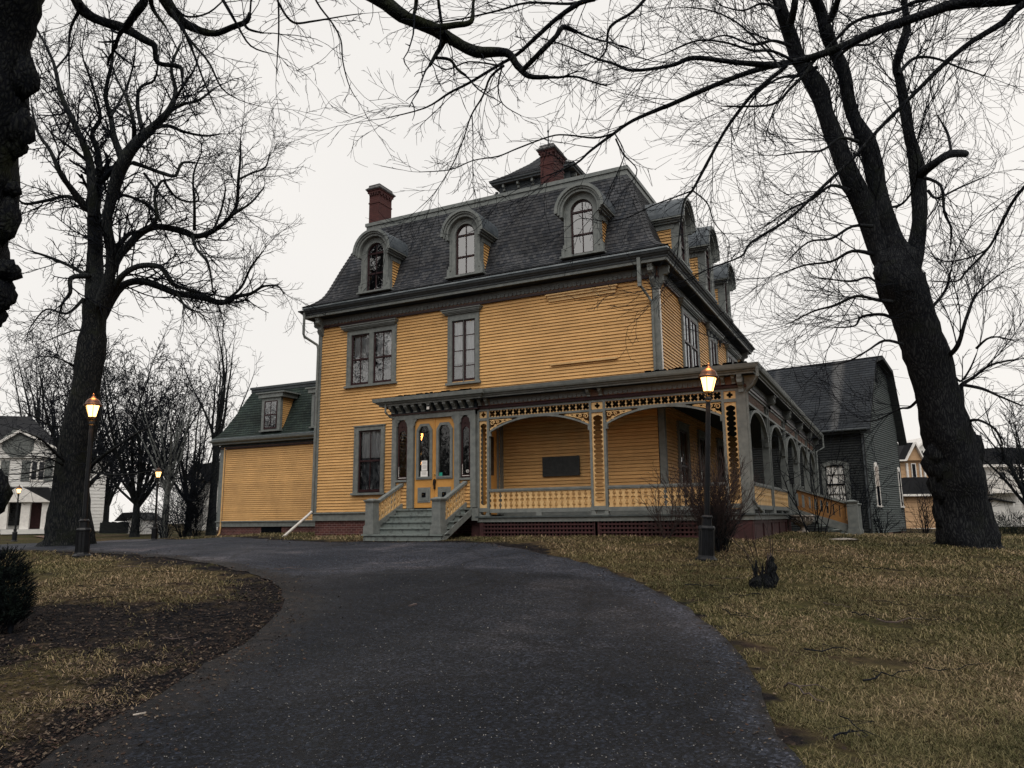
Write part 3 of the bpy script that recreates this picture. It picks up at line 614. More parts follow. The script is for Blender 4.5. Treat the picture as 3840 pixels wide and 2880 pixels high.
oc = [(-10.93 + .05 * math.cos(t * .4488), 2.99 + .05 * math.sin(t * .4488)) for t in range(n)]; ic = [(-10.93 + .04 * math.cos(t * .4488), 2.99 + .04 * math.sin(t * .4488)) for t in range(n)]
mb.ring(oc, ic, -.052, -.047); mb.box(-10.965, -10.895, -.052, -.047, 2.98, 2.99); mb.box(-10.965, -10.895, -.052, -.047, 3.0, 3.008); mb.build('round_window_decal', M['whitetrim'], ent)
# doors
def leaf(a, b, label=None, right=False):
    zb, zt = 1.97, 4.62; m = (a + b) / 2
    g = [(m - .22, 2.86), (m + .22, 2.86), (m + .22, 4.24), (m + .12, 4.40), (m - .12, 4.40), (m - .22, 4.24)]
    def oct_(k, z0=2.86):
        return [(m - .22 - k, z0 - k), (m + .22 + k, z0 - k), (m + .22 + k, 4.24 + k * .5), (m + .12 + k * .5, 4.40 + k), (m - .12 - k * .5, 4.40 + k), (m - .22 - k, 4.24 + k * .5)]
    mb = MB(TV)
    # slab with glass hole
    outer = [(a, 2.7), (b, 2.7), (b, 4.3), (b, zt), (a, zt), (a, 4.3)]
    o2 = [(a, 2.7), (b, 2.7), (b, 4.24), (b, zt), (a, zt), (a, 4.24)]
    mb.ring(o2, g, -.10, -.05); mb.box(a, b, -.10, -.05, zb, 2.7)
    lf = mb.build('door', M['door'], ent, label=label)
    mb = MB(TV); mb.ring(oct_(.06), oct_(.0), -.06, -.015); mb.ring(oct_(.025), oct_(-.02), -.07, -.005)
    for k, dd in ((.22, -.03), (.17, -.015), (.12, -.02)): mb.ring([(m - k, 2.34 - k), (m + k, 2.34 - k), (m + k, 2.34 + k), (m - k, 2.34 + k)], [(m - k + .045, 2.34 - k + .045), (m + k - .045, 2.34 - k + .045), (m + k - .045, 2.34 + k - .045), (m - k + .045, 2.34 + k - .045)], -.05, dd)
    mb.box(m - .08, m + .08, -.05, -.03, 2.26, 2.42); mb.build('moulded_panel', M['gray'], lf)
    mb = MB(TV); mb.quad((m - .22, -.075, 2.86), (m + .22, -.075, 2.86), (m + .22, -.075, 4.4), (m - .22, -.075, 4.4)); mb.build('pane', M['glasspor'], lf)
    mb = MB(TV); mb.box(m - .065, m + .065, -.03, -.012, 2.275, 2.405); mb.build('boss', M['black'], lf)
    mb = MB(TV); mb.lathe([(.001, 0), (.02, .005), (.001, .02)], (m - .01, -.012, 2.345), 8); mb.box(m - .02, m, -.012, .005, 2.345, 2.365); mb.build('boss_stud', M['brass'], lf)
    return lf
l1 = leaf(-12.76, -12.065, 'left door leaf carrying two paper notices'); l2 = leaf(-12.055, -11.36, 'right door leaf with knob and teal sticker')
mb = MB(TV); mb.box(-12.075, -12.045, -.06, -.03, 1.97, 4.62); mb.build('meeting_strip', M['door'], l2)
mb = MB(TV); mb.lathe([(.012, 0), (.028, .01), (.012, .035)], (-12.03, -.02, 2.93), 8); mb.build('door_lock', M['brass'], l2)
mb = MB(TV); mb.prism([(-12.065, 2.62), (-12.035, 2.60), (-12.01, 2.66), (-11.99, 2.74), (-12.03, 2.80), (-12.06, 2.76)], -.05, .03); mb.box(-12.045, -12.015, -.05, .02, 2.5, 2.64); mb.build('door_handle', M['iron'], l2)
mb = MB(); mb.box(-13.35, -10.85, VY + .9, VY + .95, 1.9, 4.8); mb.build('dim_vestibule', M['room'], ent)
# stiff paper notices, stickers: things fixed to the door
def notice(name, label, s0, s1, z0, z1, m, lines=True):
    mb = MB(TV); mb.box(s0, s1, -.073, -.068, z0, z1); o = mb.build(name, M[m]); tag(o, label, 'notice')
    if lines:
        mb = MB(TV); zz = z1 - .03; rn = random.Random(3)
        while zz > z0 + .04: wd = rn.uniform(.5, .8) * (s1 - s0) / 2; mm = (s0 + s1) / 2; mb.box(mm - wd, mm + wd, -.0675, -.066, zz - .005, zz); zz -= .022 if rn.random() < .7 else .045
        mb.build('printed_lines', M['ink'], o)
notice('paper_notice', 'upper white paper notice taped inside the left door pane', -12.53, -12.33, 3.06, 3.36, 'paper'); notice('paper_notice', 'lower white paper notice at the foot of the left door pane', -12.56, -12.31, 2.88, 3.045, 'paper')
notice('door_sticker', 'small teal square sticker in the right door pane corner', -11.92, -11.80, 2.87, 2.985, 'teal', False)
# entrance cornice + brackets + stairs
mb = MB(); mb.loft(-13.6, -10.6, VY, FY, [(.28, 5.04), (.28, 5.09), (.33, 5.1), (.35, 5.14), (.42, 5.16), (.44, 5.27), (.3, 5.3), (-.5, 5.36)], sides=(0, 1, 3)); mb.box(-13.3, -10.6, VY + .2, FY, 5.2, 5.32)
mb.build('entrance_cornice', M['gray'], ent)
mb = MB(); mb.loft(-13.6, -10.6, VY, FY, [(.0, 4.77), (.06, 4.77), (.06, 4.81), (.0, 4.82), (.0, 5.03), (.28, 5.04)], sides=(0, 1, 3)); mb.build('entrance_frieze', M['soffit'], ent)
mb = MB(); mb.loft(-13.6, -10.6, VY, FY, [(-.01, 4.765), (.065, 4.765), (.065, 4.80), (-.01, 4.805)], sides=(0, 1, 3)); mb.build('dark_cornice_moulding', M['maroon'], ent)
def corbel(mb, T, s, zt=5.04, h=.2, d=.25, w=.105):
    mb.T = T; z = zt
    mb.box(s - w / 2, s + w / 2, .0, d, z - .07, z - .002); mb.box(s - w * .7, s + w * .7, .0, d + .015, z - .02, z - .001)
    P = [(s - w / 2, .0, z - .07), (s + w / 2, .0, z - .07), (s + w / 2, d, z - .07), (s - w / 2, d, z - .07)]
    Q = [(s - w / 2, .0, z - h), (s + w / 2, .0, z - h), (s + w / 2, .07, z - h), (s - w / 2, .07, z - h)]
    mb.hexa(Q, P); mb.box(s - w * .6, s + w * .6, .0, .09, z - h - .02, z - h + .015)
for i in range(11):
    s = -13.5 + i * (2.75 / 10); mb = MB(); corbel(mb, TV, s); mb.build('cornice_bracket', M['gray'], house)
mb = MB(); mb.tube([(-13.62, VY - .3, 5.1), (-13.62, VY - .3, 4.85), (-13.57, VY - .1, 4.72), (-13.5, VY - .02, 4.7)], .03, 6); mb.build('downspout', M['gray'], house)
mb = MB(TV); mb.lathe([(.02, 0), (.06, .03), (.055, .14), (.03, .16), (.02, .2)], (-12.1, .22, 4.80), 8); lan = mb.build('porch_lantern', M['iron'], ent)
mb = MB(TV); mb.box(-12.14, -12.06, .165, .16 + .12, 4.84, 4.92); mb.build('frosted_glass', M['whitetrim'], lan)
# front steps: five treads
gs = 1.06
st = MB(); y0, y1 = 17.18, VY; n = 5
sx0, sx1 = -13.35, -10.86
zt = [gs + (1.93 - gs) * (i + 1) / n for i in range(n)]
ys = [17.28 + i * .31 for i in range(n + 1)]
for i in range(n):
    yy = ys[i]; st.box(sx0 - .06 + i * .003, sx1 + .12 - i * .003, yy - .04, (ys[i + 1] if i < n - 1 else VY) + .03, zt[i] - .04, zt[i]); st.box(sx0, sx1 + .06, yy, yy + .03, zt[i] - .18, zt[i] - .04)
stairs = st.build('stairs', M['steps'], house)
mb = MB()
for x in (sx0 - .03, sx1 + .07):
  mb = MB() if x > -12 else mb
  mb.add([(x, 17.3, 1.02), (x, VY, 1.02 if False else 1.75), (x, VY, 1.95), (x, 17.3, gs + .12), (x + .05, 17.3, 1.02), (x + .05, VY, 1.75), (x + .05, VY, 1.95), (x + .05, 17.3, gs + .12)], [(0, 1, 2, 3), (4, 7, 6, 5), (0, 4, 5, 1), (1, 5, 6, 2), (2, 6, 7, 3), (3, 7, 4, 0)])
  if x < -12: mb.build('stringer', M['gray'], stairs)
mb.box(sx1 + .1, -10.0 - .55, VY - .02, VY + .04, 1.58, 1.93)
mb.build('stringer', M['gray'], stairs)
mb = MB(); mb.box(-13.75, -10.5, 16.95, 17.35, .9, 1.035); mb.build('stair_slab', M['iron'], stairs)
def newel(mb, x, y, z0, h, w=.17):
    mb.box(x - w, x + w, y - w, y + w, z0, z0 + .22); mb.box(x - w + .02, x + w - .02, y - w + .02, y + w - .02, z0 + .22, z0 + .25)
    mb.box(x - w + .035, x + w - .035, y - w + .035, y + w - .035, z0 + .25, z0 + h - .07); mb.box(x - w + .01, x + w - .01, y - w + .01, y + w - .01, z0 + h - .07, z0 + h - .04)
    mb.box(x - w - .01, x + w + .01, y - w - .01, y + w + .01, z0 + h - .04, z0 + h - .01); mb.hexa([(x - w + .02, y - w + .02, z0 + h - .01), (x + w - .02, y - w + .02, z0 + h - .01), (x + w - .02, y + w - .02, z0 + h - .01), (x - w + .02, y + w - .02, z0 + h - .01)], [(x - .06, y - .06, z0 + h + .03), (x + .06, y - .06, z0 + h + .03), (x + .06, y + .06, z0 + h + .03), (x - .06, y + .06, z0 + h + .03)])
def balpoly(c, w, h, z0, cut=.0):
    """flat sawn baluster outline between z0 and z0+h; returns polygon list (closed)"""
    prof = [(.0, .38), (.06, .38), (.12, .30), (.18, .21), (.24, .26), (.30, .38), (.36, .41), (.40, .38), (.42, .17), (.56, .17), (.58, .38), (.62, .41), (.68, .34), (.75, .19), (.81, .23), (.87, .34), (.92, .38), (1, .38)]
    L = [(c - w * b, z0 + h * t) for t, b in prof]; Rr = [(c + w * b, z0 + h * t) for t, b in prof]
    return L, Rr
def baluster(mb, T, c, w, z0, h, th=.03, slope=0, d=0):
    L, Rr = balpoly(c, w, h, z0); n = len(L); m = mb; m.T = T
    pts = []; fs = []
    for dd in (d, d + th):
        for p in L: pts.append((p[0], dd, p[1] + slope * (p[0] - c)))
        for p in Rr: pts.append((p[0], dd, p[1] + slope * (p[0] - c)))
    for k in range(n - 1):
        for b in (0, 2 * n): fs.append((b + k, b + k + 1, b + n + k + 1, b + n + k))
        fs.append((k, k + 1, 2 * n + k + 1, 2 * n + k)); fs.append((n + k, n + k + 1, 3 * n + k + 1, 3 * n + k))
    m.add(pts, fs)
for x in (-13.18, -10.97):
    mb = MB(); newel(mb, x, 17.42, 1.24, .95); mb.build('newel_post', M['gray'], stairs)
    Ty = lambda s, d, z, x=x: (x + d - .015, s, z)
    sl = (2.62 - 2.02) / (VY - 17.6)
    rl = MB(Ty)
    for (a, h, w_) in ((.0, .07, .06),):
        z0, z1 = 2.05, 2.63; rl.hexa([(17.55, -.05, z0), (VY, -.05, z1), (VY, .08, z1), (17.55, .08, z0)], [(17.55, -.05, z0 + .08), (VY, -.05, z1 + .08), (VY, .08, z1 + .08), (17.55, .08, z0 + .08)])
        z0, z1 = 1.52, 2.1; rl.hexa([(17.55, -.04, z0 - .14), (VY, -.04, z1 - .14), (VY, .06, z1 - .14), (17.55, .06, z0 - .14)], [(17.55, -.04, z0), (VY, -.04, z1), (VY, .06, z1), (17.55, .06, z0)])
    rr = rl.build('stair_rail', M['gray'], stairs)
    b = MB()
    for i in range(8): c_ = 17.66 + i * .152; baluster(b, Ty, c_, .15, 1.52 + (c_ - 17.55) * sl * .95, .53, slope=sl)
    b.build('balusters', M['yellowf'], rr)
# ================================================================ CORNER PORCH
PY, PX, PE = 18.95, -3.08, 36.9      # front plane, side plane, far end
TP = lambda s, d, z: (s, PY - d, z); TS = lambda s, d, z: (PX + d, s, z)
DZ = 1.70
mb = MB()
mb.box(-10.63, PX + .12, PY - .13, FY, DZ - .045, DZ); mb.box(RX, PX + .13, FY, PE, DZ - .043, DZ - .002)
for i in range(40): pass
deck = mb.build('porch_deck', M['deck'], house)
mb = MB(); mb.box(-10.60, PX + .07, PY - .08, PY, DZ - .165, DZ - .045); mb.box(PX - .02, PX + .07, PY, PE, DZ - .165, DZ - .045); mb.build('deck_fascia', M['gray'], deck)
# skirt: lattice panels on the front, boards on the side
def latticepanel(mb, T, s0, s1, z0, z1, cell=.105, w=.045):
    mb.T = T; s = s0
    while s < s1: mb.box(s, min(s + w, s1), 0, .02, z0, z1); s += cell
    z = z0
    while z < z1: mb.box(s0, s1, .0205, .04, z, min(z + w, z1)); z += cell
TP0 = lambda s, d, z: (s, PY - d, z)
for (a, b) in ((-10.42, -7.1), (-6.95, -3.75)):
    mb = MB(); latticepanel(mb, TP0, a, b, 1.12, DZ - .17); mb.T = TP0; mb.box(a - .12, a, -.02, .05, .95, DZ - .165); mb.box(b, b + .1, -.02, .05, .95, DZ - .165); mb.box(a, b, -.01, .045, .95, 1.13)
    mb.build('lattice_skirt', M['lattice'], house)
mb = MB(TP0); mb.box(-3.62, PX + .03, -.02, .05, .9, DZ - .165); mb.T = TS
for k in range(5):
    a = PY + .1 + k * 1.5; mb.box(a, a + 1.4, -.04, .0, .8, DZ - .165); mb.box(a, a + .1, 0, .03, .8, DZ - .165); mb.box(a, a + 1.5, 0, .025, .8, 1.0); mb.box(a, a + 1.5, 0, .025, DZ - .25, DZ - .166)
mb.build('side_skirt', M['lattice'], house)
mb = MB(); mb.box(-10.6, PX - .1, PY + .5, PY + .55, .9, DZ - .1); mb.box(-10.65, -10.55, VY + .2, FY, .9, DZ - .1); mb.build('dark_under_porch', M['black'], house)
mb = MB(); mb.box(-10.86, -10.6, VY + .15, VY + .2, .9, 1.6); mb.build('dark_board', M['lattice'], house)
# quatrefoil chain strip
def chain(mb, T, s0, s1, z0, z1, pitch=.128):
    mb.T = T; c = (s0 + s1) / 2; hw = (s1 - s0) / 2; n = int((z1 - z0 - .12) / pitch); zs = z0 + (z1 - z0 - n * pitch) / 2
    rr = hw * .80
    for sg in (-1, 1):
        for k in range(n):
            a = zs + k * pitch; prev = None
            for j in range(9):
                u = j / 8; z = a + u * pitch; wdt = rr * (.52 + .48 * math.sqrt(max(0, math.sin(math.pi * u))))
                if prev:
                    mb.hexa([(c + sg * prev[1], -.02, prev[0]), (c + sg * hw, -.02, prev[0]), (c + sg * hw, -.02, z), (c + sg * wdt, -.02, z)], [(c + sg * prev[1], .0, prev[0]), (c + sg * hw, .0, prev[0]), (c + sg * hw, .0, z), (c + sg * wdt, .0, z)])
                prev = (z, wdt)
        for (za, zb, up) in ((z0, zs, 0), (zs + n * pitch, z1, 1)):
            mb.box(c + sg * (rr * .35 if True else 0), c + sg * hw, -.02, .0, za, zb)
    mb.box(c - rr * .35, c + rr * .35, -.0205, -.001, z0, zs - .015); mb.box(c - rr * .35, c + rr * .35, -.0205, -.001, zs + n * pitch + .015, z1)
def lobed(c, z, r, lobes=4, ph=0, depth=.35, n=32):
    return [(c + r * (1 - depth + depth * abs(math.cos(lobes * (t * 2 * math.pi / n + ph) / 2)) ** .7) * math.cos(t * 2 * math.pi / n), z + r * (1 - depth + depth * abs(math.cos(lobes * (t * 2 * math.pi / n + ph) / 2)) ** .7) * math.sin(t * 2 * math.pi / n)) for t in range(n)]
def rectpts(c, z, hw, hh, n=32):
    o = []
    for t in range(n):
        a = t * 2 * math.pi / n; x, y = math.cos(a), math.sin(a); k = min(hw / max(abs(x), 1e-6), hh / max(abs(y), 1e-6)); o.append((c + x * k, z + y * k))
    return o
def post(T, s0, s1, ptop=4.42, open_=True, name='porch_post'):
    """two stiles with a pierced panel between"""
    mb = MB(T); w = .065
    for a, b in ((s0, s0 + w), (s1 - w, s1)): mb.box(a, b, -.09, .03, DZ, 4.76)
    mb.box(s0 - .02, s1 + .02, -.10, .045, DZ + .0, DZ + .03)
    mb.box(s0 - .012, s1 + .012, -.095, .04, 1.82, 1.93)
    mb.box(s0 + w, s1 - w, -.09, .028, 4.42, 4.50); mb.box(s0 + w, s1 - w, -.09, .028, 4.70, 4.76)
    for a, sg in ((s0 + w, 1), (s1 - w, -1)): mb.prism([(a, DZ + .03), (a + sg * .05, DZ + .03), (a + sg * .035, DZ + .09), (a, DZ + .13)] if sg > 0 else [(a, DZ + .13), (a + sg * .035, DZ + .09), (a + sg * .05, DZ + .03), (a, DZ + .03)], -.06, .03)
    p = mb.build(name, M['gray'], house)
    mb = MB(); chain(mb, T, s0 + w, s1 - w, 1.93, 4.42); mb.T = T; c = (s0 + s1) / 2
    mb.ring(rectpts(c, 4.60, (s1 - s0) / 2 - w, .10), lobed(c, 4.60, .078, 4, 0, .45), -.02, .0)
    mb.build('pierced_panel', M['yellowf'], p)
    return p
posts = [(-10.62, -10.24), (-7.16, -6.70), (-3.64, -3.08)]
for a, b in posts[:2]: post(TP, a, b)
cp = post(TP, -3.64, -3.22, name='corner_post')
mb = MB(); mb.box(-3.22, PX + .03, PY - .03, PY + .18, DZ, 4.76); mb.box(-3.24, PX + .05, PY - .05, PY + .2, DZ, 1.93); mb.build('corner_pier', M['gray'], cp)
# front arches, fretwork, spandrels, railings
def scrollfill(mb, T, s0, sg, zt, L, H):
    """curling sawn scrollwork inside the spandrel corner"""
    mb.T = T
    for (u, v, r, turns, ph) in ((.12, -.10, .075, 1.3, 0), (.33, -.075, .055, 1.3, 1.2), (.52, -.055, .04, 1.2, 2.2), (.10, -.26, .06, 1.2, 3.0), (.23, -.18, .045, 1.1, 4.), (.68, -.04, .028, 1., 1.)):
        pts = []; N = 16
        for k in range(N):
            a = ph + turns * 2 * math.pi * k / N; rr = r * (1 - .75 * k / N); pts.append((s0 + sg * (u * L + rr * math.cos(a)), -.01, zt + v * 1.0 * H / .36 + rr * math.sin(a)))
        mb.tube(pts, .016, 5)
    mb.tube([(s0 + sg * .02, -.01, zt - H * .92), (s0 + sg * L * .2, -.01, zt - H * .55), (s0 + sg * L * .5, -.01, zt - H * .28), (s0 + sg * L * .85, -.01, zt - .03)], .018, 5)
    mb.tube([(s0 + sg * .02, -.01, zt - .02), (s0 + sg * L * .8, -.01, zt - .02)], .016, 5)
def bay(T, s0, s1, rail=True, side=False, zsp=4.06, zap=4.43):
    N = 24; c = (s0 + s1) / 2; hw = (s1 - s0) / 2; mb = MB(T)
    for k in range(N):
        def pt(k, off):
            u = -1 + 2 * k / N; z = zsp + (zap - zsp) * (1 - abs(u) ** 2.1); 
            return (c + u * hw, z + off)
        a, b = pt(k, 0), pt(k + 1, 0); th = .055
        mb.hexa([(a[0], -.06, a[1]), (b[0], -.06, b[1]), (b[0], .02, b[1]), (a[0], .02, a[1])], [(a[0], -.06, a[1] + th), (b[0], -.06, b[1] + th), (b[0], .02, b[1] + th), (a[0], .02, a[1] + th)])
        if abs(-1 + 2 * (k + .5) / N) < .42:
            mb.box(a[0], b[0], -.05, .015, min(a[1], b[1]) + th - .01, 4.505)
    mb.box(s0, s1, -.07, .022, 4.455, 4.51); mb.box(s0, s1, -.08, .025, 4.70, 4.76)
    for a, sg in ((s0, 1), (s1, -1)): mb.box(min(a, a + sg * .05), max(a, a + sg * .05), -.06, .018, zsp - .1, zsp + .02)
    ar = mb.build('porch_arch', M['gray'], house)
    mb = MB(T); nC = round((s1 - s0) / .192); p = (s1 - s0) / nC
    for k in range(nC): mb.ring(rectpts(s0 + (k + .5) * p, 4.605, p / 2, .096), lobed(s0 + (k + .5) * p, 4.605, .108, 4, math.pi / 4, .50), -.02, .0)
    mb.build('fretwork_band', M['yellowf'], ar)
    mb = MB(); scrollfill(mb, T, s0, 1, 4.44, .85, .36); scrollfill(mb, T, s1, -1, 4.44, .85, .36); mb.build('scroll_spandrel', M['yellowf'], ar)
    if rail: railing(T, s0, s1)
    return ar
def railing(T, s0, s1, pitch=.172):
    mb = MB(T); mb.box(s0, s1, -.06, .04, 2.40, 2.455); mb.box(s0, s1, -.05, .03, 2.37, 2.40); mb.box(s0, s1, -.04, .02, 1.79, 1.90)
    m = (s0 + s1) / 2; mb.box(m - .08, m + .08, -.03, .02, DZ, 1.79)
    r = mb.build('porch_railing', M['gray'], house)
    n = round((s1 - s0) / pitch); p = (s1 - s0) / n
    for k in range(n):
        b = MB(); baluster(b, T, s0 + (k + .5) * p, p, 1.90, .475, d=-.02, th=.022); b.build('baluster', M['yellowf'], r)
bay(TP, -10.24, -7.16); bay(TP, -6.70, -3.64)
# side arcade: slender paired posts, round arches, ladder frets
SY = [18.95, 22.6, 26.3, 29.95, 33.5, 36.9]
SI = [(PY + .2, 22.42), (22.82, 26.1), (26.52, 29.75), (30.15, 33.3), (33.7, 36.7)]
for i, (a, b) in enumerate(((22.42, 22.82), (26.1, 26.52), (29.75, 30.15), (33.3, 33.7), (36.7, 37.1))):
    mb = MB(TS)
    for p, q in ((a, a + .075), (b - .075, b)): mb.box(p, q, -.16, .03, DZ, 4.76)
    mb.box(a + .075, b - .075, -.14, -.10, 1.9, 4.7)
    mb.box(a - .02, b + .02, -.17, .05, DZ, 1.86); mb.box(a, b, -.15, .02, 4.42, 4.5); mb.box(a, b, -.15, .02, 4.7, 4.76)
    mb.build('arcade_post', M['gray'], house)
for (a, b) in SI:
    mb = MB(TS); N = 22; c = (a + b) / 2; hw = (b - a) / 2; zs = 3.55; zt = 4.40
    P = []
    for k in range(N + 1):
        an = math.pi - math.pi * k / N; P.append((c + hw * math.cos(an), zs + (zt - zs) * math.sin(an)))
    Q = [(c + (p[0] - c) * (hw - .07) / hw, zs + (p[1] - zs) * (zt - .07 - zs) / (zt - zs)) for p in P]
    for k in range(N):
        mb.hexa([(P[k][0], -.07, P[k][1]), (P[k+1][0], -.07, P[k+1][1]), (Q[k+1][0], -.07, Q[k+1][1]), (Q[k][0], -.07, Q[k][1])], [(P[k][0], .035, P[k][1]), (P[k+1][0], .035, P[k+1][1]), (Q[k+1][0], .035, Q[k+1][1]), (Q[k][0], .035, Q[k][1])])
    mb.box(a, b, -.07, .03, 4.40, 4.46); mb.box(a, b, -.07, .035, 4.70, 4.76)
    ar = mb.build('arcade_arch', M['gray'], house)
    mb = MB(TS); n = int((b - a - .5) / .15)
    mb.box(a + .2, b - .2, -.06, -.03, 4.46, 4.70)
    for k in range(n): s = a + .25 + k * .15; mb.box(s, s + .07, -.03, .01, 4.47, 4.69)
    mb.build('ladder_fret', M['brown'], ar)
for (a, b) in SI[:2]: railing(TS, a, b, .15)
# porch frieze, brackets, cornice, roof, ceiling
frz = [(TP, -10.58, PX)]
mb = MB(TP); mb.box(-10.62, PX, -.1, .03, 4.86, 5.06); mb.build('porch_frieze', M['brown'], house)
mb = MB(TS); mb.box(PY, PE, -.1, .03, 4.86, 5.06); mb.build('porch_frieze', M['grayd'], house)
mb = MB(); mb.loft(-12, PX, PY, PE, [(-.02, 4.765), (.07, 4.765), (.075, 4.82), (.03, 4.86), (-.02, 4.86)], sides=(0, 1)); 
mb.v = [(max(p[0], -10.62), p[1], p[2]) for p in mb.v]; mb.build('porch_frieze_moulding', M['maroon'], house)
mb = MB()
for (T, a, b) in ((TP, -10.2, -7.22), (TP, -6.72, -3.65), (TS, 19.3, 22.4)):
    mb = MB(T); mb.box(a, b, .03, .046, 4.97, 5.05); scallop(mb, a, b, 4.97, 4.872, .135, .031, .05); mb.build('porch_frieze_scallops', M['graym'], house)
for s in (-10.28, -10.5, -7.14, -6.80, -3.56, -3.30): mb = MB(); corbel(mb, TP, s, 5.05, .17, .2, .08); mb.build('porch_bracket', M['gray'], house)
for s in (22.5, 22.72, 26.2, 26.42, 29.85, 30.05, 33.4, 33.6, 36.75): mb = MB(); scroll(mb, TS, s, 5.06, .1, .3, .27); mb.build('porch_bracket', M['gray'], house)
mb = MB(); scroll(mb, TP, PX - .05, 5.06, .12, .34, .3); scroll(mb, TS, PY + .05, 5.06, .12, .34, .3); mb.build('porch_bracket', M['gray'], house)
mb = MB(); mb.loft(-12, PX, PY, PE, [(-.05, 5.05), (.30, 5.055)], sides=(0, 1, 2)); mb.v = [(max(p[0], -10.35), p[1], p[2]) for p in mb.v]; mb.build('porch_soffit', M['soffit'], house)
mb = MB(); mb.loft(-12, PX, PY, PE, [(.30, 5.055), (.30, 5.10), (.34, 5.11), (.35, 5.15), (.41, 5.16), (.43, 5.20), (.45, 5.285), (.38, 5.30)], sides=(0, 1, 2)); mb.v = [(max(p[0], -10.35), p[1], p[2]) for p in mb.v]
pc = mb.build('porch_cornice', M['gray'], house)
mb = MB(); mb.add([(-10.5, PY - .38, 5.295), (PX + .38, PY - .38, 5.295), (RX, FY, 5.42), (-10.5, FY, 5.42), (PX + .38, PE + .3, 5.295), (RX, PE, 5.42)], [(0, 1, 2, 3), (1, 4, 5, 2)]); mb.box(-13.4, -10.4, VY - .1, FY, 5.33, 5.34)
mb.build('porch_roof', M['shingle_barn'], house)
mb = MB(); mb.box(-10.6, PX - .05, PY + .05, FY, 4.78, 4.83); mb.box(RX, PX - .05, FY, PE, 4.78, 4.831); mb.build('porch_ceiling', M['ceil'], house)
mb = MB(); mb.tube([(PX + .4, PY - .4, 5.2), (PX + .41, PY - .41, 4.95), (PX + .28, PY - .25, 4.78), (PX + .09, PY - .02, 4.68), (PX + .06, PY + .0, 4.6), (PX + .06, PY + .0, 2.0), (PX + .12, PY + .1, 1.86), (PX + .15, PY + .6, 1.74)], .038, 8); mb.build('downspout', M['gray'], house)
mb = MB(); mb.tube([(PX + .4, PE + .2, 5.2), (PX + .41, PE + .2, 4.7), (PX + .1, PE, 4.5), (PX + .06, PE, 1.5)], .04, 8); mb.build('downspout', M['gray'], house)
mb = MB(); rn = random.Random(4)
mb.box(-13.2, -10.6, VY - .39, VY - .37, 5.27, 5.285); mb.box(-5.5, PX + .3, PY - .34, PY - .32, 5.28, 5.3)
for k in range(60):
    x = rn.uniform(-13.2, -10.6); mb.box(x, x + rn.uniform(.03, .12), VY - .4, VY - .36, 5.27, 5.29 + rn.uniform(.01, .04))
for k in range(50):
    x = rn.uniform(-5.5, PX + .2); mb.box(x, x + rn.uniform(.03, .15), PY - .36, PY - .3, 5.28, 5.31 + rn.uniform(.01, .05))
mb.build('ragged_felt_edge', M['black'], house)
# inside end wall of the far porch and door glow
pl = MB(TF); pl.box(-9.25, -8.07, .03, .07, 2.84, 3.42); pl.box(-9.25, -8.07, .07, .078, 2.84, 2.86); pl.box(-9.25, -8.07, .07, .078, 3.40, 3.42)
rn = random.Random(9)
for k in range(9):
    z = 3.36 - k * .052; a = -9.18
    while a < -8.15:
        b = a + rn.uniform(.03, .10)
        if b < -8.12: pl.box(a, b, .07, .076, z - .018, z)
        a = b + .02
tag(pl.build('plaque', M['plaque']), 'dark grey rectangular bronze plaque on the clapboards inside the front porch', 'plaque')
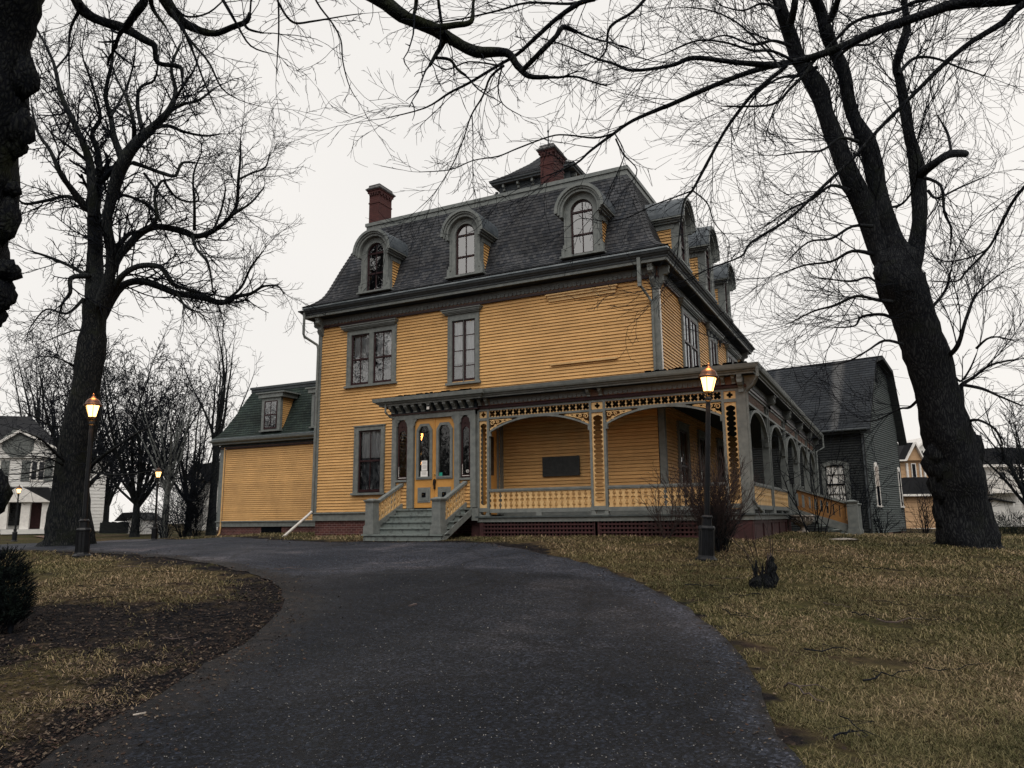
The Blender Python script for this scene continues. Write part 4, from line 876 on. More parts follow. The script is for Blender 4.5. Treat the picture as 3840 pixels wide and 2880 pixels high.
# ---- side stairs going down to the lawn
sy0, sy1 = 26.75, 29.0
mb = MB(); gz0 = gz(-1.2, 27.9)
n = 5
for k in range(n):
    x0 = PX + .1 + k * .34; z = DZ - (DZ - gz0) * (k + 1) / (n + .5); mb.box(x0, x0 + .40, sy0, sy1, z - .04, z); mb.box(x0 + .3, x0 + .33, sy0, sy1, z - .2, z - .04)
ss = mb.build('side_stairs', M['steps'], house)
for y in (sy0, sy1):
    mb = MB(); newel(mb, -1.22, y, gz(-1.2, y) - .03, 1.12, .19); mb.box(PX + .02, PX + .2, y - .09, y + .09, DZ, 2.62); mb.box(PX, PX + .22, y - .11, y + .11, 2.62, 2.66)
    Tn = lambda s, d, z, y=y: (s, y + d, z)
    mb.T = Tn; za, zb = 2.52, gz0 + 1.0; mb.hexa([(PX + .1, -.06, za), (-1.3, -.06, zb), (-1.3, .06, zb), (PX + .1, .06, za)], [(PX + .1, -.06, za + .08), (-1.3, -.06, zb + .08), (-1.3, .06, zb + .08), (PX + .1, .06, za + .08)])
    za, zb = 1.62, gz0 + .1; mb.hexa([(PX + .1, -.05, za), (-1.3, -.05, zb), (-1.3, .05, zb), (PX + .1, .05, za)], [(PX + .1, -.05, za + .25), (-1.3, -.05, zb + .25), (-1.3, .05, zb + .25), (PX + .1, .05, za + .25)])
    nw = mb.build('stair_newels_and_rail', M['gray'], ss)
    mb = MB(Tn); za, zb = 1.85, gz0 + .35; N = 9
    for k in range(N):
        a = PX + .12 + k * (1.66 / N); b = a + 1.66 / N; t0 = (a - PX - .1) / 1.7; t1 = (b - PX - .1) / 1.7; L = lambda t, top: (2.52 + (gz0 + 1.0 - 2.52) * t) if top else (1.87 + (gz0 + .35 - 1.87) * t)
        c = (a + b) / 2; tc_ = (t0 + t1) / 2; g = .04
        mb.hexa([(a, -.015, L(t0, 0)), (b, -.015, L(t1, 0)), (b, .015, L(t1, 0)), (a, .015, L(t0, 0))], [(a, -.015, L(t0, 0) + .12), (b, -.015, L(t1, 0) + .12), (b, .015, L(t1, 0) + .12), (a, .015, L(t0, 0) + .12)])
        mb.hexa([(a, -.015, L(t0, 1) - .12), (b, -.015, L(t1, 1) - .12), (b, .015, L(t1, 1) - .12), (a, .015, L(t0, 1) - .12)], [(a, -.015, L(t0, 1)), (b, -.015, L(t1, 1)), (b, .015, L(t1, 1)), (a, .015, L(t0, 1))])
        h = L(tc_, 1) - L(tc_, 0)
        mb.hexa([(a, -.014, L(t0, 0) + .1), (c - g, -.014, L(tc_, 0) + .1), (c - g, .014, L(tc_, 0) + .1), (a, .014, L(t0, 0) + .1)], [(a, -.014, L(t0, 1) - .1), (c - g, -.014, L(tc_, 1) - .1), (c - g, .014, L(tc_, 1) - .1), (a, .014, L(t0, 1) - .1)])
        mb.hexa([(c + g, -.014, L(tc_, 0) + .1), (b, -.014, L(t1, 0) + .1), (b, .014, L(t1, 0) + .1), (c + g, .014, L(tc_, 0) + .1)], [(c + g, -.014, L(tc_, 1) - .1), (b, -.014, L(t1, 1) - .1), (b, .014, L(t1, 1) - .1), (c + g, .014, L(tc_, 1) - .1)])
    mb.build('cutout_panel', M['oldochre'], nw)
# ================================================================ REAR WING (left)
WX, WY = -30.9, 28.0
TW = lambda s, d, z: (s, WY - d, z); TWs = lambda s, d, z: (WX - d, s, z)
mb = MB(TW); clap(mb, WX + .35, LX - .0, 1.66, 5.30); m2 = MB(TWs); clap(m2, WY + .1, 36, 1.66, 5.3); mb.T = None; mb.add(m2.v, m2.f)
wing = mb.build('wing_wall', M['yellow'], house, label='lower yellow clapboard wing behind the left of the house')
mb = MB(); mb.loft(WX, -17.9, WY, 36, [(-.04, .3), (-.04, 1.42)], sides=(0, 3)); mb.build('foundation', M['brick'], wing)
mb = MB(); mb.box(-27.9, -26.6, WY + .02, WY + .06, .7, 1.36); mb.box(-20.5, -19.0, WY + .02, WY + .06, .7, 1.36); mb.build('basement_hatch', M['black'], wing)
mb = MB(); mb.loft(WX, -17.9, WY, 36, [(-.04, 1.38), (.03, 1.38), (.03, 1.60), (.08, 1.61), (.08, 1.65), (-.02, 1.68)], sides=(0, 3)); mb.box(WX - .03, WX + .26, WY - .035, WY + .2, 1.66, 5.3); mb.build('wing_trim', M['gray'], wing)
mb = MB(); mb.tube([(WX + .3, WY - .05, 5.4), (WX + .3, WY - .05, 1.3), (WX + .27, WY - .06, 1.05), (WX + .2, WY - .1, .95)], .04, 7); mb.build('downspout', M['yellowf'], wing)
m2 = MB(TW); m2.box(WX, -17.9, -.01, .03, 5.36, 5.52); m2.build('frieze_board', M['brown'], wing)
m2 = MB(TW); m2.box(WX, -17.9, -.01, .07, 5.30, 5.36); m2.build('frieze_moulding', M['maroon'], wing)
m2 = MB(TW); scallop(m2, WX, -17.9, 5.52, 5.40, .12, .031, .05); m2.build('frieze_scallops', M['grayd'], wing)
mb = MB(); mb.loft(WX, -17.9, WY, 36, [(-.1, 5.52), (.3, 5.53), (.3, 5.59), (.38, 5.63), (.44, 5.67), (.46, 5.74), (.34, 5.76), (.33, 5.84)], sides=(0, 3)); mb.build('wing_cornice', M['gray'], wing)
mb = MB(); mb.loft(WX, -17.9, WY, 36, [(.35, 5.78), (.37, 5.83), (.33, 5.85)], sides=(0, 3)); mb.build('gutter_lip', M['silver'], wing)
roofloft(WX, -17.9, WY, 36, [(.32, 5.84), (.10, 6.07), (-.1, 6.38), (-.26, 6.74), (-.5, 7.26), (-.77, 7.91), (-.97, 8.36)], .15, M['shingle_green'], 'wing_roof', wing, lip=.022, sides=(0, 3), rowh=.15)
mb = MB(); mb.loft(WX, -17.9, WY, 36, [(-.98, 8.33), (-.93, 8.36), (-.93, 8.50), (-.88, 8.50), (-.88, 8.62), (-2, 8.66)], sides=(0, 3)); mb.build('wing_roof_cap', M['grayd'], wing)
for c in (-27.33, -24.1):
    mb = MB(TW); mb.box(c - .62, c + .62, .12, .28, 6.08, 7.72); w_ = mb.build('wing_dormer', M['gray'], wing)
    mb = MB(TW); mb.box(c - .68, c + .68, .1, .36, 6.02, 6.08); mb.build('sill', M['gray'], w_); mb = MB(TW); mb.box(c - .95, c + .95, -1.2, .42, 7.93, 7.99); mb.box(c - .8, c + .8, -1.2, .36, 7.72, 7.93); mb.build('flat_dormer_roof', M['gray'], w_)
    mb = MB(TW); sash(mb, c - .42, c + .42, 6.15, 7.55, .27, th=.04); mb.build('sash', M['maroon'], w_)
    mb = MB(TW); mb.quad((c - .4, .283, 6.15), (c + .4, .283, 6.15), (c + .4, .283, 7.52), (c - .4, .283, 7.52)); mb.build('pane', M['lace'], w_)
    mb = MB(TW); mb.quad((c - .4, .292, 6.15), (c + .4, .292, 6.15), (c + .4, .292, 7.52), (c - .4, .292, 7.52)); mb.build('glass', M['glass'], w_)
    m2 = MB(lambda s, d, z: (c + .56 + d, s, z)); clap(m2, WY - .15, WY + 1.2, 6.0, 7.72); m2.build('cheek', M['yellow'], w_)
# ================================================================ BARN
ba = R(11.5); bu = Vector((math.cos(ba), -math.sin(ba), 0)); bw = Vector((math.sin(ba), math.cos(ba), 0)); BO = Vector((-1.078, 40, 0))
def TBf(s, d, z): return tuple(BO + bu * s - bw * d + Vector((0, 0, z)))       # front: s<=0 left of corner
def TBg(s, d, z): return tuple(BO + bw * s + bu * d + Vector((0, 0, z)))       # gable
barn = thing('barn', 'weathered dark grey-green barn with gambrel roof behind the side porch', 'barn', (-1.078, 40, .75))
gp = [(-.35, 5.7), (2.4, 9.6), (4.0, 10.0), (6.2, 9.5), (7.95, 5.7)]
def gsl(z, inset=.12):
    def xat(pairs):
        for (a, b) in zip(pairs[:-1], pairs[1:]):
            lo_, hi_ = min(a[1], b[1]), max(a[1], b[1])
            if lo_ <= z <= hi_ and hi_ > lo_: return a[0] + (b[0] - a[0]) * (z - a[1]) / (b[1] - a[1])
        return None
    if z < 5.8: return (0, 7.55)
    l = xat(gp[:3]); r = xat(gp[2:]); 
    if l is None or r is None: return (4, 4)
    return (max(0, l + inset), min(7.55, r - inset))
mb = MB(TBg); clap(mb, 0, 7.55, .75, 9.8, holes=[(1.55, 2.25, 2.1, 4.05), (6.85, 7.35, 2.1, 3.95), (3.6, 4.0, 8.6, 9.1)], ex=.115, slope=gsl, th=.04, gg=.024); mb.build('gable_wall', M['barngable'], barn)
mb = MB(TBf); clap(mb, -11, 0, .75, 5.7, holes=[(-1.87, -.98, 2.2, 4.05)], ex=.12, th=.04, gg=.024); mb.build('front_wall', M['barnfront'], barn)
mb = MB(TBg); mb.box(0, 7.5, -6, -5.9, .7, 9.2); mb.box(7.4, 7.5, -6, 0, .7, 5.6); mb.build('inner_wall', M['room'], barn)
mb = MB(TBg); mb.box(-.06, .1, -.06, .045, .75, 5.62); mb.build('corner_board', M['barnfront'], barn); mb = MB(TBg); mb.box(7.5, 7.6, -.05, .04, .75, 5.62); mb.build('corner_board', M['barnfront'], barn)
mb = MB(); L0 = 0; n = 0
prb = []
for a, b in zip(gp[:-1], gp[1:]):
    l = math.hypot(b[0] - a[0], b[1] - a[1]); k = max(1, int(l / .16))
    for i in range(k): prb.append((a[0] + (b[0] - a[0]) * i / k, a[1] + (b[1] - a[1]) * i / k))
prb.append(gp[-1])
for i, (a, b) in enumerate(zip(prb[:-1], prb[1:])):
    l = math.hypot(b[0] - a[0], b[1] - a[1]); nx, nz = -(b[1] - a[1]) / l * .018, (b[0] - a[0]) / l * .018
    if b[0] > 4.05: nx, nz = nx * .2, nz * .2
    v0, v1 = (i * .16 + .01, i * .16 + .155)
    P = [TBg(a[0] + nx, -11, a[1] + nz), TBg(a[0] + nx, .42, a[1] + nz), TBg(b[0], .42, b[1]), TBg(b[0], -11, b[1])]
    mb.quad(*P, [(0, v0), (11.4, v0), (11.4, v1), (0, v1)]); mb.quad(TBg(a[0], -11, a[1]), TBg(a[0], .42, a[1]), P[1], P[0], [(0, v0), (11.4, v0), (11.4, v0), (0, v0)])
mb.build('roof', M['shingle_barn'], barn)
mb = MB(TBg)
for a, b in zip(gp[:-1], gp[1:]):
    mb.hexa([(a[0], .0, a[1] - .22), (b[0], .0, b[1] - .22), (b[0], .0, b[1] - .03), (a[0], .0, a[1] - .03)], [(a[0], .43, a[1] - .2), (b[0], .43, b[1] - .2), (b[0], .43, b[1] - .01), (a[0], .43, a[1] - .01)])
mb.T = TBf; mb.box(-11, .42, .1, .33, 5.55, 5.68); mb.build('eaves', M['barnfront'], barn)
mb = MB(TBf); mb.tube([(-11, .42, 5.7), (.3, .42, 5.72)], .06, 8); mb.tube([(.0, .38, 5.65), (-.02, .1, 5.45), (-.03, .08, 1)], .045, 6); mb.build('gutter', M['grayd'], barn)
mb = MB(); mb.box(0, 0, 0, 0, 0, 0); mb = MB(TBg); mb.box(0, 7.5, -11, -.04, .3, .75); mb.build('brick_footing', M['lattice'], barn)
for a in (.05, 3.3, 6.3): mb = MB(TBg); mb.box(a, a + .9, -.1, .03, .45, .76); mb.build('brick_pier', M['brown'], barn)
mb = MB(TBf); a, b, c, e = -2.05, -.76, 2.16, 4.26
mb.box(a, -1.87, 0, .06, 2.2, e - .35); mb.box(-.98, b, 0, .06, 2.2, e - .35); mb.prism([(a - .03, e - .42), (-1.87, e - .42), (-1.87, 4.02), (-1.43, 4.1), (-.98, 4.02), (-.98, e - .42), (b + .03, e - .42), (b + .03, e - .12), (b - .2, e - .04), (-1.43, e + .05), (a + .2, e - .04), (a - .03, e - .12)], 0, .075); mb.box(a - .12, b + .12, 0, .12, 2.1, 2.2)
bwn = mb.build('window', M['barntrim'], barn)
mb = MB(TBf); sash(mb, -1.87, -.98, 2.2, 4.07, .004, w=.035, vb=2, hb=3, mid=False); mb.box(-1.84, -1.0, .0, .045, 3.1, 3.17); mb.build('sash', M['black'], bwn)
curtain(TBf, -1.87, -.98, 2.2, 4.05, -.006, .004).build('white_blind', M['blind'], bwn)
for (a, b, half) in ((1.5, 2.32, True), (6.8, 7.4, False)):
    mb = MB(TBg); mb.box(a - .0, a + .1, 0, .05, 2.1, 4.1); mb.box(b - .1, b, 0, .05, 2.1, 4.1); mb.box(a - .05, b + .05, 0, .1, 2.02, 2.1)
    mb.prism([(a, 4.0), (b, 4.0), (b, 4.12), ((a + b) / 2 + .12, 4.24), ((a + b) / 2 - .12, 4.24), (a, 4.12)], 0, .05); gw = mb.build('window', M['whitetrim'] if True else M['barntrim'], barn)
    mb = MB(TBg); mb.box(a + .1, b - .1, -.02, .04, 2.1, 4.0); mb.box(a + .1, b - .1, .04, .048, 3.02, 3.07); mb.build('pane', M['black'], gw)
    if half: mb = MB(TBg); mb.box(a + .1, b - .1, .035, .055, 3.05, 4.02); mb.build('boarding', M['board'], gw)
mb = MB(TBg); mb.box(3.62, 4.02, -.05, .03, 8.55, 9.1); mb.build('hayloft_vent', M['black'], barn)
# ================================================================ GROUND
def lawnmat():
    m = bpy.data.materials.new('winter_lawn'); m.use_nodes = True; t = m.node_tree; b = t.nodes['Principled BSDF']; b.inputs['Roughness'].default_value = 1; b.inputs['Specular IOR Level'].default_value = .05
    co = t.nodes.new('ShaderNodeTexCoord')
    def nz(sc_, d=6, st=(1, 1, 1), r=.6):
        mp = t.nodes.new('ShaderNodeMapping'); mp.inputs['Scale'].default_value = st; t.links.new(co.outputs['Object'], mp.inputs[0])
        n = t.nodes.new('ShaderNodeTexNoise'); n.inputs['Scale'].default_value = sc_; n.inputs['Detail'].default_value = d; n.inputs['Roughness'].default_value = r; t.links.new(mp.outputs[0], n.inputs[0]); return n
    def ramp(n, a, ca, b_, cb, mid=None):
        r = t.nodes.new('ShaderNodeValToRGB'); e = r.color_ramp.elements; e[0].position = a; e[1].position = b_; e[0].color = (*ca, 1); e[1].color = (*cb, 1)
        if mid: q = e.new(mid[0]); q.color = (*mid[1], 1)
        t.links.new(n.outputs['Fac'], r.inputs[0]); return r
    def mix(f, a, b_, mode='MIX', fac=None):
        x = t.nodes.new('ShaderNodeMixRGB'); x.blend_type = mode
        if f is not None: t.links.new(f, x.inputs[0])
        else: x.inputs[0].default_value = fac
        t.links.new(a, x.inputs[1]); t.links.new(b_, x.inputs[2]); return x
    big = ramp(nz(.22, 4), .42, (0, 0, 0), .58, (1, 1, 1))
    green = ramp(nz(9, 8), .3, (.014, .016, .008), .7, (.085, .078, .030), (.5, (.042, .042, .017)))
    tan = ramp(nz(11, 8), .3, (.020, .016, .011), .7, (.15, .11, .06), (.5, (.07, .052, .03)))
    g = mix(big.outputs[0], green.outputs[0], tan.outputs[0])
    dirt = ramp(nz(5, 8), .35, (.012, .010, .010), .7, (.06, .040, .030))
    patch = ramp(nz(.75, 8, (1, 1.6, 1), .7), .52, (0, 0, 0), .64, (1, 1, 1))
    g2 = mix(patch.outputs[0], g.outputs[0], dirt.outputs[0])
    at = t.nodes.new('ShaderNodeAttribute'); at.attribute_name = 'soil'; soiln = nz(2.5, 7); ms = t.nodes.new('ShaderNodeMath'); ms.operation = 'ADD'; t.links.new(at.outputs['Fac'], ms.inputs[0]); t.links.new(soiln.outputs['Fac'], ms.inputs[1])
    sr = t.nodes.new('ShaderNodeValToRGB'); sr.color_ramp.elements[0].position = .78; sr.color_ramp.elements[1].position = 1.0; t.links.new(ms.outputs[0], sr.inputs[0])
    soil = ramp(nz(7, 9), .32, (.005, .0055, .008), .74, (.045, .034, .029), (.52, (.012, .011, .0125)))
    g3 = mix(sr.outputs[0], g2.outputs[0], soil.outputs[0])
    t.links.new(g3.outputs[0], b.inputs['Base Color'])
    bn = nz(30, 8); bu = t.nodes.new('ShaderNodeBump'); bu.inputs['Strength'].default_value = .9; bu.inputs['Distance'].default_value = .04
    t.links.new(bn.outputs['Fac'], bu.inputs['Height']); t.links.new(bu.outputs[0], b.inputs['Normal']); return m
M['lawn'] = lawnmat()
def roadmat():
    m = bpy.data.materials.new('old_asphalt'); m.use_nodes = True; t = m.node_tree; b = t.nodes['Principled BSDF']; b.inputs['Specular IOR Level'].default_value = .22
    co = t.nodes.new('ShaderNodeTexCoord')
    def tex(kind, sc_, d=5, st=(1, 1, 1)):
        mp = t.nodes.new('ShaderNodeMapping'); mp.inputs['Scale'].default_value = st; t.links.new(co.outputs['Object'], mp.inputs[0])
        n = t.nodes.new(kind); n.inputs['Scale'].default_value = sc_
        if 'Noise' in kind: n.inputs['Detail'].default_value = d; n.inputs['Roughness'].default_value = .65
        t.links.new(mp.outputs[0], n.inputs[0]); return n
    def ramp(o, pts):
        r = t.nodes.new('ShaderNodeValToRGB'); e = r.color_ramp.elements; e[0].position = pts[0][0]; e[0].color = (*pts[0][1], 1); e[1].position = pts[-1][0]; e[1].color = (*pts[-1][1], 1)
        for p in pts[1:-1]: q = e.new(p[0]); q.color = (*p[1], 1)
        t.links.new(o, r.inputs[0]); return r.outputs[0]
    def mix(a, b_, mode, fac=1., f=None):
        x = t.nodes.new('ShaderNodeMixRGB'); x.blend_type = mode; x.inputs[0].default_value = fac
        if f is not None: t.links.new(f, x.inputs[0])
        t.links.new(a, x.inputs[1]); t.links.new(b_, x.inputs[2]); return x.outputs[0]
    base = ramp(tex('ShaderNodeTexNoise', .33, 9).outputs['Fac'], [(.38, (.0042, .0060, .0100)), (.50, (.0062, .0080, .0125)), (.57, (.0105, .0125, .018)), (.64, (.022, .0225, .028))])
    grain = ramp(tex('ShaderNodeTexNoise', 38, 6).outputs['Fac'], [(.33, (.25, .25, .27)), (.5, (.9, .9, .9)), (.68, (1.9, 1.85, 1.8))])
    c = mix(base, grain, 'MULTIPLY')
    vs_ = tex('ShaderNodeTexVoronoi', 42); bw_ = t.nodes.new('ShaderNodeRGBToBW'); t.links.new(vs_.outputs['Color'], bw_.inputs[0]); st_ = ramp(bw_.outputs[0], [(.2, (.35, .35, .37)), (.55, (.9, .9, .92)), (.85, (2.9, 2.8, 2.75))]); c = mix(c, st_, 'MULTIPLY', .85)
    chips = ramp(tex('ShaderNodeTexVoronoi', 34).outputs['Distance'], [(.0, (1, 1, 1)), (.10, (1, 1, 1)), (.14, (0, 0, 0))])
    sel = ramp(tex('ShaderNodeTexNoise', 17, 2).outputs['Fac'], [(.52, (0, 0, 0)), (.60, (.8, .8, .8))])
    f = mix(chips, sel, 'MULTIPLY')
    chipc = t.nodes.new('ShaderNodeRGB'); chipc.outputs[0].default_value = (.16, .155, .15, 1)
    c = mix(c, chipc.outputs[0], 'MIX', f=f)
    # cracks
    vor = tex('ShaderNodeTexVoronoi', .22); vor.feature = 'DISTANCE_TO_EDGE'
    wob = tex('ShaderNodeTexNoise', 2.2, 5); ad = t.nodes.new('ShaderNodeMixRGB'); ad.blend_type = 'ADD'; ad.inputs[0].default_value = .35
    t.links.new(co.outputs['Object'], ad.inputs[1]); t.links.new(wob.outputs['Color'], ad.inputs[2]); t.links.new(ad.outputs[0], vor.inputs['Vector'])
    cr = ramp(vor.outputs['Distance'], [(.0, (.35, .35, .38)), (.010, (.5, .5, .5)), (.016, (1, 1, 1))])
    c = mix(c, cr, 'MULTIPLY', .6)
    old = t.nodes.new('ShaderNodeAttribute'); old.attribute_name = 'old'; on = tex('ShaderNodeTexNoise', 1.1, 8); oa = t.nodes.new('ShaderNodeMath'); oa.operation = 'MULTIPLY_ADD'; oa.inputs[1].default_value = .55; t.links.new(on.outputs['Fac'], oa.inputs[0]); t.links.new(old.outputs['Fac'], oa.inputs[2])
    om = ramp(oa.outputs[0], [(.45, (1, 1, 1)), (.62, (1.5, 1.46, 1.4)), (.85, (2.7, 2.55, 2.4))]); c = mix(c, om, 'MULTIPLY')
    so = t.nodes.new('ShaderNodeAttribute'); so.attribute_name = 'soil'; sn = tex('ShaderNodeTexNoise', 3.2, 9); sa = t.nodes.new('ShaderNodeMath'); sa.operation = 'ADD'; t.links.new(so.outputs['Fac'], sa.inputs[0]); t.links.new(sn.outputs['Fac'], sa.inputs[1])
    sm = ramp(sa.outputs[0], [(.80, (0, 0, 0)), (1.02, (1, 1, 1))]); sc2 = ramp(tex('ShaderNodeTexNoise', 8, 9).outputs['Fac'], [(.32, (.005, .006, .008)), (.52, (.011, .0105, .012)), (.74, (.040, .031, .028))]); c = mix(c, sc2, 'MIX', f=sm)
    t.links.new(c, b.inputs['Base Color'])
    rr = ramp(tex('ShaderNodeTexNoise', .5, 5).outputs['Fac'], [(.4, (.75, .75, .75)), (.6, (.95, .95, .95))]); t.links.new(rr, b.inputs['Roughness'])
    bu = t.nodes.new('ShaderNodeBump'); bu.inputs['Strength'].default_value = .8; bu.inputs['Distance'].default_value = .012
    t.links.new(tex('ShaderNodeTexNoise', 60, 5).outputs['Fac'], bu.inputs['Height']); t.links.new(bu.outputs[0], b.inputs['Normal']); return m
M['road'] = roadmat()
# lawn sheet: dense near, coarse far
ax = np.concatenate([[-900, -500, -300, -200, -150], np.arange(-120, -40, 5), np.arange(-40, -16, .5), np.arange(-16, 8, .2), np.arange(8, 20, .5), np.arange(20, 60, 4), [80, 110, 150, 250, 500, 900]])
ay = np.concatenate([[-400, -200, -100, -60, -30], np.arange(-12, 0, .5), np.arange(0, 22, .2), np.arange(22, 45, .5), np.arange(45, 110, 4), [130, 160, 220, 350, 600, 1000]])
gx, gy = np.meshgrid(ax, ay); gzv = gzs(gx, gy)
me = bpy.data.meshes.new('lawn'); nx_, ny_ = len(ax), len(ay)
vs = np.stack([gx.ravel(), gy.ravel(), gzv.ravel()], 1)
fs = [(j * nx_ + i, j * nx_ + i + 1, (j + 1) * nx_ + i + 1, (j + 1) * nx_ + i) for j in range(ny_ - 1) for i in range(nx_ - 1)]
me.from_pydata(vs.tolist(), [], fs); me.materials.append(M['lawn']); me.polygons.foreach_set('use_smooth', [True] * len(fs))
lawnme = me; lawn = bpy.data.objects.new('ground', me); col.objects.link(lawn); struct(lawn)
# driveway sheet
edge_px = [(190,1590),(300,1532),(420,1462),(520,1402),(590,1342),(618,1300),(606,1272),(575,1252),(520,1236),(450,1222),(380,1210),(300,1201),(200,1196),(100,1192),(0,1189),(-150,1186)]
edge_px2 = [(-150,1171),(0,1173),(100,1173),(200,1170),(330,1166),(450,1163),(560,1164),(600,1169),(700,1173),(800,1174),(960,1174),(1010,1174),(1080,1181),(1180,1197),(1290,1226),(1390,1263),(1480,1311),(1560,1377),(1620,1452),(1652,1532),(1672,1600)]
L1 = [G(*p) for p in edge_px]; L2 = [G(*p) for p in edge_px2]
poly = [Vector((-4.6, -6, 0)), Vector((-4.2, -1, 0)), Vector((-4.0, 1.5, 0))] + L1 + L2 + [Vector((.55, 2.2, 0)), Vector((.9, -1, 0)), Vector((1.3, -6, 0))]
poly = [Vector((p.x, p.y)) for p in poly]
def densify(poly, step=.25, jit=.035, seed=2):
    rn = random.Random(seed); o = []
    for a, b in zip(poly, poly[1:] + poly[:1]):
        n = max(1, int((b - a).length / step))
        for k in range(n):
            p = a.lerp(b, k / n); j = jit * min(2.5, .6 + p.length / 12); o.append(Vector((p.x + rn.uniform(-j, j), p.y + rn.uniform(-j, j))))
    return o
def chaikin(P):
    o = [];
    for a, b in zip(P, P[1:] + P[:1]): o += [a * .75 + b * .25, a * .25 + b * .75]
    return o
bd = densify(chaikin(poly)); nb = len(bd)
def inpoly(x, y, P=None):
    P = _PB; x1, y1 = P[:, 0], P[:, 1]; x2, y2 = np.roll(x1, -1), np.roll(y1, -1)
    x = np.asarray(x)[..., None]; y = np.asarray(y)[..., None]
    c = ((y1 > y) != (y2 > y)) & (x < (x2 - x1) * (y - y1) / (y2 - y1 + 1e-12) + x1)
    return c.sum(-1) % 2 == 1
_PB = np.array([(p.x, p.y) for p in bd])
xs, ys = np.meshgrid(np.concatenate([np.arange(-60, -20, .6), np.arange(-20, 3, .25)]), np.concatenate([np.arange(-6, 0, .6), np.arange(0, 24, .25), np.arange(24, 40, .6)])); ins = inpoly(xs.ravel(), ys.ravel())
inner = [Vector((a, b)) for a, b in zip(xs.ravel()[ins], ys.ravel()[ins])]
res = delaunay_2d_cdt(bd + inner, [(i, (i + 1) % nb) for i in range(nb)], [], 1, 1e-4)
rv = np.array([(v.x, v.y) for v in res[0]]); rz = gzs(rv[:, 0], rv[:, 1]) + .012
cen = [sum((rv[k] for k in f), np.zeros(2)) / len(f) for f in res[2]]; ok = inpoly(np.array(cen)[:, 0], np.array(cen)[:, 1])
DK = [G(*p) for p in ((1640,1700),(1590,1560),(1530,1450),(1440,1345),(1330,1275),(1235,1243),(1100,1238),(950,1228),(800,1238),(640,1246),(560,1262),(380,1420),(60,1600),(-200,1700))]
DKp = np.array([(p.x, p.y) for p in DK] + [(-8, -6), (.6, -6)])
def inp(x, y, P):
    x1, y1 = P[:, 0], P[:, 1]; x2, y2 = np.roll(x1, -1), np.roll(y1, -1); x = np.asarray(x)[..., None]; y = np.asarray(y)[..., None]
    return ((((y1 > y) != (y2 > y)) & (x < (x2 - x1) * (y - y1) / (y2 - y1 + 1e-12) + x1)).sum(-1) % 2) == 1
def dseg(x, y, P):
    d = np.full(len(x), 1e9)
    for a, b in zip(P, np.roll(P, -1, 0)):
        ab = b - a; t = np.clip(((x - a[0]) * ab[0] + (y - a[1]) * ab[1]) / (ab @ ab + 1e-9), 0, 1); d = np.minimum(d, np.hypot(x - a[0] - t * ab[0], y - a[1] - t * ab[1]))
    return d
_sd = dseg(rv[:, 0], rv[:, 1], DKp) * np.where(inp(rv[:, 0], rv[:, 1], DKp), -1, 1)
_old = np.clip(.35 + _sd * .9, 0, .62)
_ed = dseg(rv[:, 0], rv[:, 1], _PB[::4]); _lf = rv[:, 0] < -1.6 - rv[:, 1] * .34
_rs = np.where(_lf & (rv[:, 1] < 14), np.clip(1 - _ed / 1.1, 0, 1) * .62, np.clip(1 - _ed / .28, 0, 1) * .5)
me = bpy.data.meshes.new('driveway'); me.from_pydata(np.column_stack([rv, rz]).tolist(), [], [f for f, k in zip(res[2], ok) if k]); me.materials.append(M['road']); me.polygons.foreach_set('use_smooth', [True] * len(me.polygons))
for _nm, _vv in (('old', _old), ('soil', _rs)): _a = me.attributes.new(_nm, 'FLOAT', 'POINT'); _a.data.foreach_set('value', _vv.astype(np.float32))
struct(bpy.data.objects.new('driveway', me)); col.objects.link(bpy.data.objects['driveway'])
# brick path to the white house
mb = MB()
pp = [G(*p) for p in ((95, 1158), (135, 1164), (115, 1166), (70, 1159))]
mb.add([(p.x, p.y, p.z + .03) for p in pp], [(0, 1, 2, 3)]); struct(mb.build('path', M['brown']))
# ---- scattered small cover
def islandmat(name, cols, rough=.9):
    m = bpy.data.materials.new(name); m.use_nodes = True; t = m.node_tree; b = t.nodes['Principled BSDF']; b.inputs['Roughness'].default_value = rough; b.inputs['Specular IOR Level'].default_value = .08
    g = t.nodes.new('ShaderNodeNewGeometry'); r = t.nodes.new('ShaderNodeValToRGB'); e = r.color_ramp.elements
    e[0].position = 0; e[0].color = (*cols[0], 1); e[1].position = 1; e[1].color = (*cols[-1], 1)
    for i, c in enumerate(cols[1:-1]): q = e.new((i + 1) / (len(cols) - 1)); q.color = (*c, 1)
    t.links.new(g.outputs['Random Per Island'], r.inputs[0]); t.links.new(r.outputs[0], b.inputs['Base Color']); return m
M['blade'] = islandmat('dry_grass_blades', [(.030, .032, .018), (.068, .068, .034), (.115, .105, .055), (.18, .15, .085), (.29, .235, .15), (.36, .29, .20), (.045, .038, .028)])
_t = M['blade'].node_tree; _b = _t.nodes['Principled BSDF']; _rp = [n for n in _t.nodes if n.type == 'VALTORGB'][0]
_co = _t.nodes.new('ShaderNodeTexCoord'); bl_n = _t.nodes.new('ShaderNodeTexNoise'); bl_n.inputs['Scale'].default_value = .38; bl_n.inputs['Detail'].default_value = 7; bl_n.inputs['Roughness'].default_value = .7; _t.links.new(_co.outputs['Object'], bl_n.inputs[0])
_r2 = _t.nodes.new('ShaderNodeValToRGB'); _r2.color_ramp.elements[0].position = .38; _r2.color_ramp.elements[0].color = (.40, .46, .36, 1); _r2.color_ramp.elements[1].position = .6; _r2.color_ramp.elements[1].color = (1.15, 1.05, 1.02, 1)
_e = _r2.color_ramp.elements.new(.48); _e.color = (.74, .76, .62, 1)
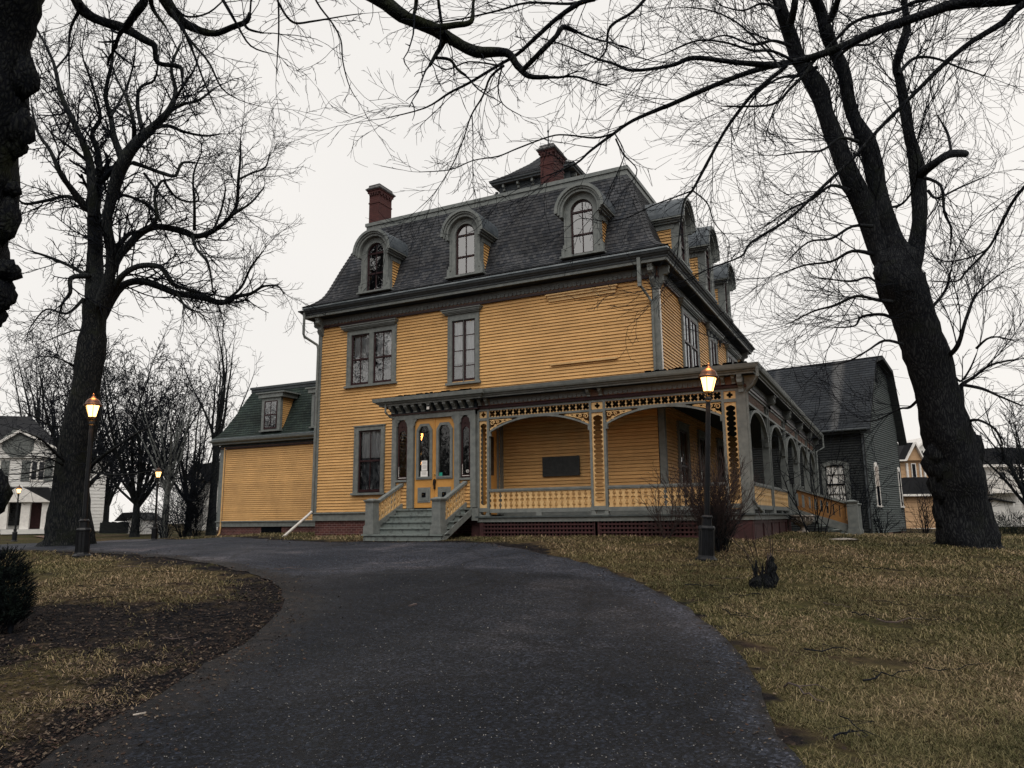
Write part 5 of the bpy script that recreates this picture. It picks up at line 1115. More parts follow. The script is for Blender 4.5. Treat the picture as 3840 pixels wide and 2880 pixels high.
_m = _t.nodes.new('ShaderNodeMixRGB'); _m.blend_type = 'MULTIPLY'; _m.inputs[0].default_value = 1; _t.links.new(bl_n.outputs['Fac'], _r2.inputs[0]); _t.links.new(_rp.outputs[0], _m.inputs[1]); _t.links.new(_r2.outputs[0], _m.inputs[2]); _t.links.new(_m.outputs[0], _b.inputs['Base Color'])
M['litter'] = islandmat('brown_litter', [(.010, .009, .010), (.022, .017, .015), (.045, .032, .025), (.15, .115, .085), (.018, .015, .014), (.07, .042, .032), (.012, .011, .012)])
M['chips'] = islandmat('pale_grit', [(.06, .06, .065), (.12, .12, .12), (.22, .21, .2), (.03, .03, .035)])
rng = np.random.default_rng(5)
def sector(n, r0, r1, p, az0=-66, az1=14):
    u = rng.random(n); r = (r0 ** (1 - p) + u * (r1 ** (1 - p) - r0 ** (1 - p))) ** (1 / (1 - p)) if p != 1 else r0 * (r1 / r0) ** u
    a = np.radians(rng.uniform(az0, az1, n)); return r * np.sin(a), r * np.cos(a), r
def scatter(name, n, r0, r1, p, keep, size, mat_, kind='blade', az=(-66, 14)):
    x, y, r = sector(n, r0, r1, p, *az); k = keep(x, y, r); x, y, r = x[k], y[k], r[k]; n = len(x); z = gzs(x, y)
    a = rng.uniform(0, 2 * np.pi, n); s = size(r) * rng.uniform(.5, 1.5, n)
    if kind == 'blade':
        lean = rng.uniform(.6, 2.2, n); h = s * rng.uniform(.05, .6, n); w = np.maximum(.0012, r * .00027) * rng.uniform(.7, 1.6, n)
        px_, py_ = -np.sin(a) * w, np.cos(a) * w; mx, my = np.cos(a) * s * .4 * lean, np.sin(a) * s * .4 * lean; tx, ty = np.cos(a + .5) * s * .95 * lean, np.sin(a + .5) * s * .95 * lean
        V = np.stack([np.stack([x - px_, y - py_, z], 1), np.stack([x + px_, y + py_, z], 1), np.stack([x + mx + px_ * .8, y + my + py_ * .8, z + h], 1), np.stack([x + mx - px_ * .8, y + my - py_ * .8, z + h], 1), np.stack([x + tx, y + ty, z + h * .6], 1)], 1).reshape(-1, 3)
        idx = np.arange(n)[:, None] * 5; L = np.concatenate([idx + [0, 1, 2, 3], idx + [3, 2, 4]], 1).ravel(); ls = np.stack([np.arange(n) * 7, np.arange(n) * 7 + 4], 1).ravel(); lt = np.tile([4, 3], n)
    else:
        w = s * .5; hh = rng.uniform(.2, .9, n) * s * (.5 if kind == 'flake' else .6); q = rng.uniform(.3, 1, n)
        c0, s0 = np.cos(a) * w, np.sin(a) * w; c1, s1 = -np.sin(a) * w * q, np.cos(a) * w * q; zz = z + .016
        V = np.stack([np.stack([x + c0, y + s0, zz], 1), np.stack([x + c1, y + s1, zz + hh * .4], 1), np.stack([x - c0, y - s0, zz + hh], 1), np.stack([x - c1, y - s1, zz + hh * .2], 1)], 1).reshape(-1, 3)
        L = np.arange(n * 4); ls = np.arange(n) * 4; lt = np.full(n, 4)
    me = bpy.data.meshes.new(name); me.vertices.add(len(V)); me.vertices.foreach_set('co', V.ravel()); me.loops.add(len(L)); me.loops.foreach_set('vertex_index', L.astype(np.int32)); me.polygons.add(len(ls)); me.polygons.foreach_set('loop_start', ls.astype(np.int32)); me.polygons.foreach_set('loop_total', lt.astype(np.int32)); me.update(calc_edges=True)
    me.materials.append(mat_); o = bpy.data.objects.new(name, me); col.objects.link(o); return o
def houseblock(x, y): return ((x > -18.1) & (x < RX + .1) & (y > 20.4) & (y < 34)) | ((x > -13.8) & (x < -3) & (y > 18.7) & (y < 20.6)) | ((x > -31) & (x < -18) & (y > 27.9) & (y < 36)) | ((x > RX) & (x < -3) & (y > 20) & (y < 37)) | ((x > -13.5) & (x < -10.7) & (y > 17.2) & (y < 19))
def pnoise(x, y, f=1.): return (np.sin(x * 1.1 * f + 1.3 * np.sin(y * .7 * f)) + np.sin(y * 1.7 * f + 1.1 * np.sin(x * .9 * f + 2)) + .6 * np.sin(x * 3.1 * f + y * 2.3 * f)) / 2.6
def soilf(x, y):
    """bare earth: strong along the left bank, thin along the right edge"""
    sh = np.shape(x); x = np.ravel(x); y = np.ravel(y); o = np.zeros(len(x)); near = (np.hypot(x, y) < 34); xe, ye = x[near], y[near]; e = edged(xe, ye)
    left = xe < -1.6 - ye * .34; wd = np.where(left, 1.15 + .5 * pnoise(xe, ye, .6), .28 + .12 * pnoise(xe, ye, 1.3)); wd = np.maximum(wd, .1)
    s_ = np.clip(1.25 - e / wd, 0, 1); s_ = np.maximum(s_, np.where(left & (ye < 9.5), np.clip(.45 + .6 * pnoise(xe + 3, ye, .75) + (7.5 - ye) * .17, 0, .97), 0))
    o[near] = s_; return o.reshape(sh)
def edged(x, y):
    o = np.full(len(x), 9.)
    for i in range(0, len(_PB), 3): o = np.minimum(o, np.hypot(x - _PB[i, 0], y - _PB[i, 1]))
    return o
_sv = soilf(vs[:, 0], vs[:, 1]); _at = lawnme.attributes.new('soil', 'FLOAT', 'POINT'); _at.data.foreach_set('value', (_sv * .62).astype(np.float32))
onlawn = lambda x, y, r: (~inpoly(x, y)) & (~houseblock(x, y)) & (rng.random(len(x)) > soilf(x, y) * 1.05 + np.where(pnoise(x, y, 1.7) < -.45, .55, 0) + np.where(pnoise(x + 5, y - 3, 4.3) < -.25, .45, 0))
g_ = scatter('grass', 800000, 3.2, 34, 1.35, onlawn, lambda r: .040 + r * .0024, M['blade']); tag(g_, 'matted winter grass covering the lawn on both sides of the driveway', 'grass'); struct(g_, 'stuff')
# distance to driveway edge (for litter along it)
def edged(x, y):
    o = np.full(len(x), 9.)
    for i in range(0, len(_PB), 3): o = np.minimum(o, np.hypot(x - _PB[i, 0], y - _PB[i, 1]))
    return o
nearedge = lambda x, y, r: (~houseblock(x, y)) & (edged(x, y) < rng.exponential(.22, len(x)) + np.where((x < -2 - y * .3), .25, .0)) & ((x < -1.6 - y * .34) | (rng.random(len(x)) < .35))
g_ = scatter('leaf_litter', 60000, 3.2, 24, 1.3, nearedge, lambda r: .018 + r * .0012, M['litter'], 'flake'); tag(g_, 'brown leaf crumbs and twigs gathered along the driveway edges', 'leaf litter'); struct(g_, 'stuff')
leftdirt = lambda x, y, r: (~houseblock(x, y)) & (~inpoly(x, y)) & (x < -1.8)
g_ = scatter('dirt_crumbs', 60000, 3.2, 14, 1.3, leftdirt, lambda r: .02 + r * .001, M['litter'], 'flake', az=(-66, -25)); tag(g_, 'dark crumbs and bark bits over the bare earth at lower left', 'leaf litter'); struct(g_, 'stuff')
onroad = lambda x, y, r: inpoly(x, y)
g_ = scatter('grit', 16000, 3.0, 22, 1.4, onroad, lambda r: .008 + r * .0007, M['chips'], 'grit'); tag(g_, 'loose pale grit scattered on the dark driveway', 'grit'); struct(g_, 'stuff')
# unseen wood added far behind the viewer: shades the low light and shows in the panes
def wood(n):
    a = rng.uniform(np.radians(30), np.radians(282), n); r = rng.uniform(48, 75, n); x, y = np.sin(a) * r, np.cos(a) * r
    L = rng.uniform(2, 6, n); z = gzs(x, y) + rng.random(n) ** 1.2 * (11 + 3 * np.sin(a * 9) + 2 * np.sin(a * 23)); tx, ty = rng.normal(0, .35, n), rng.normal(0, .35, n); w_ = rng.uniform(.05, .16, n)
    px_, py_ = np.cos(a) * w_, -np.sin(a) * w_
    V = np.stack([np.stack([x - px_, y - py_, z], 1), np.stack([x + px_, y + py_, z], 1), np.stack([x + tx * L, y + ty * L, z + L], 1)], 1).reshape(-1, 3)
    me = bpy.data.meshes.new('unseen_wood_belt'); me.vertices.add(len(V)); me.vertices.foreach_set('co', V.ravel()); me.loops.add(3 * n); me.loops.foreach_set('vertex_index', np.arange(3 * n).astype(np.int32)); me.polygons.add(n); me.polygons.foreach_set('loop_start', (np.arange(n) * 3).astype(np.int32)); me.polygons.foreach_set('loop_total', np.full(n, 3).astype(np.int32)); me.update(calc_edges=True)
    me.materials.append(M['wood']); o = bpy.data.objects.new('unseen_wood_belt', me); col.objects.link(o); return o
g_ = wood(26000); tag(g_, 'unseen bare wood added all round behind the viewer to block low light', 'wood'); struct(g_, 'stuff')
# ================================================================ STREET LAMPS
def lampmesh(name, label, full=True, glow='glow', light=True):
    t = thing(name, label, 'street lamp', (0, 0, 0), 'black iron lanterns along the driveway')
    mb = MB(); mb.lathe([(.215, 0), (.215, .05), (.20, .06), (.165, .09), (.155, .12)], n=8); mb.lathe([(.155, .1), (.15, .60), (.165, .61), (.165, .64), (.14, .68)], n=8)
    for k in range(8):
        a = 2 * math.pi * k / 8; mb.box(.135 * math.cos(a) - .012, .135 * math.cos(a) + .012, .135 * math.sin(a) - .012, .135 * math.sin(a) + .012, .12, .58)
    mb.lathe([(.10, .66), (.095, .82), (.115, .83), (.115, .85), (.085, .88)], n=12); mb.build('pedestal', M['iron'], t)
    mb = MB(); mb.lathe([(.055, .85), (.052, 1.6), (.045, 3.1), (.06, 3.12), (.06, 3.16), (.04, 3.2)], n=12); mb.build('column', M['iron'], t)
    n = 6; z0, z1 = 3.30, 3.58; r0, r1 = .095, .165
    mb = MB(); mb.lathe([(.03, 3.18), (.06, 3.22), (.035, 3.25), (.095, 3.28), (.105, z0)], n=12)
    for k in range(n):
        a = 2 * math.pi * (k + .5) / n; mb.tube([(r0 * math.cos(a), r0 * math.sin(a), z0), (r1 * math.cos(a), r1 * math.sin(a), z1)], .007, 5)
        mb.tube([(.06 * math.cos(a), .06 * math.sin(a), 3.2), (.12 * math.cos(a), .12 * math.sin(a), 3.26), (.10 * math.cos(a), .10 * math.sin(a), z0)], .006, 4)
    mb.build('lantern_frame', M['iron'], t)
    mb = MB(); mb.lathe([(.20, z1 - .005), (.205, z1 + .02), (.175, z1 + .035), (.165, z1 + .08), (.13, z1 + .14), (.07, z1 + .175), (.05, z1 + .19), (.05, z1 + .215), (.015, z1 + .23), (.022, z1 + .26), (.004, z1 + .30)], n=12); mb.build('lantern_roof', M['lampcap'], t, smooth=True)
    mb = MB(); mb.lathe([(r0 - .004, z0 + .002), (r1 - .006, z1 - .008)], n=6); mb.build('lit_glass', M[glow], t)
    if light:
        ld = bpy.data.lights.new('lamp_light', 'POINT'); ld.energy = 45; ld.color = (1, .42, .10); ld.shadow_soft_size = .15; lo = bpy.data.objects.new('lamp_light', ld); col.objects.link(lo); lo.parent = t; lo.location = (0, 0, z1 + .5)
        ld2 = lo.copy(); ld2.data = ld.copy(); ld2.data.energy = 22; col.objects.link(ld2); ld2.parent = t; ld2.location = (0, 0, z0 - .25)
    return t
def putlamp(t, base, top, H=3.88):
    """stand on the ground at base and tilt/scale so the finial meets the sighted top"""
    T = ONY(top[0], top[1], base.y); d = T - base; h = math.hypot(d.x, d.z); s = h / H
    t.location = base - Vector((0, 0, .02)); t.scale = (s, s, s); t.rotation_euler = (0, math.atan2(d.x, d.z), 0)
def copytree(o, label):
    c = o.copy(); col.objects.link(c); c['label'] = label
    for ch in list(o.children):
        if ch.type == 'LIGHT': continue
        k = ch.copy(); col.objects.link(k); k.parent = c
    return c
la = lampmesh('street_lamp', 'tall black lamp with lit lantern in front of the porch corner, slightly leaning')
putlamp(la, G(1525.7, 1211), (1530.5, 781.7))
lb = copytree(la, 'tall black lamp with lit lantern beside the big tree at the left of the driveway'); putlamp(lb, G(176.5, 1203), (202.7, 848))
for lt_ in [c for c in la.children if c.type == 'LIGHT']:
    k = lt_.copy(); col.objects.link(k); k.parent = lb
lc = copytree(la, 'small distant lamp among bare trees left of the yellow wing'); putlamp(lc, G(333, 1167.5), (343, 1006))
lf = copytree(la, 'far slim lamp in front of the white house porch'); putlamp(lf, G(30.4, 1170.5), (42, 1046))
# ================================================================ NEIGHBOUR HOUSES
class Fac:
    def __init__(s, px, py, D, rot=0):
        s.P = AT(px, py, D); rv = Vector((CR.col[0].x, CR.col[0].y, 0)).normalized(); rv.rotate(Matrix.Rotation(R(rot), 3, 'Z')); s.r = rv; s.n = Vector((rv.y, -rv.x, 0))
        if s.n.dot(s.P - CAM) > 0: s.n = -s.n
        s.T = lambda a, d, z: tuple(s.P.xy.to_3d() + s.r * a + s.n * d + Vector((0, 0, z)))
    def S(s, px, py, d=0):
        v = ray(px, py); t = ((s.P + s.n * d) - CAM).dot(s.n) / v.dot(s.n); q = CAM + v * t; return (q - s.P).dot(s.r), q.z
    def box(s, mb, x0, y0, x1, y1, d0, d1):
        mb.T = s.T; a, z1 = s.S(x0, y0, d1); b, z0 = s.S(x1, y1, d1); mb.box(a, b, d0, d1, z0, z1)
    def poly(s, mb, pts, d0, d1): mb.T = s.T; mb.prism([s.S(x, y, d1) for x, y in pts], d0, d1)
def siding(F, mb, x0, x1, y0, y1, d, ex=.2):
    mb.T = F.T; a, z1 = F.S(x0, y0, d); b, z0 = F.S(x1, y1, d); clap(mb, a, b, z0, z1, ex=ex, d=d, th=.03)
def winbox(F, par, x0, y0, x1, y1, d, frame='whitetrim', glass='darkwin', bars=True):
    mb = MB(); F.box(mb, x0, y0, x1, y1, d - .1, d + .06); w_ = mb.build('window', M[frame], par)
    k = (x1 - x0) * .13; mb = MB(); F.box(mb, x0 + k, y0 + k, x1 - k, y1 - k, d, d + .075); mb.build('pane', M[glass], w_)
    if bars: mb = MB(); ym = (y0 + y1) / 2; F.box(mb, x0 + k, ym - .35, x1 - k, ym + .35, d, d + .095); xm = (x0 + x1) / 2; F.box(mb, xm - .3, y0 + k, xm + .3, y1 - k, d, d + .09); mb.build('glazing_bar', M[frame], w_)
    return w_
# far left white house
F = Fac(100, 1100, 66, 24); q = lambda cx, cy: (cx * .2084, 864 + cy * .2084)
wh = thing('neighbour_house', 'white two storey house with octagonal gable window at the far left', 'house', F.T(0, -5, .85))
mb = MB(); siding(F, mb, -40, 137, 985, 1150, 0); mb.build('wall', M['white'], wh)
mb = MB(); F.box(mb, -40, 985, 137, 1151, -10, -.1); mb.build('side_walls', M['white'], wh)
mb = MB(); F.poly(mb, [q(-200, 555), q(205, 330), q(640, 540), q(640, 600), q(-200, 600)], -1, .25); mb.build('gable_wall', M['white'], wh)
mb = MB(); F.poly(mb, [q(-220, 545), q(205, 305), q(660, 525), q(660, 550), q(205, 332), q(-220, 572)], -.3, .6); mb.build('rake_board', M['whitetrim'], wh)
mb = MB(); mb.T = F.T
a = [F.S(*q(-300, 560), .5), F.S(*q(680, 545), .5)]; r_ = [F.S(*q(-200, 145), -4), F.S(*q(300, 158), -4), F.S(*q(700, 420), -4)]
mb.add([(a[0][0], .3, a[0][1]), (a[1][0], .3, a[1][1]), (r_[1][0], -5, r_[1][1]), (r_[0][0], -5, r_[0][1]), (a[1][0], -10, a[1][1]), (a[0][0], -10, a[0][1])], [(0, 1, 2, 3), (1, 4, 2), (4, 5, 3, 2)]); mb.build('roof', M['roofdark'], wh)
mb = MB(); mb.T = F.T; c = F.S(*q(190, 452), .3); r0 = 1.5 * .85; mb.prism([(c[0] + r0 * math.cos(k * .785 + .39), c[1] + r0 * math.sin(k * .785 + .39)) for k in range(8)], .1, .3); mb.build('octagonal_window', M['barntrim'], wh)
winbox(F, wh, *q(318, 622), *q(465, 845), .02)
for x0, x1 in ((232, 300), (470, 535), (15, 80)):
    mb = MB(); F.box(mb, *q(x0, 625), *q(x1, 840), 0, .09); mb.build('shutter', M['barntrim'], wh)
mb = MB(); F.poly(mb, [q(-250, 900), q(500, 903), q(580, 1045), q(-250, 1045)], .2, 2.2); pr_ = mb.build('porch_roof', M['roofdark'], wh)
mb = MB(); F.poly(mb, [q(55, 975), q(205, 888), q(525, 1058), q(45, 1058)], .5, 2.5); mb.build('porch_gable', M['whitetrim'], pr_)
for x0, x1 in ((225, 290), (440, 500), (525, 560), (15, 60)): mb = MB(); F.box(mb, *q(x0, 1050), *q(x1, 1340), 1.6, 2.2); mb.build('porch_column', M['whitetrim'], wh)
mb = MB(); F.box(mb, *q(290, 1062), *q(440, 1335), .1, .3); mb.build('door', M['lattice'], wh)
mb = MB(); F.box(mb, *q(100, 1062), *q(222, 1300), .1, .25); mb.build('porch_window', M['darkwin'], wh)
mb = MB(); F.box(mb, *q(10, 1345), *q(600, 1385), .1, 2.6); mb.build('porch_floor', M['white'], wh)
F = Fac(200, 1100, 68, 29); mb = MB(); siding(F, mb, 175, 220, 988, 1147, 0, .3)
k_ = thing('neighbour_house', 'tall white side wing seen between the big trunk and the lamp post', 'house', F.T(0, -2, .9)); mb.build('wall', M['white'], k_)
mb = MB(); F.box(mb, 150, 989, 219.6, 1149, -8, -.08); mb.build('side_walls', M['white'], k_)
mb = MB(); F.box(mb, 140, 985.5, 242, 989, -8, .5); mb.build('eaves', M['whitetrim'], k_)
# middle left white house, shed and fence
F = Fac(430, 1080, 60); q = lambda cx, cy: ((650 + .4521 * cx) / K, (1350 + .4521 * cy) / K)
h2 = thing('neighbour_house', 'small white house with dark roof glimpsed left of the yellow wing', 'house', F.T(0, -3, .85))
mb = MB(); siding(F, mb, *[q(125, 0)[0], q(420, 0)[0]], q(0, 990)[1], q(0, 1410)[1], 0, .26); mb.build('wall', M['white'], h2)
mb = MB(); F.box(mb, *q(128, 990), *q(420, 1415), -7, -.1); mb.build('side_walls', M['white'], h2)
mb = MB(); F.poly(mb, [q(100, 1000), q(150, 870), q(420, 840), q(420, 1000)], -6, .4); mb.build('roof', M['roofdark'], h2)
mb = MB(); F.poly(mb, [q(165, 990), q(190, 925), q(215, 945), q(235, 985)], .3, .9); mb.build('roof_gable', M['whitetrim'], h2)
winbox(F, h2, *q(172, 1005), *q(206, 1090), .02); winbox(F, h2, *q(150, 1210), *q(200, 1340), .02)
F = Fac(490, 1120, 55); q = lambda cx, cy: (.5727 * cx / K, (1200 + .5727 * cy) / K)
sh = thing('garden_shed', 'small white gabled shed with dark roof behind the driveway', 'shed', F.T(0, -1, .85))
F = Fac(q(865, 1330)[0], q(865, 1330)[1], 55)
mb = MB(); F.poly(mb, [q(832, 1400), q(835, 1300), q(880, 1268), q(935, 1305), q(940, 1402)], -3, 0); mb.build('wall', M['white'], sh)
mb = MB(); F.poly(mb, [q(745, 1318), q(800, 1262), q(878, 1258), q(834, 1302)], -3, -.05); F.poly(mb, [q(828, 1308), q(878, 1260), q(884, 1260), q(943, 1308), q(938, 1312), q(881, 1268), q(835, 1312)], -3, .2); mb.build('roof', M['roofdark'], sh)
fe = thing('board_fence', 'dark weathered board fence beside the little white shed', 'fence', G(*q(740, 1396)))
F = Fac(*q(740, 1360), 54)
mb = MB(); rn = random.Random(2)
for k in range(26): x = 655 + k * 7; F.box(mb, *q(x, 1322 + rn.uniform(-3, 4)), *q(x + 6, 1398), -.05, .02)
fb = mb.build('fence_boards', M['barnfront'], fe); mb = MB(); F.box(mb, *q(655, 1335), *q(836, 1339), -.1, -.051); mb.build('fence_rail', M['barnfront'], fb)
# right side: tan house
q = lambda cx, cy: ((3360 + .5042 * cx) / K, (1580 + .5042 * cy) / K)
F = Fac(*q(170, 600), 58)
th = thing('neighbour_house', 'tan clapboard house with white-trimmed gable beyond the barn', 'house', F.T(0, -4, .6))
mb = MB(); siding(F, mb, q(30, 0)[0], q(470, 0)[0], q(0, 552)[1], q(0, 812)[1], 0, .36); siding(F, mb, q(20, 0)[0], q(260, 0)[0], q(0, 285)[1], q(0, 425)[1], -2.4, .36); mb.build('wall', M['tan'], th)
mb = MB(); F.box(mb, *q(32, 552), *q(470, 812), -3, -.1); F.box(mb, *q(22, 287), *q(260, 425), -8, -2.5); mb.build('inner_walls', M['tan'], th)
mb = MB(); F.poly(mb, [q(78, 290), q(145, 165), q(216, 290)], -3, -2.1); mb.build('gable_wall', M['tan'], th)
mb = MB(); F.poly(mb, [q(10, 292), q(70, 160), q(142, 156), q(74, 292)], -6, -2.15); mb.build('roof', M['roofdark'], th)
mb = MB(); F.poly(mb, [q(74, 294), q(143, 152), q(150, 152), q(219, 290), q(211, 290), q(146, 168), q(82, 294)], -2.1, -1.8); F.box(mb, *q(20, 285), *q(80, 295), -2.2, -1.9); mb.build('rake_board', M['whitetrim'], th)
mb = MB(); F.poly(mb, [q(30, 420), q(470, 420), q(475, 548), q(30, 548)], -2.3, .35); mb.build('lower_roof', M['roofdark'], th)
mb = MB(); F.box(mb, *q(48, 542), *q(475, 553), .3, .5); F.box(mb, *q(60, 796), *q(470, 812), -.05, .08); mb.build('gutter', M['whitetrim'], th)
for x0, x1 in ((74, 100), (112, 158), (172, 196), (202, 228)): winbox(F, th, *q(x0, 312), *q(x1, 420), -2.3, bars=x1 - x0 < 30)
mb = MB(); F.box(mb, *q(70, 416), *q(235, 422), -2.3, -1.9); mb.build('window_ledge', M['iron'], th)
# gable peeking at right of the trunk
F = Fac(*q(690, 500), 56); mb = MB(); F.poly(mb, [q(600, 545), q(645, 425), q(712, 545)], -3, 0); kk = thing('garden_shed', 'tan gabled outbuilding half hidden right of the big trunk', 'shed', F.T(0, -1, .7)); mb.build('gable_wall', M['tan'], kk)
mb = MB(); F.poly(mb, [q(640, 425), q(648, 415), q(722, 548), q(712, 550)], -3, .3); mb.build('rake_board', M['whitetrim'], kk); mb = MB(); F.box(mb, *q(600, 543), *q(745, 552), -3, .5); F.box(mb, *q(600, 552), *q(705, 800), -3, -.05); mb.build('dark_wall', M['barnfront'], kk)
# white house behind the tan one
F = Fac(*q(230, 200), 76); h3 = thing('neighbour_house', 'white gable end with chimney peeping over the tan house', 'house', F.T(0, -3, .7))
mb = MB(); F.poly(mb, [q(150, 420), q(165, 190), q(240, 120), q(330, 190), q(330, 420)], -8, 0); mb.build('wall', M['white'], h3)
mb = MB(); F.poly(mb, [q(160, 192), q(236, 112), q(244, 112), q(340, 192), q(332, 198), q(240, 126), q(168, 200)], -8, .4); mb.build('roof', M['whitetrim'], h3)
mb = MB(); F.box(mb, *q(236, 45), *q(262, 130), -4, -3); mb.build('chimney', M['brickch'], h3); winbox(F, h3, *q(186, 215), *q(206, 260), .02, bars=False)
# right white house with balcony
F = Fac(*q(800, 500), 62); h4 = thing('neighbour_house', 'white house with upstairs balcony railing at the far right edge', 'house', F.T(0, -4, .7))
mb = MB(); siding(F, mb, q(620, 0)[0], q(1000, 0)[0], q(0, 335)[1], q(0, 800)[1], 0, .22); mb.build('wall', M['white'], h4)
mb = MB(); F.box(mb, *q(622, 336), *q(1000, 800), -8, -.1); mb.build('side_walls', M['white'], h4)
mb = MB(); F.poly(mb, [q(560, 326), q(620, 205), q(780, 192), q(1010, 200), q(1010, 326)], -6, .3); mb.build('roof', M['roofdark'], h4)
mb = MB(); F.box(mb, *q(590, 322), *q(1010, 336), -.2, .6); mb.build('gutter', M['whitetrim'], h4)
winbox(F, h4, *q(760, 370), *q(826, 450), .02, bars=False); winbox(F, h4, *q(900, 368), *q(970, 520), .02, bars=False); winbox(F, h4, *q(650, 372), *q(668, 432), .02, bars=False); winbox(F, h4, *q(935, 560), *q(975, 650), .02, bars=False)
mb = MB(); F.box(mb, *q(668, 431), *q(1000, 436), 1.4, 1.5); F.box(mb, *q(668, 514), *q(1000, 530), .1, 1.6)
for k in range(34): F.box(mb, *q(670 + k * 9.6, 436), *q(672.2 + k * 9.6, 514), 1.42, 1.47)
mb.build('balcony_railing', M['whitetrim'], h4)
mb = MB(); F.poly(mb, [q(715, 600), q(730, 580), q(885, 612), q(885, 640), q(835, 640), q(835, 760), q(715, 760)], .1, 3); mb.build('lean_to', M['white'], h4)
mb = MB(); F.poly(mb, [q(690, 575), q(700, 563), q(890, 600), q(890, 608)], .1, 3.3); mb.build('lean_to_roof', M['roofdark'], h4)
# ================================================================ small lawn things
p = G(1735, 1165); ur = thing('stone_urn', 'stained pale stone urn beside the side stairs', 'urn', (-2.2, 25.7, gz(-2.2, 25.7)))
ur_p = ONY(1735, 1150, 25.6); bx, by = ur_p.x, 25.6; bz = gz(bx, by)
mb = MB(); mb.lathe([(.19, 0), (.19, .06), (.10, .10), (.07, .2), (.12, .24)], (bx, by, bz), 14); mb.build('pedestal', M['stone'], ur, smooth=True)
mb = MB(); mb.lathe([(.10, .22), (.24, .29), (.31, .38), (.33, .5), (.38, .53), (.37, .57), (.30, .56), (.24, .42)], (bx, by, bz), 16)
for k in range(16):
    a = k * math.pi / 8; mb.tube([(bx + .2 * math.cos(a), by + .2 * math.sin(a), bz + .27), (bx + .32 * math.cos(a), by + .32 * math.sin(a), bz + .4), (bx + .34 * math.cos(a), by + .34 * math.sin(a), bz + .5)], .022, 5)
mb.build('bowl', M['stone'], ur, smooth=True)
dk = G(1822, 1168); mb = MB(); mb.lathe([(.3, 0), (.34, .03), (.2, .05), (.05, .06)], (dk.x, dk.y, dk.z), 14); tag(mb.build('ground_disc', M['stone']), 'low round pale disc lying by the side stair newel', 'disc')  # plain stone disc on the ground, gives no light
# ================================================================ TREES
rt = random.Random(11)
class TW:
    """fast builder for thin twigs: triangular tubes"""
    def __init__(s): s.v = []; s.f = []
    def add(s, pts, r0, r1, n=3):
        d = pts[-1] - pts[0]
        if d.length < 1e-6: return
        d.normalize(); u = d.orthogonal().normalized(); w_ = d.cross(u); o = len(s.v); m = len(pts) - 1
        for i, p in enumerate(pts):
            r = r0 + (r1 - r0) * i / m
            for k in range(n):
                a = 2 * math.pi * k / n; q = p + u * (math.cos(a) * r) + w_ * (math.sin(a) * r); s.v.append((q.x, q.y, q.z))
        for i in range(m):
            for k in range(n): s.f.append((o + i * n + k, o + i * n + (k + 1) % n, o + (i + 1) * n + (k + 1) % n, o + (i + 1) * n + k))
    def build(s, name, m, parent):
        me = bpy.data.meshes.new(name); me.from_pydata(s.v, [], s.f); me.materials.append(m); me.polygons.foreach_set('use_smooth', [True] * len(s.f))
        o = bpy.data.objects.new(name, me); col.objects.link(o); adopt(o, parent); return o
def rv3(): return Vector((rt.gauss(0, 1), rt.gauss(0, 1), rt.gauss(0, 1))).normalized()
def grow(tw, p, d, L, r, lvl, P):
    """one curving shoot with side shoots. P: dict(rmin, wander, g, ratio, ang, gap, nseg)"""
    n = P['nseg'] if lvl > 0 else max(3, P['nseg'] - 1)
    pts = [p]; st = L / n; dirs = [d]; curl = rv3() * P.get('curl', .09)
    for i in range(n):
        d = (d + rv3() * P['wander'] + curl + Vector((0, 0, P['g'] * (i / n - P.get('turn', 0))))).normalized()
        p = p + d * st; pts.append(p); dirs.append(d)
    tw.add(pts, max(r, P['rmin']), max(r * .45, P['rmin'] * .75))
    if lvl <= 0: return
    k = max(2, int(L / P['gap'] * (1.0 if lvl > 1 else 1.3)))
    for j in range(k):
        t = (j + rt.uniform(.3, 1)) / k * .95 + .04
        if t > 1: t = 1
        i = min(n - 1, int(t * n)); q = pts[i].lerp(pts[i + 1], t * n - i)
        a = R(rt.uniform(*P['ang'])); perp = rv3(); dd = dirs[i]; perp = (perp - dd * perp.dot(dd)).normalized()
        nd = (dd * math.cos(a) + perp * math.sin(a)).normalized()
        grow(tw, q, nd, L * rt.uniform(*P['ratio']) * (1 - .35 * t), r * .6, lvl - 1, P)
def pathpts(path, org, scl, D, dz=0, seed=0):
    """path of (cx,cy,r) crop pixels -> smoothed 3D points, radii. D: depth or list; wanders in depth for real volume"""
    rn = random.Random(seed); n = len(path); out = []
    for i, (cx, cy, r) in enumerate(path):
        t = i / max(1, n - 1); dep = D if not isinstance(D, (tuple, list)) else D[0] + (D[1] - D[0]) * t
        dep += dz * math.sin(t * 2.6 + rn.random() * .5) * (1 if seed % 2 else -1)
        px, py = (org[0] + cx * scl) / K, (org[1] + cy * scl) / K
        out.append((AT(px, py, dep), r * scl * dep / F_PX))
    # catmull
    res = []
    for i in range(len(out) - 1):
        p0, p1, p2, p3 = out[max(0, i - 1)][0], out[i][0], out[i + 1][0], out[min(len(out) - 1, i + 2)][0]
        k = 4
        for j in range(k):
            t = j / k; q = .5 * ((2 * p1) + (p2 - p0) * t + (2 * p0 - 5 * p1 + 4 * p2 - p3) * t * t + (3 * p1 - p0 - 3 * p2 + p3) * t ** 3)
            res.append((q, out[i][1] * (1 - t) + out[i + 1][1] * t))
    res.append(out[-1]); return res
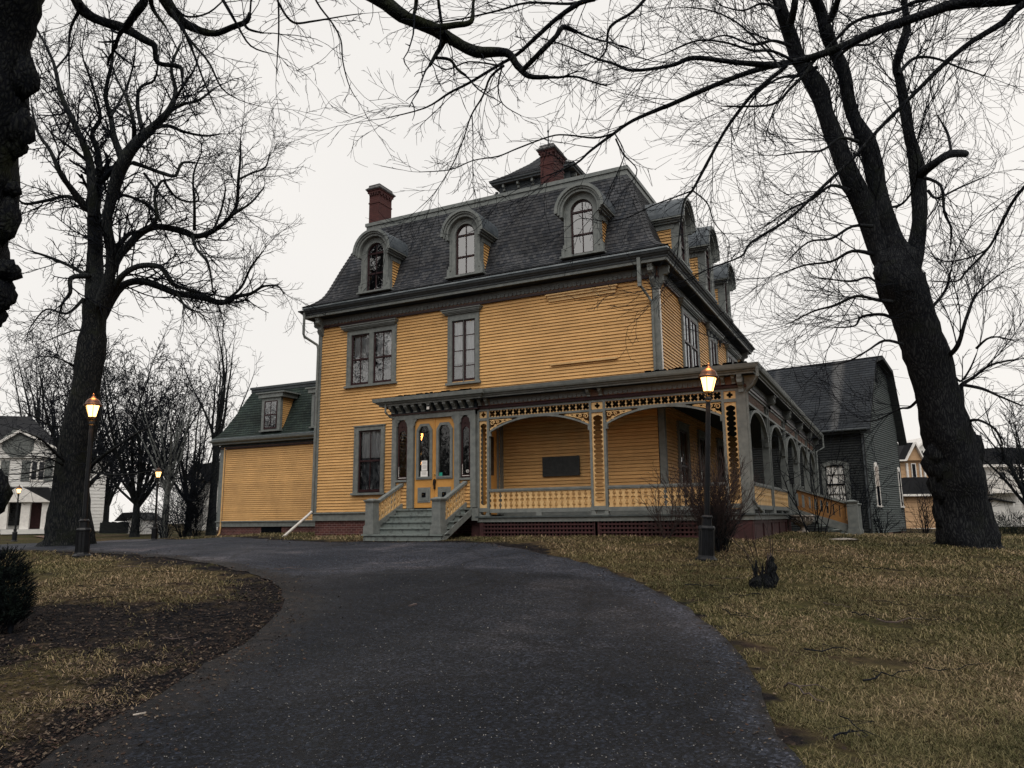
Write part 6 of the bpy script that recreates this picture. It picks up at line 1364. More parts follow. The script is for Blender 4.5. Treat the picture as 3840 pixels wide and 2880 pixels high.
def knobby(mb, pr, n=10, rough=.12, seed=1, amp=1.):
    """trunk skin: rings with lumpy radius"""
    rn = random.Random(seed); P = [p for p, r in pr]; up = None; o = []; fs = []; ph = [rn.uniform(0, 6) for _ in range(6)]
    for i, (p, r) in enumerate(pr):
        t = (P[min(i + 1, len(P) - 1)] - P[max(i - 1, 0)]); t = t.normalized() if t.length > 1e-6 else Vector((0, 0, 1))
        if up is None: up = t.orthogonal().normalized()
        else: up = (up - t * up.dot(t)).normalized()
        b = t.cross(up)
        for k in range(n):
            a = 2 * math.pi * k / n; rr = r * (1 + rough * (math.sin(3 * a + ph[0] + i * .35) * .5 + math.sin(5 * a + ph[1] - i * .6) * .35 + .4 * math.sin(i * .8 + ph[2])) * amp + rn.uniform(-.5, .5) * rough)
            o.append(p + (up * math.cos(a) + b * math.sin(a)) * rr)
    for i in range(len(pr) - 1):
        for k in range(n): fs.append((i * n + k, i * n + (k + 1) % n, (i + 1) * n + (k + 1) % n, (i + 1) * n + k))
    fs.append(tuple((len(pr) - 1) * n + k for k in range(n))); mb.add(o, fs)
def dress(tw, pr, P, gap, Ls, lvl, start=.0, bias=None, rmax=.03, side=None, dens_end=1.):
    """side shoots along a limb"""
    acc = 0; L = sum((b[0] - a[0]).length for a, b in zip(pr[:-1], pr[1:])); run = 0; nxt = gap * rt.random()
    for (a, b) in zip(pr[:-1], pr[1:]):
        seg = (b[0] - a[0]); l = seg.length; dd = seg.normalized() if l > 1e-6 else Vector((0, 0, 1))
        while nxt < run + l:
            t = nxt / L; f = (nxt - run) / l
            nxt += gap * rt.uniform(.5, 1.5)
            if t < start: continue
            q = a[0].lerp(b[0], f); r = a[1] + (b[1] - a[1]) * f; an = R(rt.uniform(*P['ang'])); pp = rv3()
            if bias: pp = (pp + bias)
            pp = (pp - dd * pp.dot(dd)).normalized(); nd = (dd * math.cos(an) + pp * math.sin(an)).normalized()
            grow(tw, q, nd, rt.uniform(*Ls) * (1 - .25 * t), min(r * .4, rmax), lvl, P)
        run += l
    d = (pr[-1][0] - pr[-2][0]).normalized(); grow(tw, pr[-1][0], d, Ls[1] * .8, pr[-1][1] * .8, lvl, P)
def tree(name, label, base, limbs, org, scl, D, bark, twigm, P, gap, Ls, lvl, nside=9, rough=.12, trunks=(), bias=None, startf=.12, extra=None, rmax=.03, dz=.9, group=None, skipdress=()):
    t = thing(name, label, 'tree', base, group)
    mt = MB(); ml = MB(); tw = TW()
    for i, pth in enumerate(trunks): knobby(mt, pathpts(pth, org, scl, D, 0, i), 18, rough, i + 3)
    if extra: extra(mt)
    mt.build('trunk', bark, t, smooth=True)
    for i, lm in enumerate(limbs):
        DD = D
        if isinstance(lm, tuple) and isinstance(lm[0], (int, float, tuple)) and not isinstance(lm[1], (int, float)): DD, lm = lm[0], lm[1]
        pr = pathpts(lm, org, scl, DD, dz, i + 1)
        knobby(ml, pr, nside, rough * .7, i + 40)
        if i in skipdress: continue
        dress(tw, pr, P, gap, Ls, lvl, startf, bias, rmax)
    ml.build('limbs', bark, t, smooth=True); tw.build('crown', twigm, t)
    return t, tw
# --- big tree left of the house
D2 = 24
T2trunk = [(322, 2625, 135), (332, 2570, 108), (338, 2450, 88), (348, 2215, 72), (390, 1969, 70), (422, 1780, 62), (445, 1620, 56), (452, 1500, 52), (458, 1420, 44), (458, 1380, 30)]
T2 = [
 [(458,1440,44),(456,1300,38),(455,1150,34),(450,1030,32),(442,960,28)],
 [(450,1030,26),(440,900,22),(430,780,18),(395,680,15),(340,560,13),(290,450,11),(265,330,8),(235,250,6),(170,130,4)],
 [(450,1040,24),(475,880,18),(470,740,13),(440,640,10),(480,560,8),(440,400,6),(400,290,4)],
 [(415,1000,20),(340,900,14),(290,830,12),(240,720,9),(180,630,6),(150,500,4)],
 [(420,1000,12),(330,940,9),(220,960,8),(120,975,6),(70,935,3)],
 [(485,1460,34),(525,1320,26),(533,1200,23),(512,1060,23),(545,900,28),(590,780,30),(640,700,26),(720,620,22),(800,540,15),(840,440,10),(820,320,7),(870,200,4)],
 [(590,780,20),(545,650,13),(530,560,12),(505,450,9),(535,300,8),(540,200,5)],
 [(640,700,14),(640,600,10),(610,480,7),(560,380,5),(520,260,3)],
 [(690,650,13),(660,520,9),(670,420,7),(740,380,5),(760,260,3)],
 [(800,540,10),(870,500,8),(950,480,6),(1030,420,4)],
 [(730,620,9),(800,600,8),(880,630,7),(980,650,5),(1060,640,3)],
 [(640,780,11),(700,800,9),(780,830,9),(840,840,8),(870,780,6),(940,780,4)],
 [(500,1380,26),(560,1240,20),(610,1180,18),(680,1110,17),(760,1085,16),(870,1105,15),(940,1130,14),(1020,1105,11),(1110,1030,9),(1135,960,8),(1140,860,7),(1150,760,5),(1150,660,3)],
 [(1110,1030,7),(1200,970,5),(1260,900,3)], [(1140,860,5),(1200,830,5),(1270,800,4),(1290,730,2)],
 [(920,1130,9),(940,1190,7),(990,1250,6),(1010,1330,4),(1020,1400,3)],
 [(485,1520,26),(545,1410,22),(600,1360,17),(680,1345,17),(760,1370,16),(850,1405,16),(960,1415,15),(1060,1450,13),(1130,1420,10),(1200,1405,8),(1260,1370,6),(1330,1370,4),(1360,1410,2)],
 [(520,1430,18),(575,1330,15),(660,1275,13),(760,1275,13),(800,1320,11),(830,1360,10),(900,1385,8),(960,1400,6)],
 [(1060,1450,7),(1150,1380,6),(1200,1280,5),(1260,1200,3)],
 [(425,1320,14),(340,1330,11),(335,1400,9),(300,1450,6),(280,1520,3)],
 [(425,1325,12),(330,1270,8),(220,1225,6),(140,1200,3)],
 [(545,1200,14),(620,1120,9),(700,1100,7),(750,1040,8),(740,940,8),(770,870,6),(820,860,4)],
 [(780,860,6),(850,950,5),(950,960,4),(920,880,3)], [(930,1100,8),(930,980,6),(925,840,5),(960,740,3)],
 [(530,930,10),(620,940,7),(720,990,7),(770,1060,5)], [(690,830,7),(780,1130,1)][:1] + [(760,920,5),(830,1000,3)],
 [(1020,1105,6),(1060,1000,5),(1080,900,3)], [(850,1405,7),(890,1470,5),(960,1500,3),(1000,1560,2)], [(340,560,6),(300,640,4),(240,520,3),(190,420,2)],
 [(800,540,8),(870,420,6),(930,330,4),(960,230,2)], [(530,560,7),(600,430,5),(640,300,4),(650,180,2)], [(430,780,8),(330,700,6),(250,640,4),(190,560,2)],
 [(265,330,5),(330,250,4),(360,150,2)], [(400,1430,9),(320,1500,6),(220,1480,4),(150,1560,3)], [(470,1620,8),(380,1580,5),(300,1600,3),(200,1640,2)],
]
PT2 = dict(rmin=.0058, wander=.2, g=.10, ratio=(.34, .62), ang=(28, 62), gap=.21, nseg=5)
base = G(150, 1172)
t2, tw = tree('bare_linden_tree', 'large bare linden tree left of the house with long low right-hand limbs', base, T2, (0, 0), .7838, D2, M['bark'], M['twig'], PT2, .23, (.7, 2.1), 2, 9, .13, [T2trunk])
# low drooping branches in front of the white house, from the same trunk
tw = TW(); ml = MB(); q = lambda cx, cy: (cx * .5727 / K, (1200 + .5727 * cy) / K)
PD = dict(rmin=.005, wander=.2, g=-.05, ratio=(.35, .6), ang=(20, 50), gap=.3, nseg=6)
for i, pth in enumerate(([(430,930,9),(370,880,8),(280,790,7),(180,740,4),(60,700,2)], [(430,980,9),(340,960,7),(200,1000,5),(60,1010,2)], [(430,960,8),(300,900,5),(140,890,3),(0,860,2)], [(560,990,14),(660,900,12),(780,820,9),(900,740,6),(1010,690,3)], [(580,990,9),(700,1010,6),(850,1010,4),(980,990,2)], [(430,1000,6),(330,1030,4),(200,1030,3),(80,1050,2)], [(480,300,8),(380,250,5),(260,240,3),(150,280,2)], [(440,700,7),(330,690,5),(200,620,3),(90,600,2)])):
    pr = pathpts(pth, (0, 1200), .5727, (D2, D2 - 2.5), .5, i); knobby(ml, pr, 6, .06, i); dress(tw, pr, PD, .3, (.6, 1.9), 2, .1, Vector((0, 0, -.1)), .02)
ml.build('low_limbs', M['bark'], t2, smooth=True); tw.build('low_twigs', M['twig'], t2)
# --- big multi-stemmed tree at the right
D3 = 17
c8 = lambda cx, cy, hw: ((2900 + .6932 * cx - 2500) / .663, (1000 + .6932 * cy) / .663, hw * .6932 / .663)
T3trunk = [c8(1052, 1560, 215), c8(1045, 1490, 158), c8(1035, 1400, 138), c8(1015, 1250, 128), c8(985, 1080, 128), c8(955, 950, 126), c8(910, 800, 112), c8(850, 560, 112), c8(800, 380, 108), c8(735, 200, 112), c8(680, 60, 122), (1322, 1490, 110), (1318, 1430, 80), (1308, 1370, 45), (1302, 1320, 18)]
T3 = [
 [(1290,1520,90),(1230,1420,82),(1130,1200,62),(1040,1000,55),(960,800,50),(900,650,45),(862,520,55),(800,420,45),(740,320,40),(700,200,40),(655,80,35),(620,-50,30),(580,-250,22),(560,-500,12)],
 [(700,130,22),(722,40,20),(732,-40,18),(770,-250,10)],
 [(1320,1500,80),(1270,1340,60),(1220,1200,55),(1190,1050,50),(1160,900,50),(1130,800,52),(1065,680,35),(1030,560,35),(1000,400,35),(940,280,35),(900,170,35),(870,60,32),(830,-40,30),(800,-300,16)],
 [(925,110,22),(958,30,18),(975,-40,16),(1000,-250,8)],
 [(1365,1510,70),(1405,1410,48),(1430,1250,40),(1430,1100,40),(1420,980,45),(1400,870,35),(1370,760,30),(1350,620,30),(1320,450,25),(1300,370,22),(1330,260,25),(1360,150,20),(1350,60,18),(1340,-60,14),(1350,-300,7)],
 [(1430,985,28),(1520,920,22),(1600,872,22),(1690,870,20)],
 [(1610,860,8),(1590,760,7),(1560,700,5),(1530,650,3)],
 [(1440,1000,10),(1550,1050,8),(1570,1200,7),(1610,1300,5),(1600,1420,3)],
 [(1310,420,12),(1400,330,9),(1520,330,7),(1650,380,5),(1800,430,3)],
 [(1480,1080,9),(1530,1120,7),(1660,1060,5),(1800,1000,3)],
 [(850,380,12),(740,430,9),(640,440,7),(520,520,6),(440,640,4),(390,780,2)],
 [(1080,800,10),(980,780,7),(880,850,6),(760,860,5),(620,880,3)],
 [(1040,1080,12),(930,1050,8),(820,1130,7),(700,1180,5),(560,1280,3)],
 [(1160,1280,12),(1050,1280,8),(930,1350,7),(800,1370,5),(680,1480,3)],
 [(1180,1440,14),(1050,1420,9),(930,1480,7),(780,1500,5),(620,1560,3)],
 [(700,260,11),(600,230,8),(480,250,6),(330,200,5),(200,240,3)],
 [(640,60,9),(540,20,7),(430,60,5),(300,30,3)],
 [(960,330,10),(1050,260,8),(1150,250,6),(1240,180,4)],
 [(1220,1180,9),(1320,1160,7),(1380,1100,5)][:3],
]
c8b = lambda *a: [c8(*p) for p in a]
T3 += [c8b((640,190,12),(560,180,9),(450,160,8),(330,210,7),(220,240,5),(100,300,3)), c8b((690,310,10),(600,260,9),(480,270,7),(440,320,5),(330,330,3)), c8b((700,420,9),(600,400,7),(500,460,5),(380,520,4),(200,540,2)), c8b((800,700,8),(740,760,7),(680,770,5),(560,830,4),(440,840,2)),
       c8b((950,480,14),(1000,420,12),(1050,260,8),(1100,150,6),(1200,60,4)), c8b((1020,780,16),(1015,680,14),(1020,640,12),(1080,600,8),(1180,530,6),(1330,500,4)), c8b((1030,640,9),(1130,660,8),(1220,700,6),(1340,750,4)), c8b((960,560,7),(1010,620,6),(1060,560,5),(1100,470,3)), c8b((1040,840,8),(1110,830,7),(1200,880,6),(1240,960,4)), c8b((850,230,9),(930,130,7),(960,20,5)), c8b((1100,440,7),(1180,380,5),(1300,400,3)), c8b((620,150,7),(520,60,6),(420,80,5),(250,60,3))]
PT3 = dict(rmin=.0044, wander=.07, curl=.11, g=-.17, turn=.5, ratio=(.42, .75), ang=(16, 44), gap=.30, nseg=7)
def burl(mt):
    def blob(cx, cy, r, D, sq=(1, 1, 1.3)):
        c = AT(*[v / K for v in (2900 + .6932 * cx, 1000 + .6932 * cy)], D); rr = r * .6932 * D / F_PX
        n1, n2 = 12, 8; o = []; fs = []
        for i in range(n2 + 1):
            for k in range(n1):
                a = 2 * math.pi * k / n1; e = math.pi * i / n2; j = 1 + .12 * math.sin(3 * a + i) + .1 * math.sin(7 * a - 2 * i)
                o.append(c + Vector((math.cos(a) * math.sin(e) * sq[0], math.sin(a) * math.sin(e) * sq[1], math.cos(e) * sq[2])) * rr * j)
        for i in range(n2):
            for k in range(n1): fs.append((i * n1 + k, i * n1 + (k + 1) % n1, (i + 1) * n1 + (k + 1) % n1, (i + 1) * n1 + k))
        mt.add(o, fs)
    blob(890, 1060, 72, D3, (1, 1, 1.45)); blob(900, 1170, 55, D3, (1, 1, 1.9)); blob(880, 1010, 48, D3 - .1); blob(910, 1320, 40, D3, (1, 1, 3)); blob(1085, 1000, 50, D3, (1, 1, 2)); blob(575, 30, 30, D3, (1, 1, 1.6))
    blob(1150, 1400, 45, D3 - .1, (1, 1, 3.2)); blob(800, 130, 40, D3)
base = G(2070, 1186)
t3, tw = tree('bare_forked_tree', 'huge three-stemmed bare tree leaning left on the right lawn', base, T3, (2500, 0), .663, D3, M['barkd'], M['twig'], PT3, .24, (.8, 2.7), 2, 11, .10, [T3trunk], extra=burl, rmax=.018, dz=.8, skipdress=(5,))
# root mound grass ring
# --- overhanging limbs of a tree standing outside the frame at the right
PN = dict(rmin=.0034, wander=.07, curl=.12, g=-.12, turn=.5, ratio=(.38, .68), ang=(18, 48), gap=.19, nseg=7)
DN = 9.5
o7 = (2500, 0, .663); o6 = (1000, 0, .7233); o2 = (1700, 450, .5425)
def conv(o, pts): return [((o[0] + x * o[2] - 2500) / .663, (o[1] + y * o[2]) / .663, r * o[2] / .663) for x, y, r in pts]
NL = [
 conv(o7, [(2400,-120,44),(2020,-20,40),(1650,20,32),(1450,85,26),(1200,170,24),(1000,260,22),(800,330,20),(600,372,17),(420,425,15),(200,512,14),(0,602,12)]) + conv(o6, [(2060,555,11),(1900,625,9),(1800,692,8),(1680,780,7),(1600,850,5),(1450,912,3)]),
 conv(o6, [(1800,692,6),(1700,715,5),(1560,700,4.5),(1470,707,4),(1300,770,4),(1200,810,3.5),(1070,832,3),(950,880,3),(790,892,2)]),
 conv(o7, [(2400,-160,30),(2020,20,22),(1900,130,18),(1720,240,15),(1560,370,13),(1400,530,11),(1200,730,10),(1060,890,9),(900,1040,8),(700,1230,8),(480,1370,7),(420,1450,5),(240,1520,4),(100,1590,3)]),
 conv(o7, [(900,290,12),(840,335,10),(780,420,9),(700,500,8),(600,590,7),(400,602,5),(310,600,3)]),
 conv(o7, [(680,370,13),(620,420,12),(500,520,11),(430,600,10),(330,740,9),(230,920,9),(150,1070,8),(100,1135,6),(80,1250,4),(60,1450,3)]),
 conv(o7, [(150,1080,5),(230,1150,4),(270,1260,3),(350,1360,2),(350,1450,1.5)]),
 conv(o7, [(2400,700,20),(2020,1060,9),(1900,1250,8),(1830,1390,7),(1700,1530,6),(1640,1590,5),(1500,1590,3)]),
 conv(o7, [(1830,1390,5),(1700,1260,3)][:1] + [(1760,1440,5),(1600,1480,4),(1500,1450,3)]),
 conv(o7, [(2300,-100,14),(1500,-10,12),(1300,60,11),(1080,115,10),(960,220,9),(880,300,8),(780,390,7)]),
 conv(o7, [(720,345,9),(600,290,8),(480,285,7),(330,240,6),(170,230,5),(0,300,4)]),
 conv(o7, [(640,380,7),(560,280,6),(400,130,5),(250,60,4),(100,40,3)]),
 conv(o6, [(2300,-200,16),(1700,-10,14),(1600,30,13),(1500,100,12),(1400,190,11),(1300,280,9),(1200,340,8),(1050,430,7),(950,480,6),(820,560,4),(620,612,2.5)]),
 conv(o6, [(1700,0,8),(1560,20,7),(1350,15,6),(1200,55,5),(1000,100,4),(880,115,3)]),
 conv(o6, [(2624,339,16),(2420,322,13),(2212,300,12),(2100,340,10),(1900,365,8),(1800,330,7),(1700,300,6),(1560,240,4),(1430,200,3)]),
 conv(o6, [(1230,340,7),(1160,400,6),(1120,500,5),(1060,600,4),(1020,720,3.5),(960,860,3),(870,1000,2),(790,1080,1.5)]),
 conv(o6, [(1065,600,3),(1070,720,2.5),(1068,850,2),(1070,960,1.5)]),
 conv(o6, [(1220,350,4),(1200,450,3.5),(1225,540,3),(1320,600,2)]),
 conv(o6, [(2000,-50,9),(1900,60,8),(1780,140,7),(1760,260,5),(1700,330,3)]),
 conv(o6, [(1810,720,5),(1850,800,4),(1920,880,3),(1880,960,2)]),
 conv(o2, [(1120,100,5),(1180,220,4),(1150,330,3.5),(1080,480,3),(1040,570,2.5),(900,740,1.8)]),
 conv(o2, [(1650,490,6),(1540,530,5),(1380,590,4.5),(1260,650,4),(1150,690,3.5),(1040,700,3),(880,680,2.5),(800,740,1.5)]),
 conv(o6, [(1230,345,5),(1050,320,4),(930,360,3.5),(830,300,3),(800,250,2)]),
]
nbase = Vector((5.2, 7.4, gz(5.2, 7.4)))
tn = thing('overhanging_tree', 'bare tree whose long dark boughs sweep in from the upper right corner', 'tree', nbase)
mb = MB(); knobby(mb, [(nbase + Vector((0, 0, -.1)), .5), (nbase + Vector((0, 0, .6)), .36), (nbase + Vector((-.1, .1, 3)), .3), (nbase + Vector((-.3, .3, 6)), .25), (nbase + Vector((-.8, .6, 8.2)), .18), (nbase + Vector((-1, .7, 11)), .08)], 12, .1, 5); mb.build('trunk', M['barkd'], tn, smooth=True)
ml = MB(); tw = TW(); fork = nbase + Vector((-.3, .3, 5.8))
for i, pth in enumerate(NL):
    lo_ = 11 if i in (11, 12, 13, 14, 15, 16, 21, 1) else 10
    pr = pathpts(pth, (2500, 0), .663, (DN, lo_) if i not in (3, 4, 5, 7, 15, 16, 18, 19) else DN + .6, .25, i + 1)
    if i in (0, 2, 6, 8, 11): pr = [(fork.lerp(pr[0][0], t), .12 * (1 - t) + pr[0][1] * t) for t in (0, .33, .66)] + pr
    knobby(ml, pr, 8, .07, i + 9); thin = pth[0][2] < 7
    dress(tw, pr, PN, .20 if not thin else .15, (.4, 1.6) if not thin else (.2, .75), 2 if not thin else 1, .06, Vector((0, -.0, -.25)), .007)
ml.build('limbs', M['barkd'], tn, smooth=True); tw.build('crown', M['twig'], tn)
# --- near tree at the left edge with mossy limbs over the top
D1 = 8.5
T1t = [(-510, 3420, 420), (-480, 3200, 330), (-470, 2900, 300), (-450, 2600, 270), (-440, 2300, 262), (-425, 2000, 255), (-320, 1800, 245), (-305, 1560, 235), (-245, 1380, 225), (-215, 1160, 222), (-190, 960, 215), (-155, 760, 212), (-110, 560, 205), (-92, 360, 200), (-75, 160, 185), (-20, -20, 190), (30, -200, 170), (60, -420, 150), (80, -700, 120)]
T1l = [
 (8.5, [(180,-160,50),(300,-90,34),(350,-20,25),(400,50,25),(470,95,22),(600,140,21),(690,190,18),(738,220,13),(755,300,11),(860,320,10),(872,370,7)]),
 (8.5, [(500,-200,30),(640,-60,22),(690,0,20),(650,60,18),(600,130,17)]),
 (8.0, [(500,-400,50),(700,-150,36),(790,0,28),(860,90,23),(940,140,18),(1030,160,15),(1110,130,13),(1180,100,12),(1195,62,8)]),
 (8.0, [(1165,105,9),(1190,140,6),(1260,158,4)]),
 (8.5, [(385,20,9),(372,60,7),(335,150,6),(330,280,4),(333,380,3)]),
 (8.0, [(820,50,10),(900,180,7),(1000,300,5),(1060,420,4),(1150,480,2),(1250,510,1.5)]),
 (8.0, [(860,100,9),(920,240,6),(980,400,4),(1050,560,2)]),
 (8.0, [(1030,-60,9),(1090,40,8),(1130,110,6),(1200,220,4),(1310,260,2)]),
 (8.0, [(720,-40,12),(730,40,10),(795,130,5)]),
 (8.3, [(740,-60,8),(840,40,6),(900,80,5),(1000,60,4),(1090,-20,3)]),
 (7.6, [(v[0] * .7233 / .7838 + 1000 / .7838, v[1] * .7233 / .7838, v[2] * .7233 / .7838) for v in [(-500,-700,60),(100,-260,48),(560,-20,36),(700,80,35),(850,140,32),(950,200,30),(1080,270,28),(1240,270,22),(1300,340,18),(1360,395,14),(1460,400,11)]]),
 (7.6, [(v[0] * .7233 / .7838 + 1000 / .7838, v[1] * .7233 / .7838, v[2] * .7233 / .7838) for v in [(1325,365,14),(1420,270,13),(1500,190,13),(1540,140,13),(1610,168,9)]]),
 (7.6, [(v[0] * .7233 / .7838 + 1000 / .7838, v[1] * .7233 / .7838, v[2] * .7233 / .7838) for v in [(925,190,22),(905,240,14),(880,280,12),(845,340,8)]]),
 (7.6, [(v[0] * .7233 / .7838 + 1000 / .7838, v[1] * .7233 / .7838, v[2] * .7233 / .7838) for v in [(870,145,18),(980,130,16),(1060,112,13),(1070,30,8),(1080,-40,5)]]),
 (7.6, [(v[0] * .7233 / .7838 + 1000 / .7838, v[1] * .7233 / .7838, v[2] * .7233 / .7838) for v in [(880,300,8),(950,310,8),(990,360,7),(1030,390,7)]]),
 (7.6, [(v[0] * .7233 / .7838 + 1000 / .7838, v[1] * .7233 / .7838, v[2] * .7233 / .7838) for v in [(-20,-250,7),(40,-60,6),(60,10,5),(62,180,4),(55,300,3),(50,390,2)]]),
 (7.6, [(v[0] * .7233 / .7838 + 1000 / .7838, v[1] * .7233 / .7838, v[2] * .7233 / .7838) for v in [(55,0,6),(100,80,6),(150,120,6),(240,110,5),(320,97,4),(420,80,3),(500,70,2)]]),
 (7.6, [(v[0] * .7233 / .7838 + 1000 / .7838, v[1] * .7233 / .7838, v[2] * .7233 / .7838) for v in [(200,-150,6),(260,10,5),(340,120,4.5),(385,210,4),(395,320,3.5),(430,450,2.5),(480,532,1.5)]]),
 (7.6, [(v[0] * .7233 / .7838 + 1000 / .7838, v[1] * .7233 / .7838, v[2] * .7233 / .7838) for v in [(780,-60,12),(775,20,10),(765,70,9)]]),
 (7.6, [(v[0] * .7233 / .7838 + 1000 / .7838, v[1] * .7233 / .7838, v[2] * .7233 / .7838) for v in [(880,-80,10),(890,0,8),(905,110,8)]]),
]
def moss(mt):
    def blob(cx, cy, r, sq=1.2, dd=0):
        c = AT(cx * .7838 / K, cy * .7838 / K, D1 + dd); rr = r * .7838 * D1 / F_PX; n1, n2 = 12, 8; o = []; fs = []
        for i in range(n2 + 1):
            for k in range(n1):
                a = 2 * math.pi * k / n1; e = math.pi * i / n2; j = 1 + .14 * math.sin(3 * a + i) + .12 * math.sin(5 * a - 2 * i + cy)
                o.append(c + Vector((math.cos(a) * math.sin(e), math.sin(a) * math.sin(e), math.cos(e) * sq)) * rr * j)
        for i in range(n2):
            for k in range(n1): fs.append((i * n1 + k, i * n1 + (k + 1) % n1, (i + 1) * n1 + (k + 1) % n1, (i + 1) * n1 + k))
        mt.add(o, fs)
    for cx, cy, r, sq in ((115, 370, 60, 1.7), (92, 610, 64, 1.6), (70, 690, 50, 1.4), (58, 905, 38, 1), (30, 1040, 56, 2.2), (35, 1295, 58, .9), (0, 1400, 62, 1.5), (-30, 1500, 50, 1.5), (60, 500, 60, 1.4), (-22, 2360, 60, 1.7)): blob(cx, cy, r, sq)
P1 = dict(rmin=.0028, wander=.2, g=-.14, turn=.35, ratio=(.34, .6), ang=(25, 60), gap=.2, nseg=6)
b1 = pathpts(T1t, (0, 0), .7838, D1)[0][0]
t1 = thing('near_mossy_tree', 'thick knobbly mossy trunk at the left edge whose heavy limbs reach over the top', 'tree', (b1.x, b1.y, gz(b1.x, b1.y)))
mb = MB(); knobby(mb, pathpts(T1t, (0, 0), .7838, D1), 22, .09, 2); moss(mb); mb.build('trunk', M['barkmoss'], t1, smooth=True)
ml = MB(); tw = TW()
top1 = pathpts(T1t, (0, 0), .7838, D1)[-4][0]
for i, (dd, pth) in enumerate(T1l):
    pr = pathpts(pth, (0, 0), .7838, dd, .2, i + 1)
    if i in (0, 1, 2, 10): pr = [(top1.lerp(pr[0][0], t), .14 * (1 - t) + pr[0][1] * t) for t in (0, .4, .75)] + pr
    if i in (15, 17): pr = [(pathpts(T1l[10][1], (0, 0), .7838, 7.6, .2, 11)[4][0].lerp(pr[0][0], t), .03 * (1 - t) + pr[0][1] * t) for t in (0, .5)] + pr
    big = pth[min(3, len(pth) - 1)][2] > 10
    knobby(ml, pr, 10, .13 if big else .06, i + 3); dress(tw, pr, P1, .19, (.25, 1.0) if i < 10 else (.2, .8), 2 if not i in (8, 12, 14, 18, 19) else 1, .1, Vector((0, 0, -.15)), .006)
ml.build('limbs', M['barkmoss'], t1, smooth=True); tw.build('crown', M['twig'], t1)
# sprouts at left edge burl
tw = TW()
for k in range(26):
    p = AT(rt.uniform(-6, 8), rt.uniform(1065, 1100), D1 - .3); grow(tw, p, (Vector((.6, -.2, .7)) + rv3() * .5).normalized(), rt.uniform(.05, .14), .006, 0, P1)
tw.build('bud_sprouts', M['twigf'], t1)
# --- procedural background trees
def bgtree(name, label, px, py, D, H, seed, spread=.5, trunkr=.25, first=.25, lean=0, forks=7, P=None, gap=.55, Ls=(1.2, 3.2), lvl=2, m='twigf', bark='bark', group=None, base=None):
    rt.seed(seed); b = base or G(px, py)
    if base is None:
        b = AT(px, py, D); b.z = gz(b.x, b.y)
    t = thing(name, label, 'tree', b, group); P = P or dict(rmin=.012, wander=.2, g=.12, ratio=(.35, .6), ang=(22, 48), gap=.7, nseg=5)
    mt = MB(); ml = MB(); tw = TW(); h0 = H * first
    pr = [(b + Vector((0, 0, -.2)), trunkr * 1.5), (b + Vector((lean * .1, 0, h0 * .3)), trunkr * 1.05), (b + Vector((lean * .3, 0, h0)), trunkr * .85), (b + Vector((lean * .5, 0, h0 * 1.2)), trunkr * .6)]
    knobby(mt, pr, 9, .08, seed); mt.build('trunk', M[bark], t, smooth=True)
    for k in range(forks):
        a = 2 * math.pi * k / forks + rt.uniform(-.3, .3); el = rt.uniform(.25, 1) * spread; d = Vector((math.cos(a) * el + lean * .08, math.sin(a) * el, 1)).normalized()
        p = b + Vector((lean * .3 * rt.uniform(.6, 1), 0, h0 * rt.uniform(.75, 1.1))); L = (H - h0) * rt.uniform(.75, 1.0) / max(d.z, .4) * (.95 if el < .5 else .85); r = trunkr * rt.uniform(.35, .5); n = 8; pts = []
        for i in range(n + 1):
            pts.append((p, r * (1 - .85 * i / n))); d = (d + rv3() * .13 + Vector((0, 0, .05))).normalized(); p = p + d * (L / n)
        knobby(ml, pts, 6, .05, seed + k); dress(tw, pts, P, gap, Ls, lvl, .12, Vector((0, 0, .15)), .05)
    ml.build('limbs', M[bark], t, smooth=True); tw.build('crown', M[m], t); return t
bgtree('vase_shaped_tree', 'broad vase-shaped bare tree behind the lamp left of the yellow wing', 290, 1160, 50, 13.4, 3, .95, .24, .16, 0, 17, gap=.24, Ls=(1.0, 2.8), P=dict(rmin=.019, wander=.22, g=.06, ratio=(.4, .65), ang=(28, 58), gap=.55, nseg=5))
bgtree('bare_background_tree', 'wide bare tree behind the white house at far left', 90, 1150, 84, 20.5, 8, .72, .5, .2, 0, 14, gap=.5, Ls=(1.6, 4.2), P=dict(rmin=.017, wander=.2, g=.12, ratio=(.35, .6), ang=(22, 48), gap=.8, nseg=5))
bgtree('vase_shaped_tree', 'broad vase-shaped bare tree partly hidden by the big linden trunk', 165, 1158, 56, 15.6, 4, .95, .26, .2, 0, 16, gap=.28, Ls=(1.2, 3.0), P=dict(rmin=.021, wander=.22, g=.06, ratio=(.4, .65), ang=(28, 58), gap=.6, nseg=5))
bgtree('bare_background_tree', 'tall slim bare tree rising above the yellow wing roof', 455, 1150, 52, 16.0, 21, .50, .26, .40, .2, 8, gap=.5, Ls=(1., 2.8))
bgtree('pale_barked_tree', 'pale-barked bare tree behind the distant lamp', 352, 1160, 46, 9.8, 31, .6, .20, .3, .4, 11, gap=.32, Ls=(.8, 2.2), bark='barntrim')
bgtree('bare_background_tree', 'bare tree close behind the left end of the yellow wing', 405, 1155, 50, 10.5, 41, .8, .22, .2, 0, 13, gap=.32, Ls=(.9, 2.4))
bgtree('bare_background_tree', 'bare tree just right of the tall white side wing', 225, 1158, 74, 13, 43, .8, .3, .2, 0, 11, gap=.45, Ls=(1.2, 3.))
bgtree('bare_background_tree', 'small bare tree top showing between the house and the barn roof', 1655, 1130, 70, 14.5, 51, .6, .3, .3, 0, 8, gap=.6, Ls=(1., 2.8))
bgtree('dense_dark_tree', 'dense twiggy dark tree at the right edge before the white balcony house', 2240, 1145, 40, 7.6, 61, .8, .22, .15, 0, 14, gap=.3, Ls=(.8, 2.), m='twig')
